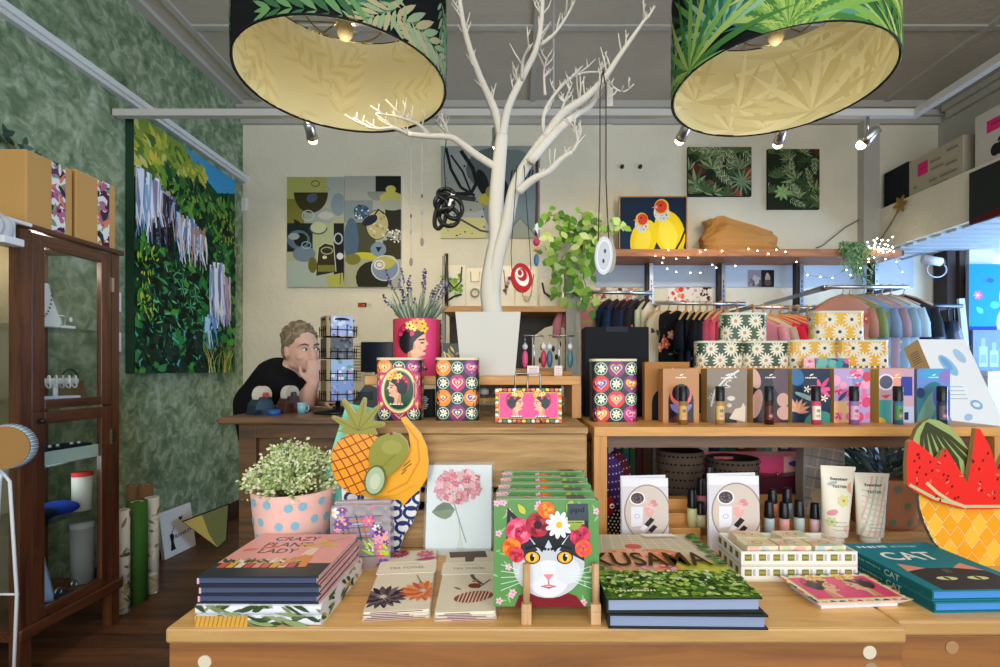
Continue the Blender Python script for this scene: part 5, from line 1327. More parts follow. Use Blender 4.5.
m_ = MB().tube([(-.031, -.028, .004), (-.031, .004, .002), (-.031, .012, .115), (-.028, .012, .119), (.028, .012, .119), (.031, .012, .115), (.031, .004, .002), (.031, -.028, .004), (.031, -.032, .014)], .002, '#9a9a9e', 'metal', 8)
build('wire_loop', m_, t); build('back_leg', MB().tube([(0, .012, .117), (0, .055, .002)], .002, '#9a9a9e', 'metal', 8), t)
for x, y, lab in ((498, 1.43, 'clear glass jar under the wooden riser, left of the easel'), (484, 1.40, 'small clear glass jar under the riser beside the folk-tile tin'), (513, 1.42, 'clear glass tumbler under the riser behind the easel')):
    t = thing('glass_jar', lab, 'jar', ((x-CX)/F*y, y, CZ), group='glass jars under the riser')
    build('glass_body', MB().lathe([(.012, .001), (.02, .002), (.021, .05), (.016, .058), (.017, .065)], '#ffffff', 'glass', 18), t); build('stopper', MB().lathe([(.001, .078), (.012, .076), (.014, .06), (.001, .06)], '#d8dde2', 'gloss', 14), t)
t = thing('black_carton', 'small black carton with white lettering under the riser', 'box', ((427-CX)/F*1.38, 1.38, CZ)); m_ = MB().box(-.02, -.02, 0, .02, .02, .075, '#1b1b1d'); A = Art(m_, fm_front(.04, -.02), 1.9); [A.rect(.36+.05*(i % 2), .55+.13*i, .56+.06*(i % 3), .63+.13*i, '#d9d9d9') for i in range(7)]; build('box_body', m_, t, bevel=.001)
t = thing('gold_box', 'small black box with gold leaf pattern beside the lavender tin', 'box', (P(452, 375, 1.40).x, 1.40, RZ)); m_ = MB().box(-.022, -.02, 0, .022, .02, .09, '#1f1d1c', 'gloss'); A = Art(m_, fm_front(.044, -.02), 2.0, 'gloss'); rn = random.Random(3)
for i in range(12): A.leaf(rn.random(), rn.uniform(0, 2), .5, .14, rn.uniform(0, 6), rn.choice(['#c9a640','#e0c978','#8f7a34']))
build('box_body', m_, t, bevel=.001)

# lavender in a round tin on the riser
Y = 1.40; R = 26/F*Y; c = Vector(((415.5-CX)/F*Y, 1.43, RZ)); H = 60/F*1.36
R = .068; H = .158
t = thing('lavender_pot', 'lavender plant in a round red tin with a woman in profile', 'potted plant', c)
m_ = MB().lathe([(.001, 0), (R, 0), (R, H), (R-.004, H), (R-.005, H-.015), (.001, H-.016)], '#c9425a', 'gloss', 40); U = 2*PI*R
A = Art(m_, fm_cyl(R), H/U, 'gloss', tol=.012, base=.0006, step=.00004); S = A.asp
A.rect(.26, 0, .74, S, '#cf3b55'); A.rect(.53, 0, .66, S, '#e0457e')
for x in (.24, .72):
    A.rect(x-.012, 0, x+.03, S, '#2a4a6a')
    for i in range(12): A.ell(x+.009, S*(i+.5)/12, .012, .012, ['#f3c52f','#e0453a','#4a9a6a','#f4efe2'][i % 4])
A.rect(.285, 0, .295, S, '#e9e4ee')
profile_woman(A, .5, S*.5, S*.8, 1)
build('round_tin', m_, t)
st = MB(); fl = MB(); lf = MB(); rn = random.Random(17)
for i in range(34):
    a = rn.uniform(0, 2*PI); d = rn.uniform(.0, .055); b0 = Vector((.03*math.cos(a), .03*math.sin(a), H-.02)); L = rn.uniform(.05, .13)
    tip = b0 + Vector((math.cos(a)*d, math.sin(a)*d*.7, L))
    st.tube([b0, (b0+tip)/2 + Vector((0, 0, .01)), tip], .0011, '#7d8f76', n=5)
    if i < 20:
        for k in range(9):
            p = tip + (tip-b0).normalized()*(.0048*k) ; fl.ell(p + Vector((rn.uniform(-.003, .003),)*3), (.0034, .0034, .003), rn.choice(['#5d4a7a','#7a6a96','#4a3a66','#8d82a0']), 'cloth', 6, 4)
for i in range(90):
    a = rn.uniform(0, 2*PI); p = Vector((.04*rn.random()*math.cos(a), .04*rn.random()*math.sin(a), H-.01))
    lf.leaf(p, (math.cos(a)*.6, math.sin(a)*.6, rn.uniform(.5, 1.4)), (0, -1, .3), rn.uniform(.05, .09), .005, rn.choice(['#8fa08a','#75876c','#a9b6a2','#5f7358']))
build('stems', st, t); build('blossoms', fl, t); build('foliage', lf, t)

# white planter with the painted branch tree
PY = 1.42; w_t = 31.5/F*PY; w_b = 26/F*PY; H = .175
pc = Vector(((489-CX)/F*PY, PY, RZ))
t = thing('branch_tree', 'white painted bare branches standing in a tapered square white planter', 'tree', pc)
m_ = MB().frus(w_b, w_b*.62, w_t, w_t*.62, 0, H, '#cfcdc6', 'paint')
m_.frus(w_t-.008, w_t*.62-.008, w_t-.008, w_t*.62-.008, H-.001, H+.0008, '#8d8a84', 'plaster')
build('planter', m_, t, bevel=.003)
br = MB(); rn = random.Random(31); bcol = '#d3cdc0'
def T(u, v, dy=0): return P(u, v, PY+dy) - pc
KP = PY/F
def branch(pts, r0, r1, twigs=0, dy0=0, dy1=0, tl=24):
    n = len(pts); q = [T(u, v, dy0 + (dy1-dy0)*i/(n-1)) for i, (u, v) in enumerate(pts)]
    # smooth the polyline
    out = []
    for i in range(n-1):
        p0, p1, p2, p3 = q[max(i-1, 0)], q[i], q[i+1], q[min(i+2, n-1)]
        for s in range(4):
            x = s/4; out.append(.5*((2*p1) + (p2-p0)*x + (2*p0-5*p1+4*p2-p3)*x*x + (3*p1-p0-3*p2+p3)*x**3))
    out.append(q[-1]); k = len(out)
    br.tube(out, [ (r0 + (r1-r0)*i/(k-1))*KP for i in range(k)], bcol, 'plaster', 8)
    for i in range(int(twigs*1.6)):
        j = rn.randint(k//4, k-1); p = out[j]; d = (out[min(j+1, k-1)] - out[max(j-1, 0)]).normalized()
        s = rn.choice((-1, 1)); dd = (d + Vector((s*rn.uniform(.5, 1.1), rn.uniform(-.5, .5), rn.uniform(.0, .7)))).normalized(); L = rn.uniform(.5, 1)*tl*KP
        a = p + dd*L*.5 + Vector((rn.uniform(-.1, .1), 0, .1))*L; b_ = a + (dd + Vector((rn.uniform(-.3, .3), 0, .5))).normalized()*L*.5
        br.tube([p, a, b_], [.9*KP, .75*KP, .45*KP], bcol, 'plaster', 5)
        if rn.random() < .7: br.tube([a, a + (dd*.5 + Vector((-s*.5, .2, .6))).normalized()*L*.4], [.8*KP, .4*KP], bcol, 'plaster', 5)
branch([(493,318),(490,290),(493,262),(497,238),(496,208),(499,165),(502,135)], 10.5, 6.2)
branch([(492,303),(494,280),(499,252),(507,224),(514,190),(526,165),(545,138)], 7.5, 5, dy1=-.05)
branch([(502,140),(495,112),(481,80),(470,50),(463,22),(458,-12)], 5, 2, 10, dy1=.08)
branch([(502,138),(508,108),(522,78),(535,52),(541,25),(543,-12)], 4.5, 1.8, 12, dy1=-.06)
branch([(541,45),(556,32),(568,14),(574,2)], 1.8, .9, 4, -.05, -.1)
branch([(522,80),(523,60),(530,45)], 1.8, .8, 2, -.03, -.1)
branch([(545,138),(562,114),(585,98),(603,80),(618,58),(632,38),(646,18)], 4.6, 1.4, 14, -.05, -.14)
branch([(530,162),(552,136),(574,116),(592,104),(604,78)], 4.6, 2.2, 8, -.08, -.02)
branch([(545,138),(543,124),(546,108),(560,88),(578,74),(602,72)], 2.2, 1, 7, -.02, .05)
branch([(545,95),(544,72),(547,58)], 1.6, .7, 4, 0, .06)
branch([(518,192),(532,180),(548,172),(560,160),(572,152)], 4.2, 2, 4, -.06, -.1)
branch([(572,152),(578,140),(574,128)], 1.8, .7, 6, -.1, -.12, 14)
branch([(497,168),(478,156),(462,144),(450,137),(430,136),(408,134)], 4.2, 2.2, 5, 0, -.1)
branch([(430,136),(418,124),(398,117),(376,113)], 2, .7, 6, -.08, -.16)
branch([(408,134),(394,128),(378,129),(366,127)], 1.9, .7, 4, -.1, -.18)
branch([(450,138),(442,128),(436,122)], 1.5, .7, 2, -.05, 0)
branch([(604,80),(622,92),(634,84)], 1.2, .6, 3, -.08, -.12, 14)
branch([(560,115),(566,98),(572,84)], 1.5, .6, 5, -.06, 0, 16)
build('branches', br, t)

# things hanging from the branches
def cord_pts(u0, v0, u1, v1, Y): return [P(u0, v0, Y), P(u1, v1, Y)]
def hang(name, label, cat, u, v, Y): return thing(name, label, cat, P(u, v, Y))
def rel(t, u, v, Y): return P(u, v, Y) - t.location
Y = 1.36
t = hang('chain_necklace', 'chunky black looped necklace hanging at left of the tree', 'necklace', 449, 210, Y)
build('cord', MB().tube([rel(t, 447, 133, Y), rel(t, 444, 160, Y), rel(t, 446, 196, Y)], .0014, '#161616', n=6), t)
for cx_, cy_, rx, ry, a in ((444, 203, 9, 9, .2), (453, 208, 9, 11, -.3), (449, 217, 10, 9, .3), (441, 214, 5.5, 15, .25), (446, 194, 8, 5, .1)):
    pts = []
    for i in range(21):
        q = i*2*PI/20; x, z = rx*math.cos(q), ry*math.sin(q)
        pts.append(rel(t, cx_ + x*math.cos(a) - z*math.sin(a), cy_ + x*math.sin(a) + z*math.cos(a), Y + .006*math.sin(2*q + cx_)))
    build('link', MB().tube(pts, .0062, '#141414', 'gloss', 8, False), t)
build('tag', MB().box(-.004, -.008, -.0, .006, -.007, .045, '#e9e6df', 'paper'), t, rot=(0, .25, 0))
t = hang('pendant_necklace', 'black cord necklace with red oval swirl pendant hanging from the tree', 'necklace', 521.5, 278, Y)
build('cord', MB().tube([rel(t, 517, 165, Y), rel(t, 514, 210, Y), rel(t, 511, 252, Y), rel(t, 512, 272, Y)], .0011, '#1c1c1c', n=6), t); build('cord', MB().tube([rel(t, 524, 165, Y), rel(t, 527, 210, Y), rel(t, 530, 250, Y), rel(t, 531, 270, Y)], .0011, '#1c1c1c', n=6), t)
m_ = MB().prism([(.029*math.cos(i*PI/16), .040*math.sin(i*PI/16)) for i in range(32)], -.004, .004, '#b01016', 'paint'); A = Art(m_, lambda x, y, o: (x, -.004-o, y), 1, 'paint', cliprect=(-1, -1, 1, 1))
A.ell(.001, .002, .018, .026, '#efe6da', .2); A.ell(.002, .008, .014, .018, '#b01016', .1); A.ell(-.003, .012, .009, .011, '#efe6da'); A.ell(-.003, .014, .006, .008, '#a01015')
build('pendant', m_, t, bevel=.001, rot=(0, -.15, .12))
t = hang('pendant_necklace', 'long dark cord necklace with pale button-like disc before the shelf', 'necklace', 603.5, 256, 1.30)
for a, b_ in ((600, 598), (606, 609)): build('cord', MB().tube([rel(t, 603, 70, 1.30), rel(t, a, 90, 1.30), rel(t, a, 180, 1.3), rel(t, b_, 246, 1.30)], .0015, '#3a302c', n=6), t)
m_ = MB().prism([(.024*math.cos(i*PI/14), .050*math.sin(i*PI/14)) for i in range(28)], -.004, .004, '#c9cdd4', 'gloss'); A = Art(m_, lambda x, y, o: (x, -.004-o, y), 1, 'gloss', cliprect=(-1, -1, 1, 1))
A.ell(0, 0, .019, .042, '#dfe3e8'); A.ell(0, 0, .017, .038, '#b9bec8'); A.ell(.002, .012, .003, .006, '#22252c'); A.ell(-.001, -.014, .003, .006, '#22252c')
build('disc', m_, t, bevel=.0015, rot=(0, .05, .15))
build('disc', MB().prism([(.02*math.cos(i*PI/14) + .014, .044*math.sin(i*PI/14)) for i in range(28)], .006, .012, '#9a917f', 'gloss'), t, label='second, brownish disc behind the pale one')
t = hang('pendant_necklace', 'long beaded necklace with pink and blue drops right of the tree trunk', 'necklace', 536, 250, 1.40)
build('cord', MB().tube([rel(t, 537, 160, 1.4), rel(t, 537, 200, 1.4), rel(t, 536, 236, 1.4)], .004, '#5a3a34', 'cloth', 8), t)
for v, c_, rx, rz in ((228, '#d8dde6', .005, .02), (242, '#b8325a', .010, .012), (250, '#d99a4a', .010, .004), (260, '#3f6a8f', .008, .018)): build('bead', MB().ell(rel(t, 536.5, v, 1.4), (rx, rx, rz), c_, 'gloss', 10, 8), t)
for u, v0, v1, lab in ((422, 138, 242, 'thin pale thread with small grey beads left of the black necklace'), (411, 138, 262, 'thin thread with oval grey bead, leftmost of the hanging strings'), (410.5, 138, 285, '')):
    if not lab: continue
    t = hang('bead_string', lab, 'ornament', u, v1, 1.34)
    build('thread', MB().tube([rel(t, u, v0, 1.34), rel(t, u, v1, 1.34)], .0007, '#b9b2aa', n=5), t)
    for k, (dv, rr) in enumerate(((0, .006), (-30, .004), (-46, .003))): build('bead', MB().ell(rel(t, u, v1+dv, 1.34), (rr*.8, rr*.6, rr*2), ['#8d7f80','#a8a2a4','#5a3a40'][k], 'gloss', 8, 6), t)
t = hang('price_tag', 'small pale tag hanging high in the branches at right', 'tag', 610, 95, 1.36); build('tag_card', MB().box(-.008, 0, -.03, .008, .001, .03, '#cdcac2', 'paper'), t); build('thread', MB().tube([(0, 0, .03), rel(t, 606, 76, 1.36)], .0006, '#8d8a84', n=5), t)

# earring stand on the riser
Y = 1.47
t = thing('earring_stand', 'wire stand hung with bright drop earrings beside the white planter', 'display stand', (P(550, 375, Y).x, Y, RZ))
build('base', MB().box(-.062, -.02, 0, .062, .02, .012, '#b98a52', 'paint'), t, bevel=.002)
for u in (534, 559): build('post', MB().tube([(( u-550)/F*Y, 0, .012), ((u-550)/F*Y, 0, .118)], .003, '#b4b8bd', 'metal', 8), t)
for u, L in ((534, .028), (559, .045)): build('cross_bar', MB().tube([((u-550)/F*Y-.03, 0, .118), ((u-550)/F*Y+L, 0, .116)], .002, '#b4b8bd', 'metal', 8), t)
for u, c_, c2, lab in ((525, '#d9467f', '#e8743a', 'pink drop earring at the left end of the wire stand'), (543.5, '#a81f3c', '#d94a2f', 'dark red drop earring in the middle of the wire stand'), (549.5, '#2f5a7a', '#d9dfe6', 'blue drop earring with silver rim in the middle of the wire stand'), (570, '#3f6f7a', '#8fb0a0', 'teal drop earring at the right end of the wire stand')):
    x = (u-CX)/F*Y; e = thing('drop_earring', lab, 'earring', (x, Y-.006, RZ+.07))
    build('drop', MB().ell((0, 0, -.022), (.009, .004, .026), c_, 'gloss', 10, 8), e)
    build('bead', MB().ell((0, 0, .014), (.008, .006, .009), '#cfd4da', 'gloss', 8, 6), e)
    build('hook', MB().tube([(0, 0, .004), (0, 0, .045)], .001, '#c9ccd0', 'metal', 5), e)
for u, w, lab in ((533, .033, 'white striped small carton under the drop earrings, left one'), (558, .022, 'white striped small carton under the drop earrings, right one')):
    m_ = MB().box(-w/2, -.012, 0, w/2, .012, .028, '#e9dede', 'paper'); A = Art(m_, fm_front(w, -.012), .028/w); S = A.asp
    for i in range(4): A.line([(.15, S*(.2+.18*i)), (.85, S*(.2+.18*i))], .05, '#b98a96')
    tag(build('small_carton', m_, loc=((u-CX)/F*1.41, 1.41, RZ)), lab, 'carton')

# black box on the shelf unit
Y = 1.40; t = thing('black_box', 'tall matte black box standing behind the dark folk-tile tin', 'box', ((617-CX)/F*Y, Y+.04, SZ)); W = 64/F*Y
build('box_body', MB().box(-W/2, -.04, 0, W/2, .04, .252, '#15171c', 'paper'), t, bevel=.002); build('lid_tab', MB().box(-.03, -.041, .238, .03, -.0402, .2525, '#2b2e36', 'paper'), t)

# perfume boxes with a roll-on before each
def brandmark(A, col='#f1ece2', y=.88):
    S = A.asp; A.ell(.5, S*y, .04, .02, col, .5, 8); A.ell(.54, S*y+.015, .03, .014, col, .9, 8); A.marks(.5, S*y-.07, .3, .045, 7, col)
def pf1(A):
    S = A.asp; A.bg('#b9824f'); A.rect(.15, 0, .85, S*.42, '#15131c'); A.ell(.5, S*.42, .35, .35, '#15131c', 0, 24); A.ell(.5, S*.5, .3, .3, '#ef6f6a', 0, 24); A.ell(.5, S*.55, .25, .25, '#15131c', 0, 20); A.ell(.5, S*.34, .3, .26, '#8d7cc0', 0, 16, PI, 2*PI); A.ell(.5, 0, .34, .2, '#5a2420', 0, 16, 0, PI); brandmark(A)
def pf2(A):
    S = A.asp; A.bg('#86796a'); rn = random.Random(1)
    for i in range(14):
        x, y = .1 + .05*i + rn.uniform(-.05, .05), S*(.45 + .035*i + rn.uniform(-.1, .06)); A.ring(x, y, rn.uniform(.04, .1), rn.uniform(.03, .08), .02, rn.choice(['#d6d3d0','#c2bdb8','#e3e1df']), 10, rn.uniform(0, 3), rn.uniform(4, 6))
    A.line([(.1, S*.3), (.2, S*.6), (.45, S*.8), (.8, S*.97)], .05, '#d9d6d2'); A.ell(.5, .05, .25, .2, '#1b1a1d'); A.poly([(.55, .1), (.95, .02), (.96, .4), (.9, .5), (.85, .38), (.7, .34)], '#d8c7b4'); A.ell(.6, S*.45, .1, .06, '#d8cfc4'); A.ell(.56, S*.32, .06, .05, '#cfc4b6')
    brandmark(A)
def pf3(A):
    S = A.asp; A.bg('#2a2430'); A.ell(.95, S*.8, .4, .5, '#5a4650'); A.ell(.05, S*.82, .16, .3, '#c99d8f', .3); A.ell(.1, S*.35, .16, .42, '#c99d8f', -.2); A.ell(.86, S*.42, .18, .2, '#c99d8f'); A.ell(.9, S*.18, .22, .2, '#c99d8f'); A.ell(.5, 0, .3, .16, '#6a2a2c'); brandmark(A)
def pf4(A):
    S = A.asp; A.bg('#1c3048'); rn = random.Random(2)
    A.ell(.1, S*.85, .2, .25, '#2f6a9a', .5); A.fan(.75, S*.62, .36, ['#e85a8f','#d9467a'], 0, 5.6, 7, .3, rn); A.fan(.1, S*.2, .4, ['#d99a7a','#e0ae8f'], 0, 2.6, 8, .25, rn); A.ell(.7, 0, .4, .3, '#3f8f86', .3, 16); A.flower(.4, S*.62, .1, 5, '#f3efe2', '#e8c36a'); A.flower(.85, S*.45, .1, 5, '#f3efe2', '#e8c36a'); A.ell(.35, S*.48, .3, .06, '#8fb0a8', -.4); brandmark(A)
def pf5(A):
    S = A.asp; A.bg('#b7a0d0'); rn = random.Random(3); A.rect(0, 0, .4, S*.4, '#f0c08a'); A.rect(.5, S*.7, 1, S, '#6fa0d0')
    A.blobs(20, ['#e86f9c','#f2a6c0','#d94a7a'], .08, .16, rn); 
    for i in range(9): A.rose(rn.uniform(.1, .9), rn.uniform(.1, S*.9), .13, ['#e85a8f','#f29ab8','#c93a6a'], i)
    A.leaf(.1, S*.4, .4, .12, .8, '#3a4a8a'); A.leaf(.6, S*.25, .4, .12, 2, '#e8b03a'); A.ell(.9, S*.85, .1, .14, '#d9465a'); brandmark(A)
def pf6(A):
    S = A.asp; A.bg('#c9a3b6'); A.ell(.2, S*.75, .24, .24, '#e6dce8'); A.ell(.2, S*.75, .19, .19, '#5a5a72'); A.rect(0, 0, .36, S*.42, '#4aa7a6'); A.rect(.62, S*.5, .95, S*.85, '#3a48a0'); A.rect(.4, S*.65, .62, S*.95, '#e8a08a'); A.poly([(.05, S*.5), (.35, S*.52), (.2, S*.44)], '#d9463a'); A.rect(.4, 0, 1, S*.3, '#b9c4e0'); A.rect(.72, .08, .84, .3, '#1f2a5a'); A.ell(.0, 0, .2, .16, '#e8c04a'); A.rect(.42, S*.3, .7, S*.5, '#e0708a'); brandmark(A)
def pf7(A):
    S = A.asp; A.bg('#6f8fd8'); A.ell(.5, S*.9, .4, .2, '#4aa7d8'); A.ell(.3, S*.3, .4, .8, '#3a7a8a', -.4); A.ell(.3, S*.2, .2, .7, '#6f9a8a', -.4); A.ell(.8, S*.4, .3, .5, '#4a5fb8', .3); A.ell(.1, S*.55, .14, .16, '#2f3f6a'); A.ell(.85, S*.85, .2, .18, '#8f7fc8'); brandmark(A)
spec = [(663, 699, pf1, '#b9824f', '#94703a', '#d0a860', 'kraft perfume box with black arch and pink crescent'), (707, 747, pf2, '#a8874a', '#b08a50', '#d9bc7a', 'perfume box with curling pale smoke on taupe'), (753, 788, pf3, '#c9a468', '#3a1c18', '#5a2a20', 'dark plum perfume box with beige petals'), (792, 830, pf4, '#b9a468', '#c94a6a', '#e8e2d2', 'navy perfume box with pink starburst flower'), (834, 870, pf5, '#b5955a', '#8f6fa8', '#e0a8c4', 'lilac perfume box covered in pink roses'), (879, 914, pf6, '#c9a75a', '#3a6a8a', '#4a8a4a', 'perfume box with geometric shapes and grey disc'), (917, 950, pf7, '#6f8fb8', '#2a3450', '#5a5060', 'blue perfume box with rounded leaf shapes, furthest right')]
ro = [683, 720, 769, 816, 854, 898, 942]
for i, (u0_, u1_, art, sd, liq, lab2, lab) in enumerate(spec):
    Y = 1.245; W = (u1_-u0_)/F*Y; H = .1345; D = .042
    t = thing('perfume_box', lab, 'perfume box', (((u0_+u1_)/2-CX)/F*Y, Y+D/2, SZ), group='illustrated perfume boxes on the shelf unit')
    m_ = MB().box(-W/2, -D/2, 0, W/2, D/2, H, sd, 'paper'); A = Art(m_, fm_front(W, -D/2), H/W, 'gloss'); art(A); build('box_body', m_, t, bevel=.0008)
    Y = 1.205; xx = (ro[i]-CX)/F*Y
    what = ['kraft arch box', 'smoke-swirl box', 'plum petal box', 'navy starburst box', 'lilac rose box', 'geometric box', 'blue leaf box'][i]
    t = thing('perfume_rollerball', 'slim roll-on perfume with black cap before the ' + what, 'perfume', (xx, Y, SZ), group='roll-on perfumes on the shelf unit')
    m_ = MB().lathe([(.001, 0), (.0105, .0), (.0105, .055), (.008, .057), (.001, .057)], liq, 'gloss', 20)
    A = Art(m_, fm_cyl(.0105, .012), .5, 'gloss', tol=.06); A.rect(.3, 0, .62, .5, lab2); A.ell(.5, .32, .07, .07, '#2a2028'); A.ell(.5, .14, .08, .06, '#d97a8f')
    build('glass_body', m_, t); build('cap', MB().lathe([(.0108, .057), (.0108, .0905), (.0095, .092), (.001, .092)], '#15161b', 'gloss', 20), t)
Y = 1.30; W = 45/F*Y
t = thing('perfume_box', 'plain kraft box with dark arch standing behind the leftmost perfume box', 'perfume box', ((667.5-CX)/F*Y, Y+.015, SZ)); m_ = MB().box(-W/2, -.012, 0, W/2, .015, .152, '#a87544', 'paper'); A = Art(m_, fm_front(W, -.012), .152/W); A.ell(.5, .4, .34, .34, '#15131c'); A.rect(.16, 0, .84, .4, '#15131c'); A.ell(.62, A.asp*.88, .03, .02, '#e8c9a0', .5); build('box_body', m_, t, bevel=.0008)

# daisy tins
def daisies(bg, ctr):
    def f(A):
        S = A.asp; A.rect(-.8, 0, A.per*.52, S, bg)
        k = 0
        for x, y in ((.22, S*.76), (.66, S*.76), (1.04, S*.7), (.0, S*.3), (.42, S*.30), (.84, S*.28), (1.2, S*.3), (-.2, S*.8), (-.4, S*.25)):
            A.flower(x, y, .17, 13, '#dcd7c4', ctr, .3, k, .2); k += .3
        A.rect(-.8, 0, A.per*.52, .035, '#efe6cf')
        for i in range(14): A.rect(i*.11, 0, i*.11+.06, .035, '#6a6256' if bg[1] == 'd' else '#b98a4a')
    return f
for u, v1, v0, w, Y, dz, bg, ctr, lab in ((722, 366, 339, 46, 1.385, 0, '#2f4a2c', '#b9853a', 'green daisy tin, lower left of the daisy tins on the riser'), (768, 366, 339, 46, 1.385, 0, '#33492f', '#b9853a', 'green daisy tin, lower right of the green ones on the riser'), (746.5, 338, 310, 45, 1.385, .0755, '#35512f', '#b9853a', 'green daisy tin balanced on top of the two other green ones'), (815.5, 366, 338, 47, 1.385, 0, '#d9a83a', '#3a3f5a', 'mustard daisy tin, lower left of the yellow ones'), (866, 366, 338, 52, 1.385, 0, '#d9a233', '#3a3f5a', 'mustard daisy tin, lower right of the yellow ones'), (842, 338, 309, 50, 1.385, .0775, '#dcae40', '#3a3f5a', 'mustard daisy tin on top of the other yellow ones')):
    tin('daisy_tin', lab, u, v1, v0, w, Y, UZ + dz, .055, daisies(bg, ctr), side=bg, r=.022, rim='#c9cdb8', group='daisy tins on the riser')
for u0_, u1_, cols, lab in ((804, 815, ['#f0a8b8','#e8d0d8','#c96a8a'], 'tiny pink card leaning below the yellow daisy tins'), (816, 849, ['#3f8fa0','#6fb0a8','#2f4a7a','#e0607a'], 'small blue-green painted card before the yellow daisy tins')):
    Y = 1.352; W = (u1_-u0_)/F*Y; m_ = MB().box(-W/2, 0, 0, W/2, .004, .026, cols[0], 'gloss'); A = Art(m_, fm_front(W), .026/W, 'gloss'); A.blobs(18, cols, .05, .2, random.Random(5)); tag(build('small_card', m_, loc=(((u0_+u1_)/2-CX)/F*Y, Y, UZ), rot=(-.1, 0, 0)), lab, 'card')

# ---------------------------------------------------------------- inside the shelf unit, on the tables
def dotted_pot(u, Y, z, r, H, lab):
    t = thing('spotted_planter', lab, 'planter', ((u-CX)/F*Y, Y, z)); m_ = MB().lathe([(.001, 0)] + [(r*(.8+.28*k/10-.08*k*k/100), H*k/10) for k in range(11)] + [(r-.005, H), (r-.007, H-.015), (.001, H-.02)], ['#57483d']*12+['#2b2420']*2, 'cloth', 48); U = 2*PI*r
    A = Art(m_, lambda x, y, o: (lambda a, q: (q*math.sin(a), -q*math.cos(a), y*U))((x-.5)*2*PI, r*(.8+.28*(y*U/H) - .08*(y*U/H)**2) + .0007 + o), H/U, 'cloth', tol=.05); rn = random.Random(4)
    for j in range(9):
        for i in range(34): A.ell((i + .5*(j % 2) + rn.uniform(-.2, .2))/34, (j+.5)*H/U/9, .0085, .0062, '#17120f', rn.uniform(-.5, .5), 7)
    build('pot', m_, t)
dotted_pot(679.5, 1.36, TZ, .062, .183, 'dark brown planter with black spots, the left one inside the shelf')
dotted_pot(732, 1.36, TZ, .068, .163, 'dark spotted planter behind the right tray card inside the shelf')
def lump(name, lab, cat, u, v, Y, rx, ry, rz, col, dots=None, n=0, tilt=0, zb=TZ):
    p = P(u, v, Y); p.z = zb + rz*math.cos(tilt)*1.0
    m_ = MB().ell((0, 0, 0), (rx, ry, rz), col, 'cloth', 24, 14)
    if dots:
        for j in range(-4, 5):
            for i in range(-4, 5):
                x, z = (i + .5*(j % 2))*.26, j*.22
                if x*x + z*z > .86: continue
                y = -math.sqrt(max(0, 1-x*x-z*z)); m_.ell((x*rx, y*ry, z*rz), (.0022, .0015, .0022), dots, 'gloss', 6, 4)
    return tag(build(name, m_, loc=p, rot=(0, tilt, 0)), lab, cat)
lump('dotted_pouch', 'tall purple pouch with white dots at the left end of the lower shelf', 'pouch', 613, 475, 1.27, .034, .03, .085, '#4a2f6a', '#d9cfe6', tilt=-.15, zb=TZ+.02)
lump('dotted_pouch', 'maroon dotted pouch behind the purple one inside the shelf', 'pouch', 621, 470, 1.36, .036, .03, .088, '#5a1f2e', '#d9a8b0', tilt=-.2, zb=TZ+.01)
lump('dotted_pouch', 'black pouch with small white dots at the foot of the purple one', 'pouch', 618, 520, 1.205, .032, .022, .034, '#17151a', '#d9d4cc', zb=TZ)
t = thing('toy_bird', 'dark red rounded toy with white eyes below the purple pouch', 'toy', P(607, 503, 1.20)); t.location.z = TZ + .074
build('head', MB().ell((0, 0, 0), (.022, .018, .024), '#7a1a22', 'cloth', 16, 10), t)
for x in (-.009, .009): e = build('eye', MB().ell((x, -.0165, .004), (.006, .003, .006), '#f2efe8', 'gloss', 10, 6), t); build('pupil', MB().ell((x, -.019, .004), (.003, .002, .003), '#15130f', 'gloss', 8, 5), e)
# stepped wooden rack for little bottles
t = thing('stepped_rack', 'small stepped wooden rack holding bottles between the two tray cards', 'rack', (.40, 1.17, TZ)); 
for k, (y, h) in enumerate(((0, .03), (.035, .055), (.07, .08))): build('step', MB().box(-.045, y, 0, .035, y+.034, h, mat='shelf_wood'), t, bevel=.002)
t2 = thing('stepped_rack', 'wider stepped wooden rack under the row of bottles behind the soaps', 'rack', (.655, 1.165, TZ))
for k, (y, h) in enumerate(((0, .012), (.045, .04))): build('step', MB().box(-.085, y, 0, .075, y+.044, h, mat='shelf_wood'), t2, bevel=.002)
bl = [(769, 501, 1.187, .012, '#b9cdd2', 'pale blue small bottle, leftmost in the front row behind the soaps'), (784, 502, 1.187, .012, '#e0a49a', 'coral small bottle second in the front row behind the soaps'), (799, 500, 1.187, .012, '#b7c6c9', 'pale grey-blue small bottle third in the front row behind the soaps'), (815, 503, 1.187, .012, '#d9b9c0', 'mauve small bottle, rightmost in the front row behind the soaps'), (772.5, 489, 1.232, .04, '#d98a6a', 'orange small bottle in the back row behind the soaps'), (787, 488, 1.232, .04, '#8fa9b0', 'blue-grey small bottle in the back row behind the soaps'), (692, 489, 1.187, .03, '#d3d29a', 'yellow-green small bottle on the lowest step of the narrow rack, left'), (700.5, 502, 1.187, .03, '#d6d2a4', 'yellowish small bottle on the lowest step of the narrow rack, right'), (701, 478, 1.222, .055, '#b8667a', 'rose small bottle on the middle step of the narrow rack'), (709, 466, 1.257, .08, '#3a2a2e', 'dark small bottle on the top step of the narrow rack')]
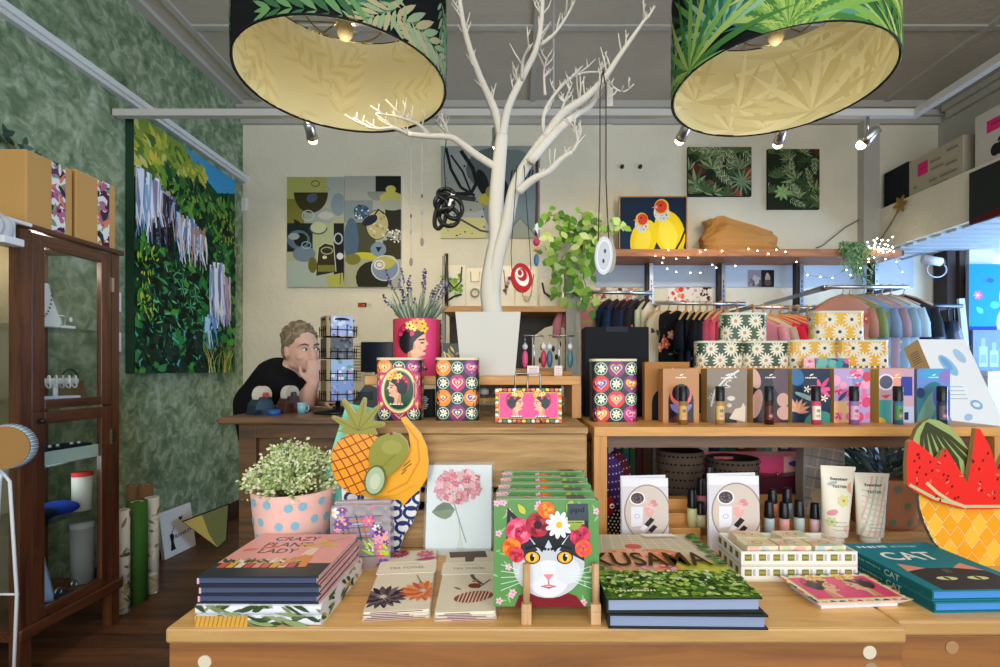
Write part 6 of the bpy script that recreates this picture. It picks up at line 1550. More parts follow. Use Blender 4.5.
for u, v, Y, dz, col, lab in bl:
    r = .0118; t = thing('nail_polish', lab, 'bottle', ((u-CX)/F*Y, Y, TZ+dz))
    hh = max(.045, EYE - (v-CY)/F*Y - TZ - dz); hc_ = hh*.5
    build('bottle_body', MB().lathe([(.001, 0), (r, 0), (r, hh-hc_-.003), (r*.75, hh-hc_), (.001, hh-hc_)], col, 'gloss', 18), t); build('cap', MB().lathe([(r*.96, hh-hc_), (r*.8, hh-.002), (r*.7, hh), (.001, hh)], '#17171b', 'gloss', 18), t)
# hand cream tubes
for u, v0_, v1_, lab, kind in ((834, 466, 541, 'cream tester tube with yellow flower, left of the two hand creams', 0), (869.5, 473, 543, 'cream tester tube with pale plaid, right of the two hand creams', 1)):
    Y = 1.16; W = 35/F*Y; H = (543-v0_)/F*Y - .005
    t = thing('hand_cream_tube', lab, 'hand cream', ((u-CX)/F*Y, Y, TZ), (0, (.05, .03)[kind], 0))
    m_ = MB(); n = 20; lv = []
    for i in range(11):
        q = i/10; a, d = W/2*(.70+.30*q), .021*(1-q)**.7 + .0012
        lv.append([(a*math.copysign(abs(math.cos(2*PI*j/n))**.9, math.cos(2*PI*j/n)), d*math.sin(2*PI*j/n), .018 + (H-.018)*q) for j in range(n)])
    vs_ = [p for l_ in lv for p in l_]; m_.add(vs_, [(i*n+j, i*n+(j+1) % n, (i+1)*n+(j+1) % n, (i+1)*n+j) for i in range(10) for j in range(n)], '#ebe2d0', 'gloss', True)
    def tm(x, y, o, H=H, W=W):
        z = y*W; q = max(0, min(1, (z-.018)/(H-.018))); a, d = W/2*(.70+.30*q), .021*(1-q)**.7 + .0012; xx = (x-.5)*W
        c_ = max(-1, min(1, xx/a)); return (xx, -d*math.sqrt(max(0, 1-abs(c_)**(2/.9))) - .0006 - o, z)
    A = Art(m_, tm, H/W, 'gloss', tol=.06, step=.00003); S = A.asp; A.clip = (.16, .25, .84, S*.98); rn = random.Random(kind)
    if kind == 0:
        A.flower(.6, S*.58, .17, 7, '#dfd98a', '#a8a04a', .8); A.ell(.3, S*.42, .14, .08, '#d98a8f', .4); A.flower(.28, S*.3, .14, 6, '#c9d090', '#9aa05a', .8); A.ell(.85, S*.75, .12, .16, '#e0a880'); A.ell(.7, S*.22, .1, .1, '#e8b8a8'); A.ell(.3, S*.8, .14, .05, '#a8b0b0', .3)
    else:
        for i in range(9): A.line([(.0+.14*i, .2), (.5+.14*i, S)], .05, ['#e0b8a8','#b8c4b0','#d9c8b0'][i % 3]); A.line([(-.1, .3+.16*i), (1.1, .05+.16*i)], .035, ['#c9d0bc','#e3c4b8'][i % 2])
    A.text('hester', .5, S*.86, .085, '#3a3a38', 0, .5); A.text('TESTER', .5, S*.76, .07, '#3a3a38', 0, .42)
    for i in range(3): A.line([(.3, S*(.3-.05*i)), (.7, S*(.3-.05*i))], .014, '#a8a094')
    build('tube', m_, t); build('cap', MB().lathe([(.001, 0), (.02, 0), (.0195, .018), (.001, .0185)], '#e9e4da', 'gloss', 20, sx=1.05), t)
    build('crimp', MB().box(-W/2, -.0014, H-.004, W/2, .0014, H+.004, '#efe8da', 'gloss'), t)
# plaid paper bag, dotted terracotta planter with dark plant
Y = 1.33; W = 42/F*Y; t = thing('plaid_pouch', 'grey plaid paper pouch standing behind the left hand cream', 'pouch', ((820-CX)/F*Y, Y, TZ)); m_ = MB().prism([(-W/2*.92, 0), (W/2*.92, 0), (W/2, .1), (W/2*.95, .205), (-W/2*.95, .205), (-W/2, .1)], -.018, .018, '#9c8f86', 'paper'); A = Art(m_, fm_front(W, -.018), .205/W); A.clip = (.05, 0, .95, A.asp)
for i in range(8): A.line([(-.1+.17*i, 0), (.25+.17*i, A.asp)], .045, ['#7f8a8c','#b8a494'][i % 2]); A.line([(0, .1+.25*i), (1, .25*i-.1)], .04, ['#74787a','#b9a9a0'][i % 2])
A.ell(.4, .6, .2, .2, '#c9b48a'); A.ell(.62, .5, .05, .05, '#2a2622')
build('bag', m_, t, bevel=.003)
c = Vector(((883-CX)/F*1.31, 1.31, TZ)); R = .088; H = .128
t = thing('potted_plant', 'dark leafy plant in terracotta-coloured dotted pot behind the hand creams', 'potted plant', c); m_ = MB().lathe([(.001, 0)] + [(R*(.78+.30*k/10-.08*k*k/100), H*k/10) for k in range(11)] + [(R-.005, H), (R-.007, H-.016), (.001, H-.018)], '#b07a5c', 'cloth', 48); U = 2*PI*R
A = Art(m_, lambda x, y, o: (lambda a, q: (q*math.sin(a), -q*math.cos(a), y*U))((x-.5)*2*PI, R*(.78+.30*(y*U/H)-.08*(y*U/H)**2)+.0007+o), H/U, 'cloth', tol=.03); rn = random.Random(3)
for j in range(3):
    for i in range(11): A.ell((i+.5*(j % 2)+rn.uniform(-.15, .15))/11, (j+.5)*H/U/3, .016, .016, '#6f7f72', 0, 12)
build('pot', m_, t); lf = MB(); rn = random.Random(12)
for i in range(170):
    a = rn.uniform(0, 2*PI); q = rn.random(); p = Vector((.08*q*math.cos(a), .06*q*math.sin(a), H + rn.uniform(-.01, .05)))
    lf.leaf(p, (math.cos(a)*.9, math.sin(a)*.7, rn.uniform(.2, 1.3)), (0, -1, .5), rn.uniform(.03, .07), rn.uniform(.006, .012), rn.choice(['#3f5a4a','#2c4438','#557062','#3a4a5a','#62786a']))
build('foliage', lf, t)
# pink game box, dark box and clutch at the back
Y = 1.46; t = thing('gift_carton', 'flat pink and coral patterned box at the back of the lower shelf', 'box', (.69, Y, TZ+.105)); m_ = MB().box(-.16, -.045, 0, .16, .045, .05, '#e86f8a', 'gloss'); A = Art(m_, fm_front(.32, -.045), .05/.32, 'gloss'); S = A.asp; A.poly([(.1, 0), (.55, 0), (.2, S)], '#f2946a'); A.poly([(.5, 0), (.8, 0), (.8, S), (.3, S)], '#e2517c'); A.rect(.72, 0, 1, S, '#f0b8b0'); A.ell(.86, S*.6, .1, .03, '#4a48a0'); A.ell(.95, S*.2, .05, .03, '#e8a03a'); build('box_body', m_, t, bevel=.001)
t = thing('dark_carton', 'dark brown carton carrying the flat pink box inside the shelf', 'box', (.69, Y, TZ)); build('box_body', MB().box(-.15, -.04, 0, .15, .04, .104, '#2a1f1e', 'paper'), t, bevel=.002); build('lid', MB().box(-.152, -.042, .08, .152, .042, .1046, '#33262a', 'paper'), t, bevel=.001)
m_ = MB().prism([(-.07, 0), (.07, 0), (.085, .02), (.06, .052), (0, .046), (-.06, .052), (-.085, .02)], -.02, .02, '#4a1526', 'gloss'); t = thing('clutch_purse', 'glossy maroon clutch purse behind the row of small bottles', 'purse', (.725, 1.385, TZ+.062)); build('purse_body', m_, t, bevel=.008); build('clasp', MB().ell((0, -.004, .05), (.006, .006, .006), '#b99a4a', 'metal', 8, 6), t)
build('plinth_block', MB().box(-.09, -.025, 0, .09, .025, .061, mat='shelf_wood'), loc=(.725, 1.385, TZ), label='plain wooden block under the maroon clutch purse', cat='block', bevel=.002)
# low bench beyond with a row of books
t = thing('back_bench', 'dark low bench beyond the display tables seen through the shelf unit', 'bench', (.80, 1.86, 0)); build('bench_top', MB().box(-.56, -.12, .70, .56, .12, .73, mat='dark_wood_x'), t)
for x in (-.52, .5): build('leg', MB().box(x, -.1, 0, x+.04, .1, .699, mat='dark_wood'), t)
rn = random.Random(7); x = .30; names = ['blue', 'white', 'navy', 'teal', 'green', 'maroon', 'brown', 'grey', 'turquoise', 'cream', 'black', 'plum']; hexes = ['#2f5f9a', '#d9dce0', '#1f2a4a', '#1f6f72', '#2f6a4a', '#5a2030', '#5a4030', '#7a7f86', '#4aa0a6', '#d6cbb0', '#1a1a1e', '#5a2f5a']
for i in range(24):
    w = rn.uniform(.018, .04); k = i % 12; h = rn.uniform(.15, .21)
    t = thing('spine_book', ('tall ' if h > .18 else 'short ') + names[k] + ' upright book on the back bench, ' + ('left half of its row' if i < 12 else 'right half of its row'), 'book', (x + w/2, 1.83, .73), group='upright books on the back bench')
    m_ = MB().box(-w/2, -.07, 0, w/2, .07, h, hexes[k], 'gloss'); A = Art(m_, fm_front(w, -.07), h/w, 'gloss'); A.rect(.2, A.asp*.6, .8, A.asp*.8, rn.choice(['#e8e2d2', '#c9a84a', '#8fa0b0'])); build('cover', m_, t, bevel=.001)
    x += w + .003
    if x > 1.30: break
# white boxed product leaning at the right end
t = thing('display_step', 'dark wooden step with upright back on the right display table', 'step', (1.345, 1.52, TZ)); build('step_block', MB().box(-.10, -.06, 0, .10, .12, .172, mat='dark_wood'), t); build('back_board', MB().box(-.10, .121, 0, .10, .145, .30, mat='dark_wood'), t)
t = thing('product_box', 'big white boxed product with kraft side leaning back at the right of the daisy tins', 'box', (1.372, 1.516, TZ+.174), (-.44, 0, .06))
m_ = MB().box(-.08, -.06, 0, .08, 0, .33, '#e9edf2', 'gloss'); m_.box(-.0805, -.06, .0005, -.0795, 0, .3295, '#d9b88a', 'paper')
A = Art(m_, fm_front(.16, -.06), .33/.16, 'gloss'); S = A.asp; A.ell(.4, S*.72, .13, .24, '#8fc0e0', .4); A.ell(.38, S*.74, .07, .15, '#6fa8d8', .4); A.ell(.72, S*.82, .1, .16, '#a8c8e4', .3); A.ell(.62, S*.32, .12, .1, '#7fb4de'); A.ell(.62, S*.32, .07, .05, '#e9edf2'); A.ell(.35, S*.2, .1, .06, '#9fc4e4', .5)
for i in range(4): A.line([(.15, S*(.5-.04*i)), (.5, S*(.5-.04*i))], .012, '#8fa8c0')
B = Art(m_, lambda x, y, o: (-.0805-o, -x*.06, .2+y*.06), 2.1); 
for i in range(6): B.line([(.2, 1.6-.12*i), (.75, 1.6-.12*i)], .04, '#8a6a48')
build('box_body', m_, t)
# ================================================================ the back wall, its shelves, pictures and clothes
def canvas(name, label, u0, v0, u1, v1, Y, art, cat='picture', th=.025, frame=None, lean=0, mat='paper', zfix=None, edge='#e6e0d2'):
    W, H = (u1-u0)/F*Y, (v1-v0)/F*Y; p = P((u0+u1)/2, v1, Y)
    if zfix is not None: p.z = zfix
    t = thing(name, label, cat, p); m_ = MB().box(-W/2, 0, 0, W/2, th, H, edge, mat)
    A = Art(m_, fm_front(W), H/W, mat); art(A)
    if lean: t.rotation_euler = (lean, 0, 0)
    build('canvas', m_, t)
    if frame:
        f = .008; fr = MB().box(-W/2-f, -.006, -0, -W/2, th, H+f, frame).box(W/2, -.006, 0, W/2+f, th, H+f, frame).box(-W/2, -.006, H, W/2, th, H+f, frame).box(-W/2-.0, -.006, -.001, W/2, 0, f*.8, frame)
        build('frame', fr, t)
    return t
G = {'ol': '#7d7a35', 'dk': '#26281f', 'pg': '#b3bda4', 'gr': '#8d978f', 'bl': '#5d7390', 'yl': '#b5ae4a', 'br': '#4a4522', 'lb': '#a9b6b8', 'wh': '#dcdcd2'}
def ab1(A):
    S = A.asp; A.bg('#a8ad86'); A.rect(0, 0, .85, S*.24, '#a9b5aa'); A.rect(0, S*.58, .3, S*.8, G['ol']); A.rect(0, S*.8, .7, S, '#a9ab5f'); A.rect(.7, S*.62, 1, S, '#a3aaa2'); A.rect(0, S*.32, .45, S*.58, '#1f2a28'); A.rect(.82, S*.05, 1, S*.58, '#1d2022'); A.rect(.3, S*.58, .8, S*.72, '#98a29c'); A.rect(.45, S*.3, .82, S*.58, '#a8b087')
    A.ell(.42, S*.86, .30, .36, '#38351c', 0, 20, PI, 2*PI); A.ell(.44, S*.81, .1, .08, '#4a5c70', .4); A.ell(.9, S*.75, .13, .2, '#7e909c'); A.ring(.37, S*.65, .1, .09, .015, '#bfc2ae'); A.ell(.68, S*.65, .13, .07, '#b9bcb4')
    A.poly([(.12, S*.62), (.2, S*.6), (.36, S*.52), (.3, S*.44), (.14, S*.5)], '#1c2624'); A.ell(.2, S*.43, .2, .17, '#5b6f80'); A.ell(.24, S*.43, .12, .12, '#1c2220'); A.ell(.3, S*.3, .2, .14, '#6f8494'); A.ell(.12, S*.46, .1, .06, '#98a4a6'); A.ring(.34, S*.38, .08, .06, .015, '#9fb0c0')
    A.ell(.55, S*.54, .14, .1, '#b9c09a'); A.ring(.55, S*.54, .15, .11, .025, '#3e5670', 16, PI, 2*PI); A.ring(.9, S*.44, .07, .09, .025, '#a9bccb')
    A.poly([(.5, S*.1), (.55, S*.36), (.66, S*.4), (.82, S*.38), (.86, S*.14), (.7, S*.12)], '#37341c'); A.line([(.5, S*.1), (.55, S*.36), (.66, S*.4), (.82, S*.38), (.86, S*.14)], .015, '#cdd0ba'); A.ell(.45, S*.2, .08, .14, '#6a652c'); A.rect(.54, S*.14, .84, S*.2, '#7b7936'); A.ring(.7, S*.33, .1, .06, .018, '#a9a98a'); A.ell(.66, S*.27, .04, .03, '#d6d3b0'); A.ell(.93, S*.28, .06, .06, '#d5dade')
    A.poly([(.72, 0), (.7, S*.1), (.98, S*.13), (1, 0)], '#b0b05a'); A.line([(.93, S*.02), (.95, S*.2)], .012, '#23261c'); A.ring(.5, S*.94, .07, .05, .015, '#4a4a3a'); A.ring(.68, S*.89, .05, .04, .012, '#8a8a6a')
def ab2(A):
    S = A.asp; A.bg('#a7aaa0'); A.rect(.55, S*.84, 1, S, '#1e2120'); A.rect(.0, S*.58, .5, S*.78, '#7f9092'); A.rect(0, 0, .6, S*.25, '#a8a88a'); A.rect(.72, S*.5, 1, S*.7, '#2b2b22'); A.rect(.1, S*.3, .55, S*.58, '#4b4d38'); A.rect(.68, S*.25, 1, S*.42, '#3a3926')
    A.ell(.58, S*.86, .18, .16, '#8a9088', 0, 18, PI, 2*PI); A.ell(.82, S*.8, .2, .12, '#b9b765'); A.ell(.82, S*.88, .09, .07, '#c4bf5a'); A.ell(.85, S*.74, .2, .1, '#a3a89a'); A.ell(.3, S*.68, .14, .12, '#3f5878'); A.blobs(30, ['#d5dce2','#6b88a8','#2c3c52'], .01, .025, random.Random(4), .18, S*.62, .42, S*.74)
    A.ell(.12, S*.42, .13, .4, '#4f6780'); A.ell(.58, S*.56, .2, .26, '#b7b183'); A.ring(.58, S*.56, .2, .26, .014, '#33352a'); A.blobs(20, ['#d0caa0','#9a9560'], .015, .04, random.Random(2), .46, S*.46, .7, S*.64); A.blobs(40, ['#eceae2','#2b2b22'], .012, .022, random.Random(3), .76, S*.4, 1, S*.52)
    A.ell(.42, S*.28, .26, .06, '#c4bd3a', -.1); A.ell(.6, S*.34, .14, .13, '#7c93a6'); A.poly([(.55, S*.36), (.66, S*.36), (.6, S*.31)], '#1b2024'); A.ell(.5, S*.08, .3, .3, '#2c2c1e', .3); A.ell(.15, S*.25, .14, .1, '#7b7936')
    A.ell(.72, S*.17, .24, .22, '#7d8fa8'); A.ell(.72, S*.22, .2, .12, '#b9b45a', .3); A.ring(.72, S*.17, .24, .22, .02, '#c9d0d6'); A.ell(.62, S*.2, .1, .09, '#dcdcd4'); A.ring(.62, S*.2, .06, .05, .012, '#4a4a3a'); A.line([(.5, S*.62), (.6, S*.7), (.7, S*.66)], .03, '#20242c'); A.ell(.45, S*.6, .15, .08, '#222a38', .5)
canvas('abstract_canvas', 'left canvas of the olive, blue and black abstract pair', 287, 177, 344, 287, YB-.0255, ab1); canvas('abstract_canvas', 'right canvas of the olive, blue and black abstract pair', 344.5, 176, 401, 287, YB-.0255, ab2)
def bw(A):
    S = A.asp; A.bg('#8f9896'); A.rect(0, 0, 1, S*.5, '#a7b0b2'); A.rect(0, 0, .45, S*.22, '#c9c88f'); A.ell(.3, S*.62, .3, .32, '#9a9f98'); A.ell(.72, S*.35, .3, .34, '#7b8c92'); A.ell(.55, S*.75, .3, .22, '#5a6664'); A.ell(.75, S*.75, .18, .2, '#6f7c7a')
    A.line([(.05, S*.98), (.1, S*.75), (.2, S*.55), (.34, S*.46)], .03, '#1d1f22'); A.line([(.1, S*.9), (.22, S*.72), (.3, S*.5)], .02, '#1d1f22'); A.line([(.2, S*.95), (.32, S*.76), (.36, S*.6), (.3, S*.48), (.1, S*.48)], .04, '#1d1f22'); A.ell(.42, S*.6, .06, .14, '#1d1f22', .3); A.line([(.02, S*.45), (.2, S*.44), (.35, S*.42)], .05, '#3a3f3e'); A.ell(.45, S*.42, .07, .06, '#b8ad4a'); A.ell(.5, S*.5, .05, .06, '#8d8a4a'); A.ell(.6, S*.5, .09, .14, '#1f2325')
    A.line([(.2, S*.2), (.4, S*.08), (.62, S*.04)], .02, '#4a504c'); A.poly([(.62, 0), (.8, S*.22), (.98, 0)], '#98a09a'); A.line([(.62, 0), (.8, S*.22), (.98, 0)], .015, '#6a726c')
    for i in range(8): A.line([(.7+.03*i, S*.62), (.72+.03*i, S*.74)], .012, '#16181a')
    A.blobs(30, ['#2a2c2a','#55584a'], .006, .012, random.Random(1), .05, S*.02, .5, S*.85)
canvas('abstract_canvas', 'grey and black brushwork canvas behind the white tree', 441, 146, 540, 238, YB-.0255, bw)
def foliage_art(seed, red):
    def f(A):
        S = A.asp; A.bg('#1f2a1c'); rn = random.Random(seed)
        for i in range(12): A.ell(rn.random(), rn.uniform(0, S), rn.uniform(.08, .16), rn.uniform(.05, .12), rn.choice(red), rn.uniform(0, 3))
        for i in range(26): A.fan(rn.random(), rn.uniform(0, S), rn.uniform(.14, .28), rn.choice([['#3f5a34','#556b3f'], ['#2c4228','#3d5733'], ['#7d8a62','#5f7048'], ['#8fa070','#4a6038']]), rn.uniform(-.5, 1), rn.uniform(2.2, 4), 8, .2, rn)
        for i in range(8): A.frond(rn.random(), rn.uniform(0, S), .3, rn.uniform(0, 6), ['#a9b48a','#7f8f62'], 7, .2, .4)
        A.fan(.28, S*.28, .2, ['#8fae6a','#a3bd7c'], 0, 6, 9, .35, rn) if seed == 2 else A.fan(.85, S*.3, .26, ['#8a9a7a','#6f8462'], 0, 6, 14, .12, rn)
    return f
canvas('leafy_canvas', 'wide dark jungle canvas with red flowers, left of the two leafy ones', 688, 147, 751.5, 196, YB-.0255, foliage_art(1, ['#8a3a1f','#a8452a','#5a2a1a','#2a3a22']), edge='#1d211a')
canvas('leafy_canvas', 'tall jungle canvas with pale green leaves, right of the two leafy ones', 768, 149, 819.5, 209, YB-.0255, foliage_art(2, ['#7a2f1a','#5a2a1a','#2a3a22','#34482a']), edge='#1d211a')

# waterfall painting on the wallpaper
W = .965; H = 1.40; x0 = XL
t = thing('waterfall_painting', 'large unframed painting of waterfalls in rainforest on the green wallpaper', 'picture', (XL+.002, 2.68, 1.082))
m_ = MB().box(0, 0, 0, .045, W, H, '#23402e', 'paper'); A = Art(m_, fm_right(.045, 0, W), H/W, 'paper'); S = A.asp; rn = random.Random(77)
A.bg('#1f4a2a'); A.poly([(0, S*.80), (0, S), (.52, S), (.62, S*.9), (.75, S*.80), (.55, S*.72), (.2, S*.74)], '#7f9a3c'); A.poly([(.42, S), (.58, S*.93), (.78, S*.88), (1, S*.93), (1, S)], '#3f9ad0')
def strokes(n, cols, x0, x1, y0, y1, l0, l1, ang, da=.6, w=.3):
    for i in range(n): A.leaf(rn.uniform(x0, x1), rn.uniform(y0, y1), rn.uniform(l0, l1), rn.uniform(l0, l1)*w, ang + rn.uniform(-da, da), rn.choice(cols))
strokes(240, ['#9aae3f','#b9b94a','#5f8030','#8a9a3a','#d0c04a','#476a2a','#c4c878'], -.03, .68, S*.74, S*.95, .05, .11, 2.4, 1.2, .45)
strokes(260, ['#1f4a24','#2f6a2f','#4f8a34','#173a20','#0f2a18','#6a9a3a'], .25, 1, S*.64, S*.84, .05, .13, 1.57, 1.2, .45)
strokes(520, ['#153a20','#1f5a30','#2f7a3a','#123022','#4f9a3a','#0f2a1c','#10241a','#3f8a4a','#1a4a3a'], 0, 1, 0, S*.66, .06, .15, 1.2, 3, .45)
def fall(x, ytop, ybot, w, cols, n=22):
    for i in range(n):
        a = x + rn.uniform(-.5, .5)*w; A.line([(a, ytop + rn.uniform(-.06, .03)), (a + rn.uniform(-.02, .03), (ytop+ybot)/2), (a + rn.uniform(-.02, .05), ybot + rn.uniform(-.04, .1))], rn.uniform(.014, .036), rn.choice(cols), .006)
wc = ['#dfe8f4','#8fb0dc','#b9cce8','#5f86c0','#f2f4f8','#8f86a8']
strokes(140, ['#2fae9a','#1f7a7a','#3fc0b0','#154a4a','#2a6a5a','#5fb0c8'], .0, .75, S*.02, S*.24, .02, .06, 1.5, 3); strokes(200, ['#0f2018','#16301f','#1f3a2c','#0c1a14'], .05, .8, 0, S*.5, .05, .13, 1.2, 3, .5)
strokes(90, ['#2f9a5a','#4fb06a','#1f7a4a','#6fc08a'], .05, .66, S*.14, S*.48, .03, .07, 1.2, 3, .2)
fall(.10, S*.78, S*.54, .22, wc, 46); fall(.27, S*.74, S*.58, .14, ['#3a3440','#6a6a8a','#8fb0dc','#b9a8b0','#241f2a'], 20); fall(.42, S*.68, S*.5, .16, wc + ['#c9a890'], 30); fall(.55, S*.66, S*.5, .14, wc + ['#b08a7a','#4a3a44'], 26)
fall(.22, S*.62, S*.50, .14, ['#2a2430','#4a4458','#16141c'], 12); fall(.76, S*.52, S*.24, .17, ['#e8eef8','#8fb0dc','#5a80d0','#7a6fc0','#b9cce8','#f4f8ff'], 50); fall(.88, S*.48, S*.24, .07, ['#8a7ab0','#b9a0b8','#d0c0c8'], 12); fall(.68, S*.26, S*.14, .12, ['#5fa0d8','#2f6ac0','#bcdcf4'], 14)
for i in range(30):
    x = rn.uniform(.66, .95); d = rn.uniform(-.12, .12); A.line([(x, 0), (x+d*.3, S*.07), (x+d, S*rn.uniform(.1, .17))], .007, rn.choice(['#b9a84a','#7f9a3c','#d0c87a','#5f7a34']), .002)
for i in range(3): A.fan(rn.uniform(.3, .6), S*rn.uniform(.25, .4), .06, ['#5fb07a','#2f8a5a'], 0, 6, 8, .15, rn)
strokes(60, ['#8fbe3a','#c0cc3a','#5f9a34'], 0, .16, S*.2, S*.5, .02, .05, 1.5, 1); strokes(40, ['#d0b83a','#a8b83a'], .78, 1, S*.58, S*.78, .02, .04, 1.5, 1)
build('canvas', m_, t)
tag(build('wall_sensor', MB().box(-.025, -.02, -.05, .025, .0, .05, '#e3e3e0'), loc=P(241, 205, YB) + Vector((.03, 0, 0)), bevel=.004), 'small white plastic sensor high in the left back corner', 'sensor')
p = P(365, 305, YB); m_ = MB().box(-.055, -.004, -.02, .055, 0, .02, '#d8cfc0', 'paper'); A = Art(m_, lambda x, y, o: ((x-.5)*.11, -.004-o, y*.11-.02), .36); A.rect(.02, .03, .28, .33, '#a8371f'); A.rect(.28, .03, .62, .33, '#4a2a20'); A.rect(.3, .1, .5, .24, '#c9653a'); A.marks(.8, .18, .3, .06, 6, '#8a6a5a')
tag(build('wall_sticker', m_, loc=p), 'small red and brown sticker on the wall below the abstract pair', 'sticker')
for u, lab in ((622, 'left of two small dark hooks above the yellow birds'), (640, 'right of two small dark hooks above the yellow birds')):
    tag(build('wall_hook', MB().lathe([(.001, .02), (.014, .018), (.016, 0), (.001, 0)], '#4a4642', 'metal', 12), loc=P(u, 167, YB), rot=(PI/2, 0, 0)), lab, 'hook')
# paper notices by the till
for u, v0, v1, w, lab in ((358, 343, 382, 11, 'long narrow list taped to the back wall, left of two'), (369, 341, 384, 12, 'long narrow list taped to the back wall, right of two'), (355, 325, 336, 9, 'small cream note above the wall lists')):
    Y = YB; W = w/F*Y; H = (v1-v0)/F*Y; m_ = MB().box(-W/2, -.002, 0, W/2, 0, H, '#d8cfb2', 'paper'); A = Art(m_, fm_front(W, -.002), H/W)
    for i in range(int(A.asp/.28)): A.rect(.15, .08+.28*i, .8, .22+.28*i, '#8a8470' if i % 2 else '#a9a288')
    tag(build('wall_note', m_, loc=P(u, v1, Y)), lab, 'note')

# ---------------------------------------------------------------- small jewellery shelf in the middle
MY = 3.0; mz = P(0, 306, MY).z
t = thing('wall_shelf_unit', 'tall pale post with orange wooden shelf carrying the jewellery cards', 'shelf', P(505, 306, MY)); t.location.z = 0
xl, xr = P(443, 0, MY).x - t.location.x, P(566, 0, MY).x - t.location.x
build('shelf_board', MB().box(xl, 0, mz-.035, xr, .32, mz, mat='shelf_wood'), t, bevel=.002)
build('lower_shelf', MB().box(xl, .02, .90, xr, .32, .93, mat='shelf_wood'), t)
build('back_board', MB().box(xl, .30, .93, xr, .315, mz-.036, '#4a463e'), t)
build('post', MB().box(xr-.0, -.01, 0, xr+.085, .06, P(0, 256, MY).z, mat='pale_post'), t); build('post', MB().box(xl-.02, .1, 0, xl-.001, .14, P(0, 252, MY).z, mat='pale_post'), t)
build('side_board', MB().box(xr+.02, .061, 0, xr+.05, .32, P(0, 262, MY).z, '#3a3029'), t)
build('middle_board', MB().box(xl, .05, mz-.40, xr, .30, mz-.375, mat='shelf_wood'), t)
def jcard(u0, u1, v0, lab, kind):
    Y = MY+.06; W = (u1-u0)/F*Y; H = (306-v0)/F*Y*1.0; x = ((u0+u1)/2-CX)/F*Y
    t = thing('jewellery_card', lab, 'jewellery card', (x, Y, mz)); m_ = MB().box(-W/2, 0, 0, W/2, .006, H, '#ece4cf', 'paper'); A = Art(m_, fm_front(W), H/W); S = A.asp
    build('backing_card', m_, t, rot=(-.08, 0, 0)); n = MB()
    def P2(x, y): return ((x-.5)*W, -.006, y*W)
    if kind == 0:
        n.tube([P2(.1, S*.95), P2(.25, S*.6), P2(.5, S*.45), P2(.8, S*.6), P2(.85, S*.95)], .005, '#3a3a34', n=6)
        rn = random.Random(1)
        for i in range(26): n.leaf(P2(rn.uniform(.15, .85), S*rn.uniform(.3, .7)), (rn.uniform(-1, 1), 0, rn.uniform(-1, .5)), (0, -1, 0), .05, .02, rn.choice(['#8fc03a','#b5d45a','#6f9a34']))
        n.tube([P2(.2, S*.15), P2(.5, S*.25), P2(.85, S*.3)], .006, '#26262a', n=6)
    elif kind == 1:
        n.tube([P2(.25, S*.9), P2(.28, S*.65), P2(.72, S*.65), P2(.75, S*.9)], .003, '#b9a88a', 'metal', 6); n.tube([(.0+.025*math.cos(i*PI/8), -.008, H*.36+.025*math.sin(i*PI/8)) for i in range(17)], .005, '#a39a80', 'metal', 6, False)
    elif kind == 2:
        for i in range(4): n.ell(P2(.3+.12*i, S*(.4+.1*i)), (.012, .006, .012), ['#8a3a5a','#5a4a4a','#b98aa0'][i % 3], 'gloss', 8, 6)
        n.tube([P2(.2, S*.9), P2(.4, S*.3)], .003, '#6a5a52', n=6)
    elif kind == 3:
        n.tube([P2(.2, S*.8), P2(.35, S*.25), P2(.7, S*.25), P2(.85, S*.8)], .003, '#b9a070', 'metal', 6); n.ell(P2(.52, S*.2), (.02, .006, .02), '#c9b890', 'gloss', 10, 6)
    else:
        n.tube([P2(.1, S*.85), P2(.2, S*.5), P2(.55, S*.3)], .006, '#3a2424', n=6)
    build('jewellery', n, t, rot=(-.08, 0, 0))
jcard(443, 465, 263, 'card with green leafy necklace, leftmost on the jewellery shelf', 0); jcard(466, 484, 266, 'card with square wire necklace left of the tree trunk', 1); jcard(501, 514, 264, 'narrow card with mauve beads right of the tree trunk', 2); jcard(515.5, 537, 264, 'card behind the red swirl pendant on the jewellery shelf', 3); jcard(540, 562, 277, 'white card with dark curved necklace, rightmost on the jewellery shelf', 4)
tag(build('bent_rod', MB().tube([(0, 0, 0), (0, 0, .32)], .012, '#6a665e', 'metal', 10), loc=(P(441, 306, MY-.06).x+.02, MY+.03, mz)), 'short grey rod standing at the left end of the jewellery shelf', 'rod')
t = thing('earring_board', 'cream scalloped board of earrings on the lower shelf behind the white planter', 'display board', (P(548, 375, 3.1).x, 3.08, mz-.374)); m_ = MB().prism([(-.10, 0), (.10, 0), (.11, .24), (.05, .27), (-.02, .25), (-.10, .19)], -.006, .006, '#e8dcc0', 'paper'); build('board', m_, t)
for i, (x, z) in enumerate(((.03, .12), (.07, .15), (.05, .07), (-.04, .13), (-.05, .05))): build('earring', MB().ell((x, -.01, z), (.010, .005, .018), ['#2a2a2e','#7a2a3a'][i % 2], 'gloss', 8, 6), t)

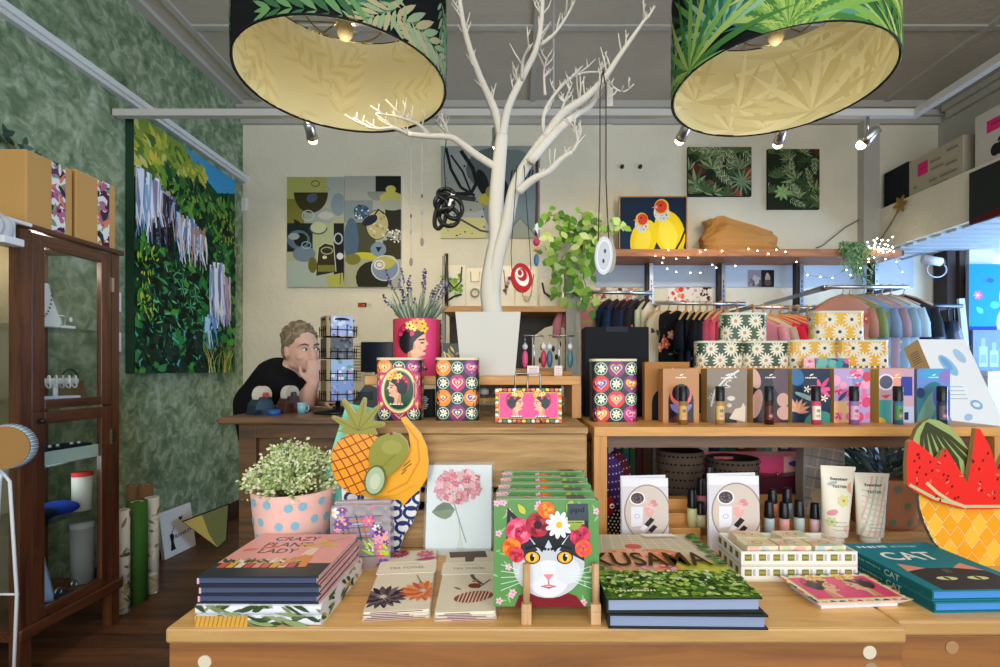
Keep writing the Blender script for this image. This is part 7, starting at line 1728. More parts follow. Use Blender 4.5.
# ---------------------------------------------------------------- long wooden shelf on slotted posts
LY = 3.52; lz = P(0, 249, LY).z
xa, xb = P(607, 0, LY).x, P(902, 0, LY).x
t = thing('long_shelf', 'long orange-brown shelf board above the clothes rails', 'shelf', (0, LY, lz)); build('shelf_board', MB().box(xa, 0, -.052, xb, .30, 0, mat='rail_wood'), t, bevel=.003)
build('end_board', MB().box(xb+.001, .02, -.04, xb+.03, .30, -.005, '#5a3a30'), t)
PY2 = 3.74
for u, lab in ((650, 'slotted metal wall post below the long shelf, leftmost of four'), (722, 'slotted metal wall post below the long shelf, second from left'), (800, 'slotted metal wall post below the long shelf, third from left'), (875, 'slotted metal wall post below the long shelf, rightmost of four')):
    x = P(u, 0, PY2).x; m_ = MB().box(-.028, 0, 0, -.006, .05, lz-.054, '#3a3130').box(-.006, -.01, 0, .022, .05, lz-.054, '#a9b3c0', 'metal'); A = Art(m_, lambda a, b_, o: (-.006+a*.028, -.0105-o, b_*.028), 70)
    for i in range(26): A.rect(.38, 30+i*1.3, .62, 30.8+i*1.3, '#2a2c33')
    tag(build('wall_post', m_, loc=(x, PY2, 0)), lab, 'post', 'slotted wall posts')
# things on the long shelf
def birds(A):
    S = A.asp; A.bg('#17293f'); A.ell(.5, S*.2, .6, .3, '#1c3350')
    def bird(cx, cy, k, hx, hy, flip):
        A.ell(cx, cy, .2*k, .3*k, '#f0d21f', .25*flip, 22); A.ell(cx-.02, cy-.04, .12*k, .22*k, '#f6e04a', .25*flip, 18); A.ell(hx, hy-.08*k, .105*k, .12*k, '#d9d6cf'); A.blobs(24, ['#8a8a86','#b9b7b0','#5f5f5c'], .006, .012, random.Random(3), hx-.08*k, hy-.17*k, hx+.08*k, hy-.03*k); A.ell(hx, hy, .095*k, .1*k, '#f0c84a'); A.ell(hx-.01*flip, hy, .08*k, .085*k, '#d9452a'); A.poly([(hx-.06*k, hy+.02), (hx-.13*k, hy-.02), (hx-.05*k, hy-.03)], '#e0a080'); A.ell(hx-.01, hy+.02, .014, .014, '#1d1512')
    bird(.36, S*.28, 1.0, .33, S*.62, -1); bird(.75, S*.38, 1.15, .63, S*.84, 1); A.poly([(.86, S*.3), (1, S*.06), (1, S*.02), (.84, S*.08)], '#e8cc2a'); A.line([(.80, 0), (.92, S*.24), (.99, S*.44)], .03, '#1d1c1a'); pass
t = canvas('bird_painting', 'framed painting of two yellow birds on dark blue standing on the long shelf', 620, 191, 686, 248.5, LY+.18, birds, frame='#b98a4f', lean=-.0, zfix=lz)
# scrunched brown paper bag: soft washable paper
bm = MB(); rn = random.Random(5); n, m2 = 30, 16; W, D, H = .56, .20, .265
vs_ = []
for j in range(m2+1):
    q = j/m2
    for i in range(n):
        a = 2*PI*i/n; cx_, sx_ = math.cos(a), math.sin(a); x = W/2*math.copysign(abs(cx_)**.55, cx_); y = D/2*math.copysign(abs(sx_)**.6, sx_)
        top = .80 + .22*math.cos((x/W*2+.55)*2.2) + .05*math.sin(x*30)
        p = Vector((x*(1-.10*q+.03*math.sin(q*9+x*8)), y*(1-.35*q**2), H*q*top)); nn = noise.noise_vector(Vector((x*7, y*7, q*3.1)))*.03*min(1, q*4) + noise.noise_vector(Vector((x*22, y*22, q*9)))*.012*min(1, q*4)
        vs_.append(p + Vector((nn.x, nn.y, max(nn.z, -p.z))))
fs_ = [(j*n+i, j*n+(i+1) % n, (j+1)*n+(i+1) % n, (j+1)*n+i) for j in range(m2) for i in range(n)] + [tuple(range(n-1, -1, -1)), tuple(m2*n+i for i in range(n))]
bm.add(vs_, fs_, '#b5834a', 'cloth', False); tag(build('paper_bag', bm, loc=(P(742, 0, LY+.1).x, LY+.15, lz)), 'crumpled tan washable paper bag slumped on the long shelf', 'bag')

# trailing pothos at the end of the long shelf
c = P(583, 249, 3.25); c.z = lz
t = thing('trailing_plant', 'trailing variegated green pothos spilling over the left end of the long shelf', 'potted plant', (c.x, 3.62, lz)); yb = 3.62
build('pot', MB().lathe([(.001, 0), (.07, 0), (.09, .13), (.084, .13), (.001, .12)], '#8a5a3c', 'cloth', 24), t, loc=(.06, 0, 0))
lf = MB(); st = MB(); rn = random.Random(9)
def pl(u, v, Y): return P(u, v, Y) - Vector((c.x, 3.62, lz))
def heartleaf(p, L, col):
    d = Vector((rn.uniform(-.8, .8), rn.uniform(-.5, .1), rn.uniform(-1.2, .3))); lf.leaf(p, d, (rn.uniform(-.4, .4), -1, rn.uniform(0, .8)), L, L*.75, col, bend=.25)
cols = ['#8fbf3f','#a9d45a','#6f9f34','#c4e07a','#5f8f3a','#d6e6a0']
vines = [[(590,240),(575,222),(560,214),(548,216),(545,224)], [(588,240),(565,235),(552,240),(548,252),(552,268),(558,282),(556,296)], [(592,242),(585,255),(578,272),(575,288),(572,298)], [(590,240),(596,226),(590,216),(578,212)], [(592,240),(606,228),(614,222),(618,230)], [(590,244),(582,262),(584,280),(590,300),(580,302)], [(588,238),(570,228),(560,228)], [(592,240),(580,236),(590,232)], [(594,240),(600,250),(592,268)], [(590,240),(572,245),(562,258),(560,272)]]
for vn in vines:
    q = [pl(u, v, (3.42 if v < 246 else 2.97) + rn.uniform(-.06, .02)) for u, v in vn]; q[0] = Vector((.06, 0, .12))
    st.tube(q, .004, '#7f9a4a', n=5)
    for i in range(len(q)-1):
        for k in range(7):
            p = q[i].lerp(q[i+1], (k+rn.random())/7) + Vector((rn.gauss(0, .03), rn.gauss(-.02, .02), rn.gauss(0, .02))); heartleaf(p, rn.uniform(.045, .072), rn.choice(cols))
build('vines', st, t); build('leaves', lf, t)

# sprig and fairy lights
t = thing('hanging_sprig', 'feathery green sprig drooping from the right end of the long shelf', 'plant', P(857, 249, LY)); lf = MB(); rn = random.Random(3); o = t.location
for i in range(26):
    a = rn.uniform(-1, 1); q = [Vector((0, .03, .01)), Vector((a*.10-.04, -.02, .03+rn.uniform(-.02, .02))), Vector((a*.13 + .06*rn.random(), -.03, -rn.uniform(.03, .32)*(1-abs(a)*.4)))]
    lf.tube(q, .0025, '#5f7f4a', n=5)
    for k in range(14):
        p = q[1].lerp(q[2], k/13); lf.leaf(p, (rn.uniform(-1, 1), rn.uniform(-.5, .2), rn.uniform(-1, .6)), (0, -1, .2), .035, .009, rn.choice(['#5f8a4a','#7fa05f','#46703a','#8fae6f']))
build('foliage', lf, t)
t = thing('fairy_lights', 'string of tiny warm fairy lights looped below the long shelf', 'string lights', (0, LY-.02, lz)); rn = random.Random(14)
fp = [(655,256),(662,263),(668,250),(676,259),(688,258),(700,252),(705,250),(716,268),(722,251),(735,266),(748,249),(757,251),(768,254),(776,250),(785,252),(796,262),(807,275),(820,277),(832,278),(846,270),(850,275),(860,268),(868,262),(874,248),(882,240),(878,252),(890,250),(896,262),(902,272)]
Yq = lambda i: LY-.03 + .03*math.sin(i*1.7)
o = Vector((0, LY-.02, lz)); pts = [P(u, v, Yq(i)) - o for i, (u, v) in enumerate(fp)]
build('wire', MB().tube(pts, .0012, '#6a6f78', n=5), t)
extra = [P(rn.gauss(878, 9), rn.gauss(246, 5), LY-.05+rn.uniform(-.03, .05)) - o for _ in range(34)]
lx = [P(u, v, LY-.04) - o for u, v in ((667,269),(676,272),(690,273),(700,273),(663,258),(712,265))]
build('wire_tangle', MB().tube([pts[-6]] + extra, .0009, '#8a8f88', n=4), t)
for p in pts + lx + extra:
    build('light_bulb', MB().ell(p + Vector((0, -.004, 0)), (.0045, .0045, .0045), '#fff0cc', 'bulb', 8, 6), t)

# ---------------------------------------------------------------- clothes rails and garments
def rail(name, lab, a, b_, col='#c9ccd4'):
    t = thing(name, lab, 'clothes rail', a); d = b_-a
    build('bar', MB().tube([(0, 0, 0), d], .012, col, 'metal', 12), t)
    for q in (.06, .94): build('bracket', MB().box(-.008, 0, -.012, .008, max(.02, 3.735-(a+d*q).y), .012, '#8d919a', 'metal'), t, loc=d*q)
    return t
R1 = (P(580, 292, 3.2), P(652, 293, 3.2)); rail('clothes_rail', 'chrome clothes rail behind the black box, leftmost of the three', *R1)
R2 = (P(655, 303, 3.15), P(745, 304, 3.15)); rail('clothes_rail', 'chrome clothes rail with wooden hangers above the green daisy tins', *R2)
R3 = (P(748, 307, 3.1), P(822, 308, 3.1)); rail('clothes_rail', 'chrome clothes rail above the yellow daisy tins', *R3)
R4 = (P(826, 287, 2.95), P(908, 287, 2.95)); rail('clothes_rail', 'upper chrome clothes rail under the fairy lights at right', *R4)
t = thing('rail_bracket', 'sloping grey metal arm holding the upper right clothes rail', 'bracket', P(828, 287, 2.95)); build('sloping_bar', MB().tube([(0, .03, 0), P(803, 294, 3.70) - P(828, 287, 2.95)], .018, '#8d919a', 'metal', 10), t)
def garment(u, rail_, yaw, col, drop, lab, hcol='#c79a62', W=.40, pattern=None, cat='garment', sleeves=True, name=None, th=.05, seed=0, grp=None):
    a, b_ = rail_; Y = a.y; p = P(u, 0, Y); p.z = a.z + (b_.z-a.z)*((p.x-a.x)/(b_.x-a.x))
    name = 'dress' if 'dress' in lab else ('trousers' if 'trousers' in lab else 'shirt')
    if name == 'trousers': sleeves = False; W *= .8
    if name == 'dress': sleeves = (seed % 2 == 0)
    t = thing(name, lab, name, p, (0, 0, yaw), group=grp); rn = random.Random(seed or int(u*7))
    h = MB()
    h.tube([(0, -.013*math.cos(q) if False else .0, 0) if False else (.014*math.sin(q) , 0, .014*math.cos(q)) for q in [PI*1.5+PI*k/8*1.25 for k in range(9)]] + [(.0, 0, -.05)], .0035 if hcol != '#c79a62' else .006, '#b9bcc2' if hcol != '#c79a62' else hcol, 'paint', 6)
    h.tube([(-W*.46, 0, -.115), (-W*.2, 0, -.07), (0, 0, -.05), (W*.2, 0, -.07), (W*.46, 0, -.115)], [.006, .009, .011, .009, .006], hcol, 'paint', 8)
    build('hanger', h, t)
    m_ = MB(); n = 22; rows = []
    prof = [(.10, -.048), (.5, -.078), (.96, -.128), (1.0, -.19), (.90, -.30), (.88, -.45), (.95, -drop)]
    for k, (wf_, z) in enumerate(prof):
        row = []
        for j in range(n):
            q = 2*PI*j/n; fold = 1 + (.22*math.sin(j*3+seed) * min(1, max(0, (-z-.15)*3)))
            x = W/2*wf_*math.copysign(abs(math.cos(q))**.8, math.cos(q)); y = th/2*fold*math.copysign(abs(math.sin(q))**.8, math.sin(q))*(.35 if k == 0 else (.7 if k == 1 else 1))
            row.append((x, y, z + (.012*math.cos(q*2) if k == len(prof)-1 else 0)))
        rows += row
    fs_ = [(k*n+j, (k+1)*n+j, (k+1)*n+(j+1) % n, k*n+(j+1) % n) for k in range(len(prof)-1) for j in range(n)]
    fs_ += [tuple(range(n)), tuple((len(prof)-1)*n + j for j in reversed(range(n)))]
    if pattern == 'stripe':
        # finer rows so the bands show
        cols = []
        for f in fs_: cols.append(col)
    m_.add(rows, fs_, col, 'cloth', True)
    if pattern:
        for s_ in (-1, 1):
            def fm(x, y, o, s_=s_):
                z = -drop + y*W; zz = min(max(-z, .13), drop); wf_ = .93; xx = (x-.5)*W*.84; c_ = xx/(W/2*wf_)
                return (xx, s_*(th/2*math.sqrt(max(0, 1-abs(c_)**2.5)) + .004 + o), z)
            A = Art(m_, fm, (drop-.15)/W, 'cloth', tol=.1); S = A.asp
            if pattern == 'stripe':
                for i in range(7): A.rect(0, S*i/7, 1, S*(i+.5)/7, '#c9a878')
            elif pattern == 'floral':
                for i in range(16): A.flower(rn.random(), rn.uniform(0, S), .1, 5, rn.choice(['#e88a6a','#f2a88a','#d9604a']), '#f3d9a0', .8); A.leaf(rn.random(), rn.uniform(0, S), .14, .05, rn.uniform(0, 6), '#5f7f5a')
            elif pattern == 'spots':
                for i in range(34): A.ell(rn.random(), rn.uniform(0, S), .025, .025, '#e3ddd0')
            elif pattern == 'tropic':
                for i in range(20): A.leaf(rn.random(), rn.uniform(0, S), .25, .08, rn.uniform(0, 6), rn.choice(['#5f7f5a','#8a9a6a','#c9b88a','#3a4a3a']))
    if sleeves:
        for s_ in (-1, 1): m_.tube([(s_*W*.46, 0, -.135), (s_*W*.52, 0, -.22), (s_*W*.52, 0, -.30)], [.024, .030, .034], col, 'cloth', 10)
    build('fabric', m_, t); return t
k = 0
y1 = .9
for u, c_, pat, drop, lab, hc_ in ((592, '#d98a8f', 'stripe', .60, 'pink and tan striped knit at the left end of the clothes rails', '#c79a62'), (609, '#1f2a44', None, .62, 'navy trousers clipped beside the striped knit', '#3a2220'), (617, '#20304f', 'spots', .6, 'spotted navy top on a dark hanger, second behind the black box', '#4a1f1c'), (624, '#1c1f2c', None, .6, 'plain black top on a dark hanger above the black box', '#4a1f1c'), (631, '#232c48', 'spots', .62, 'spotted navy top furthest right of the dark hangers', '#4a1f1c'), (637, '#2a2228', 'floral', .6, 'dark floral dress with orange flowers above the black box', '#3a2220'), (643, '#c9cdb0', None, .62, 'pale sage trousers on a dark clip hanger', '#2a2220'), (649, '#d6cbb0', 'tropic', .64, 'cream leaf-print trousers next to the slotted post', '#2a2220')):
    garment(u, R1, .45 if u < 600 else y1 + .12*math.sin(u), c_, drop, lab, hc_, pattern=pat, seed=k+1, W=.36 if u > 595 else .5); k += 1
for u, c_, pat, drop, lab, th in ((659, '#c9b898', 'tropic', .62, 'beige leaf-print top nearest the black floral dress', .05), (668, '#17171c', 'floral', .72, 'black dress with orange flowers hanging beside the kraft box', .09), (677, '#15161b', 'floral', .74, 'second black floral dress, just right of the first', .08), (686, '#16181f', None, .72, 'plain black dress on the first wooden hanger', .05), (693, '#1c1e28', 'spots', .72, 'black dotted dress on the second wooden hanger', .05), (700, '#14151b', None, .7, 'plain black dress on the third wooden hanger', .05), (707, '#1a1c24', 'spots', .7, 'dotted black top on the fourth wooden hanger', .05), (714, '#b8485a', None, .62, 'dusty red top beside the black dresses', .06), (721, '#d0546a', None, .62, 'coral pink top behind the upper green daisy tin', .06), (728, '#c23a4e', None, .62, 'red top nearest the second slotted post', .06), (737, '#7a2a34', 'spots', .6, 'maroon spotted top at the right end of the middle rail', .05)):
    garment(u, R2, .32 if u in (668, 677) else .95 + .08*math.sin(u), c_, drop, lab, '#c79a62', pattern=pat, seed=k+1, W=.30 if u in (668, 677) else .38, th=th); k += 1
for u, c_, pat, drop, lab in ((752, '#d98a9a', None, .6, 'pale pink top half hidden by the upper green daisy tin'), (762, '#c9b0a0', None, .6, 'beige top above the right green daisy tin'), (770, '#d9283c', None, .6, 'bright red top between the green and yellow daisy tins, first of three'), (779, '#c41f4a', None, .6, 'crimson top between the green and yellow daisy tins, second of three'), (788, '#e0344a', 'spots', .6, 'red spotted top between the green and yellow daisy tins, third of three'), (797, '#d9222f', None, .6, 'scarlet top just left of the yellow daisy tins'), (806, '#7f9a7a', 'tropic', .58, 'green leaf-print top behind the yellow daisy tins'), (814, '#3a342c', None, .58, 'dark brown top behind the yellow daisy tins')):
    garment(u, R3, -.75 + .1*math.sin(u), c_, drop, lab, '#c79a62', pattern=pat, seed=k+1, W=.36, th=.06); k += 1
for u, c_, pat, drop, lab, yw in ((842, '#c9907f', 'floral', .52, 'salmon floral top, leftmost on the upper right rail', -.5), (849, '#7f8f5a', None, .5, 'olive green top on the upper right rail', -.6), (863, '#7f98b8', 'tropic', .55, 'blue-grey print shirt on the upper right rail', -.7), (872, '#a88fa0', None, .58, 'mauve top on the upper right rail', -.75), (881, '#8fb0c8', 'spots', .62, 'pale blue spotted shirt on the upper right rail', -.8), (890, '#b9d3e4', None, .72, 'light blue shirt hanging long at the right of the tins', -.8), (903, '#2a3038', None, .62, 'dark slip dress on an empty-looking hanger, end of the upper rail', -.7)):
    garment(u, R4, yw + (.02 if u < 850 else .22), c_, drop, lab, '#b98f66', pattern=pat, seed=k+1, W=.30, th=.055); k += 1
# prints pinned above the rails
def pin(u0, v0, u1, v1, lab, art, Y=YB-.0005, bg='#e8e3da', cat='print'):
    W, H = (u1-u0)/F*Y, (v1-v0)/F*Y; m_ = MB().box(-W/2, -.002, 0, W/2, 0, H, bg, 'paper'); A = Art(m_, fm_front(W, -.002), H/W); art(A)
    tag(build('pinned_print', m_, loc=P((u0+u1)/2, v1, Y)), lab, cat)
def pa(cols, n=14, seed=1): return lambda A: A.blobs(n, cols, .06, .18, random.Random(seed))
pin(596, 288, 612, 300, 'small print of orange figures above the left rail, leftmost', pa(['#c98a5a','#8a4a34','#e0b48a']), YB); pin(618, 288, 640, 300, 'small print of orange figures above the left rail, second', pa(['#c98a5a','#7a3a2a','#e0b48a'], 16, 3), YB)
pin(668, 287, 684, 303, 'print of coral flowers left of the pink sketch, on the back wall', pa(['#e8604a','#f09a80','#d94a3a'], 12, 2), YB); pin(685, 287, 699, 304, 'pale print with pink sketch behind the middle rail', pa(['#d9a0b8','#c97a9a'], 8, 5), YB); pin(700, 287, 712, 304, 'dark print of a figure in black and red behind the middle rail', pa(['#3a2a2c','#8a4a44','#1c1820','#d9b0a0'], 20, 7), YB)
def photo(A): S = A.asp; A.bg('#8f8a90'); A.rect(.5, 0, 1, S, '#1a1c22'); A.blobs(10, ['#5a545c','#b9b3b0','#6f6870'], .05, .12, random.Random(2), .02, 0, .46, S*.6); A.ell(.75, S*.5, .1, .18, '#b9a08f'); A.ell(.74, S*.72, .06, .07, '#c9a890'); A.ell(.76, S*.25, .14, .12, '#5a4a44')
pin(748, 270, 774, 287, 'small two-part photograph pinned on the pale blue board', photo, YB-.0155)

# ---------------------------------------------------------------- boxes on the bulkhead at right
def on_b(Y): return 2.31
def carton(name, lab, X0, X1, Y0, Y1, z0, z1, col, art=None, cat='box', mat='paper', rz=0):
    t = thing(name, lab, cat, ((X0+X1)/2, (Y0+Y1)/2, z0), (0, 0, rz)); w, d, h = (X1-X0)/2, (Y1-Y0)/2, z1-z0
    m_ = MB().box(-w, -d, 0, w, d, h, col, mat); A = Art(m_, lambda x, y, o: (-w-o, d-x*2*d, y*2*d), h/(2*d)); 
    if art: art(A)
    build('box_body', m_, t, bevel=.003); return t
bz = 2.2805
def label_art(A):
    S = A.asp; A.poly([(.18, S*.55), (.38, S*.55), (.38, S*.85), (.18, S*.85)], '#e0307a'); A.line([(.22, S*.7), (.34, S*.7)], .01, '#7a1a4a')
    for x, y, w in ((.42, .72, .2), (.42, .55, .25), (.6, .3, .3), (.7, .5, .2), (.4, .3, .15), (.1, .3, .06), (.72, .8, .2), (.45, .15, .3)): A.rect(x, S*y, x+w, S*(y+.06), '#8a8378'); A.rect(x, S*(y+.08), x+w*.7, S*(y+.11), '#a9a296')
carton('dark_carton', 'near-black flat carton standing furthest back on the bulkhead', 2.805, 2.90, 3.57, 3.80, bz, 2.59, '#20222a')
carton('shipping_carton', 'cream shipping carton with pink sticky note on the bulkhead', 2.805, 2.98, 3.13, 3.56, bz, 2.575, '#b5ac98', label_art)
def mac(A):
    S = A.asp; A.rect(.18, S*.62, .52, S*.82, '#e0307a'); A.line([(.24, S*.73), (.42, S*.74)], .012, '#7a1a4a'); cx_, cy_, r = .34, S*.30, .085
    A.ell(cx_-.035, cy_, .07, .085, '#26222a'); A.ell(cx_+.035, cy_, .07, .085, '#26222a'); A.ell(cx_+.10, cy_+.015, .04, .04, '#cbc6c0'); A.leaf(cx_, cy_+.09, .09, .045, 1.0, '#26222a')
carton('computer_box', 'tall pale computer box with pink sticky note and dark fruit emblem on the bulkhead', 2.805, 3.02, 2.62, 3.05, bz, 2.64, '#cbc6c0', mac)
def dk(A): S = A.asp; A.bg('#2a2f30'); A.poly([(0, 0), (1, 0), (1, S*.35), (0, S*.05)], '#5a1a24'); A.blobs(30, ['#c9cdd0','#8a949a','#e6e8ea'], .03, .07, random.Random(2), .62, S*.4, 1, S)
t = thing('hanging_picture', 'dark unframed picture with red strip hooked on the bulkhead face', 'picture', (2.745, 2.78, 1.97)); m_ = MB().box(-.02, -.30, 0, 0, .22, .31, '#2a2f30', 'paper'); A = Art(m_, lambda x, y, o: (-.02-o, .22-x*.52, y*.52), .31/.52); dk(A); build('canvas', m_, t)
p = Vector((2.742, 3.55, 2.275)); m_ = MB()
for i in range(6): m_.leaf((0, 0, 0), (-.3, math.cos(i*1.05), math.sin(i*1.05)), (-1, 0, 0), .07, .035, '#a8823a')
tag(build('star_ornament', m_, loc=p), 'small ochre star-shaped ornament on the upper edge of the bulkhead', 'ornament')
tag(build('electric_cable', MB().tube([(2.738, 3.55, 2.265), (2.740, 3.62, 2.19), (2.740, 3.72, 2.10), (2.738, 3.80, 2.03)], .005, '#6a655c', n=6)), 'grey cable drooping from the star along the bulkhead face', 'cable')
tag(build('electric_cable', MB().tube([P(866, 216, 3.82), P(846, 227, 3.825), P(822, 246, 3.825), P(816, 248, 3.83)], .005, '#7a756a', n=6)), 'thin cable slanting down the back wall from the corner post', 'cable')

# ---------------------------------------------------------------- alcove at far right
def bluepic(A):
    S = A.asp; A.bg('#1a86b0'); A.rect(0, 0, 1, S*.24, '#1c3a9a'); A.ell(.9, S*.28, .32, .4, '#b9a8c8'); A.ell(.88, S*.6, .24, .32, '#c4b4d0'); A.ell(.8, S*.98, .14, .1, '#d9b8d0'); A.ell(.2, S*.62, .1, .1, '#a05fb0'); A.leaf(.25, S*.75, .3, .1, .8, '#2f7ab8'); A.leaf(.3, S*.4, .2, .12, 2.4, '#5fc0d8'); A.ell(.45, S*.8, .08, .05, '#2a5aa8'); A.ell(.55, S*.5, .1, .08, '#4fb0d0'); A.flower(.18, S*.62, .09, 6, '#c98ac8', '#e0d08a')
canvas('blue_canvas', 'bright cyan and blue canvas with lilac figure in the alcove at right', 969, 264, 1016, 346, 3.62, bluepic, edge='#8a8f98')
def bott(A):
    S = A.asp; A.bg('#6f8499')
    for x, w, h in ((.22, .09, .6), (.45, .09, .5), (.68, .09, .62), (.9, .07, .5)): A.rect(x-w, S*.1, x+w, S*h, '#9aabbb'); A.rect(x-w*.5, S*h, x+w*.5, S*(h+.2), '#8c9fb2'); A.rect(x-w*.7, S*.2, x+w*.7, S*.4, '#7f9ab8')
canvas('bottle_picture', 'grey-blue picture of bottles below the bright blue canvas', 973, 330, 1020, 371, 3.60, bott, edge='#6f7f90', zfix=None)
t = thing('white_ledge', 'white ledge cabinet in the alcove carrying the bottle picture', 'cabinet', (P(1000, 372, 3.7).x, 3.66, 0)); zt = P(0, 371.5, 3.60).z; build('cabinet_body', MB().box(-.25, -.13, 0, .35, .02, zt-.03, '#c4ccd6'), t); build('cabinet_top', MB().box(-.26, -.14, zt-.03, .36, .02, zt-.001, '#d6dde6'), t, bevel=.003)
tag(build('leaning_plank', MB().box(-.02, -.01, 0, .02, .01, 1.6, '#b9bfc6', 'paint'), loc=(P(975, 450, 3.45).x, 3.4, 0), rot=(-.05, -.045, 0)), 'thin pale plank leaning beside the blue canvas in the alcove', 'plank')
for i, (u, lab, c_) in enumerate(((921, 'crumpled dark blue bag hanging left of the alcove door post', '#2a4466'), (936, 'shiny navy bag hanging before the alcove door post', '#22385a'), (951, 'near-black bag hanging right of the alcove door post', '#171e30'))):
    p = P(u, 322, 3.2); m_ = MB(); n = 20; rn = random.Random(i); rows = []
    for k in range(9):
        q = k/8
        for j in range(n):
            a = 2*PI*j/n; r = (.03 + .075*min(1, q*2.2))*(1 + .15*math.sin(j*2.7+k)); rows.append((r*math.cos(a)*1.15, r*math.sin(a)*.6, -.55*q + .01*math.sin(j*2)))
    m_.add(rows, [(k*n+j, (k+1)*n+j, (k+1)*n+(j+1) % n, k*n+(j+1) % n) for k in range(8) for j in range(n)] + [tuple(range(n)), tuple(8*n+j for j in reversed(range(n)))], c_, 'gloss', True)
    t = thing('hanging_bag', lab, 'bag', p); build('bag_body', m_, t); build('strap', MB().tube([(-.02, 0, 0), (-.018, 0, .08), (0, 0, .11), (.018, 0, .08), (.02, 0, 0)], .005, c_, 'gloss', 6), t)
rail('clothes_rail', 'short dark rail holding the navy bags in the alcove', P(912, 306, 3.2), P(962, 306, 3.2), '#4a4f5a')
t = thing('camera_lamp', 'small white clamp lamp with coiled cable at the top of the alcove', 'lamp', P(932, 262, 3.55)); build('lamp_body', MB().tube([(-.06, 0, .02), (.06, 0, .0)], .03, '#c9ced6', 'gloss', 14), t); build('lens', MB().tube([(.06, 0, 0), (.08, 0, -.004)], .022, '#2a2f3a', 'gloss', 12), t); build('arm', MB().tube([(0, .0, .02), (0, .10, .08), (0, .285, .08)], .008, '#b9bec6', 'metal', 8), t); build('cable', MB().tube([(.07*math.cos(a*.42)+.05, .02, -.05+.055*math.sin(a*.42)) for a in range(16)], .005, '#b9c4d0', n=6), t)

# ---------------------------------------------------------------- on the shop counter
def dispenser(u, v, Y, lab, col, col2, rz, col3):
    p = onz(u, v, KZ); t = thing('tape_dispenser', lab, 'tape dispenser', (p.x, p.y, KZ), (0, 0, rz))
    t.scale = (.78, .78, .84)
    build('base', MB().prism([(-.07, 0), (.075, 0), (.075, .03), (.045, .05), (.03, .09), (-.03, .09), (-.06, .05)], -.035, .035, col, 'gloss'), t, bevel=.004)
    build('tape_roll', MB().prism([(.046*math.cos(i*PI/14), .046*math.sin(i*PI/14)) for i in range(28)], -.022, .022, col2, 'paper'), t, loc=(0, 0, .098)); build('roll_core', MB().prism([(.014*math.cos(i*PI/10), .014*math.sin(i*PI/10)) for i in range(20)], -.040, .040, col3, 'gloss'), t, loc=(0, 0, .098))
    build('cutter', MB().box(.072, -.03, .028, .082, .03, .04, '#b9bcc2', 'metal'), t)
dispenser(262, 414, 2.15, 'dark teal tape dispenser with cream roll, left one on the counter', '#22343c', '#d6cdbd', 1.1, '#b84a3a')
dispenser(290, 412.5, 2.2, 'brown tape dispenser with pale roll, right one on the counter', '#4a2c20', '#c9c3b8', 1.1, '#4a2c20')
p = onz(274, 415, KZ); t = thing('blue_tape', 'small shiny blue tape roll between the two tape dispensers', 'tape', (p.x, p.y, KZ)); build('roll', MB().lathe([(.012, 0), (.025, 0), (.025, .022), (.012, .022), (.012, 0)], '#2a5a9a', 'gloss', 20), t)
p = onz(302, 413, KZ); t = thing('small_mug', 'tiny white and turquoise cup at the right of the dispensers', 'cup', (p.x, p.y, KZ)); build('cup_body', MB().lathe([(.001, .002), (.018, 0), (.02, .045), (.017, .045), (.001, .006)], ['#cfe0e4','#8fc4d0','#dfe9ec','#dfe9ec'], 'gloss', 20), t); build('handle', MB().tube([(.018+.012*math.sin(a*PI/8), 0, .022+.014*math.cos(a*PI/8)) for a in range(9)], .003, '#8fc4d0', 'gloss', 6), t)
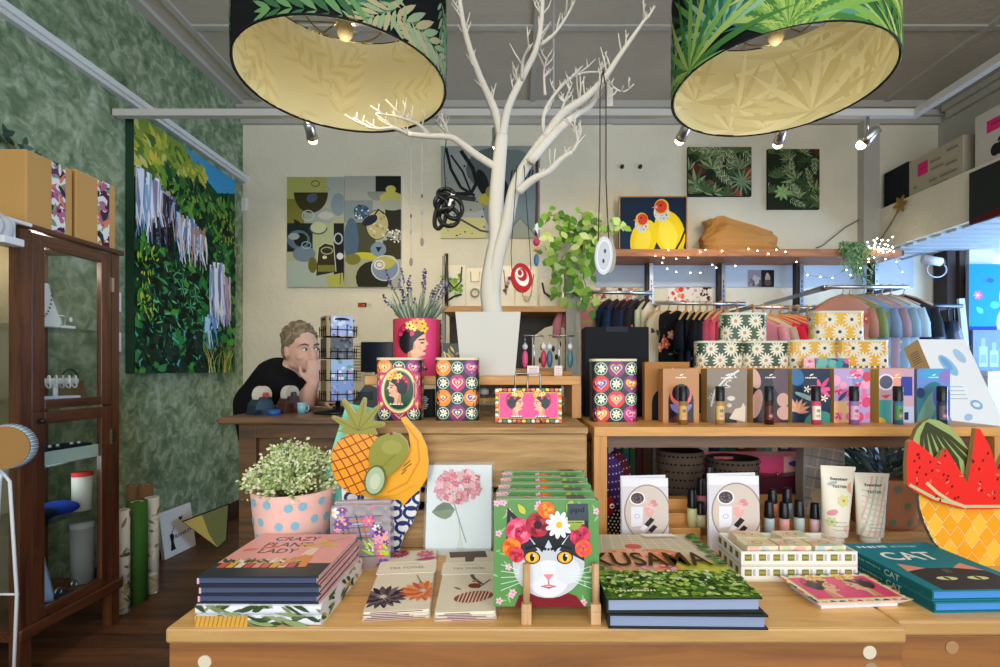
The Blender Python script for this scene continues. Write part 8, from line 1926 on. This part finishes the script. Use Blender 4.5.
# postcard spinner
Y = 2.22; p = P(338, 413, Y); p.z = KZ
t = thing('card_spinner', 'black rotating wire postcard stand on the counter before the person', 'card stand', p, (0, 0, .62)); H = .41
build('base', MB().lathe([(.001, 0), (.105, 0), (.10, .012), (.03, .018), (.02, .03), (.001, .03)], '#141416', 'gloss', 30), t); build('pole', MB().tube([(0, 0, .025), (0, 0, H+.012)], .011, '#1a1a1c', 'gloss', 12), t)
build('top_plate', MB().lathe([(.001, H+.018), (.05, H+.016), (.07, H+.002), (.07, H-.004), (.001, H-.004)], '#1c1c1e', 'gloss', 24), t)
for k, z in enumerate((.055, .145, .24, .335)):
    for s in range(4):
        a = s*PI/2; R_ = Matrix.Rotation(a, 3, 'Z'); w = MB()
        def rp(x, y, zz): return tuple(R_ @ Vector((x, y, zz)))
        for x in (-.05, -.02, .02, .05): w.tube([rp(x, -.03, z), rp(x, -.065, z), rp(x, -.067, z+.045)], .0022, '#121214', n=5)
        w.tube([rp(-.05, -.067, z+.045), rp(-.05, -.067, z+.03), rp(.05, -.067, z+.03), rp(.05, -.067, z+.045)], .0022, '#121214', n=5); w.tube([rp(-.05, -.03, z), rp(.05, -.03, z)], .0022, '#121214', n=5)
        build('wire_pocket', w, t)
rn = random.Random(4)
lv = ['top', 'second', 'third', 'lowest']
for k, z in enumerate((.055, .145, .24, .335)):
    for s, (side_, bg) in enumerate((('front', ['#8fa8d8','#a9c4ea','#8f9fa8','#b9c8e8'][k]), ('left', ['#8a7358','#7f6a50','#5a5448','#9a8460'][k]))):
        if s == 0 and k == 2: bg = '#6a6d72'
        a = (0, -PI/2)[s]; m_ = MB().box(-.047, -.062, 0, .047, -.048, .086, '#b9a88a', 'paper'); A = Art(m_, fm_front(.094, -.062), .915, 'paper'); A.bg(bg)
        if not s: A.blobs(16, [['#c9a8d8','#e8c4d0','#6f90d0'], ['#f2f0f4','#e08aa0','#7fb0a0'], ['#4a4a50','#8a8a8e'], ['#c4b4e4','#5f80c8','#e4e8f4']][k], .05, .12, rn)
        tag(build('postcard_stack', m_, loc=p + Vector((0, 0, z+.003)), rot=(0, 0, .62 + a)), '%s-facing postcards in the %s tier of the black card stand' % (side_, lv[3-k]), 'postcards', 'postcards in the card stand')
# till things behind the pineapple
t = thing('payment_terminal', 'grey card payment terminal half hidden behind the folk tins', 'terminal', (P(364, 405, 2.35).x, 2.35, KZ), (0, 0, .3)); build('terminal_body', MB().prism([(-.06, 0), (.06, 0), (.07, .10), (.01, .13), (-.05, .04)], -.045, .045, '#4a4a4c', 'gloss'), t, bevel=.005); build('screen', MB().box(-.03, -.047, .05, .04, -.0455, .09, '#22303a', 'gloss'), t); build('paper_slip', MB().box(.0, -.02, .115, .03, .02, .18, '#cfc4b0', 'paper'), t, rot=(0, .3, 0))
t = thing('tablet_till', 'dark tablet screen on a stand left of the lavender tin', 'tablet', (P(381, 400, 2.5).x, 2.5, KZ)); build('screen_body', MB().box(-.10, -.008, .18, .06, .008, .33, '#1a2230', 'gloss'), t, bevel=.004); build('stand', MB().box(-.03, -.004, .012, .0, .02, .18, '#2a2a2e', 'gloss').box(-.08, -.05, 0, .06, .07, .012, '#2a2a2e', 'gloss'), t)
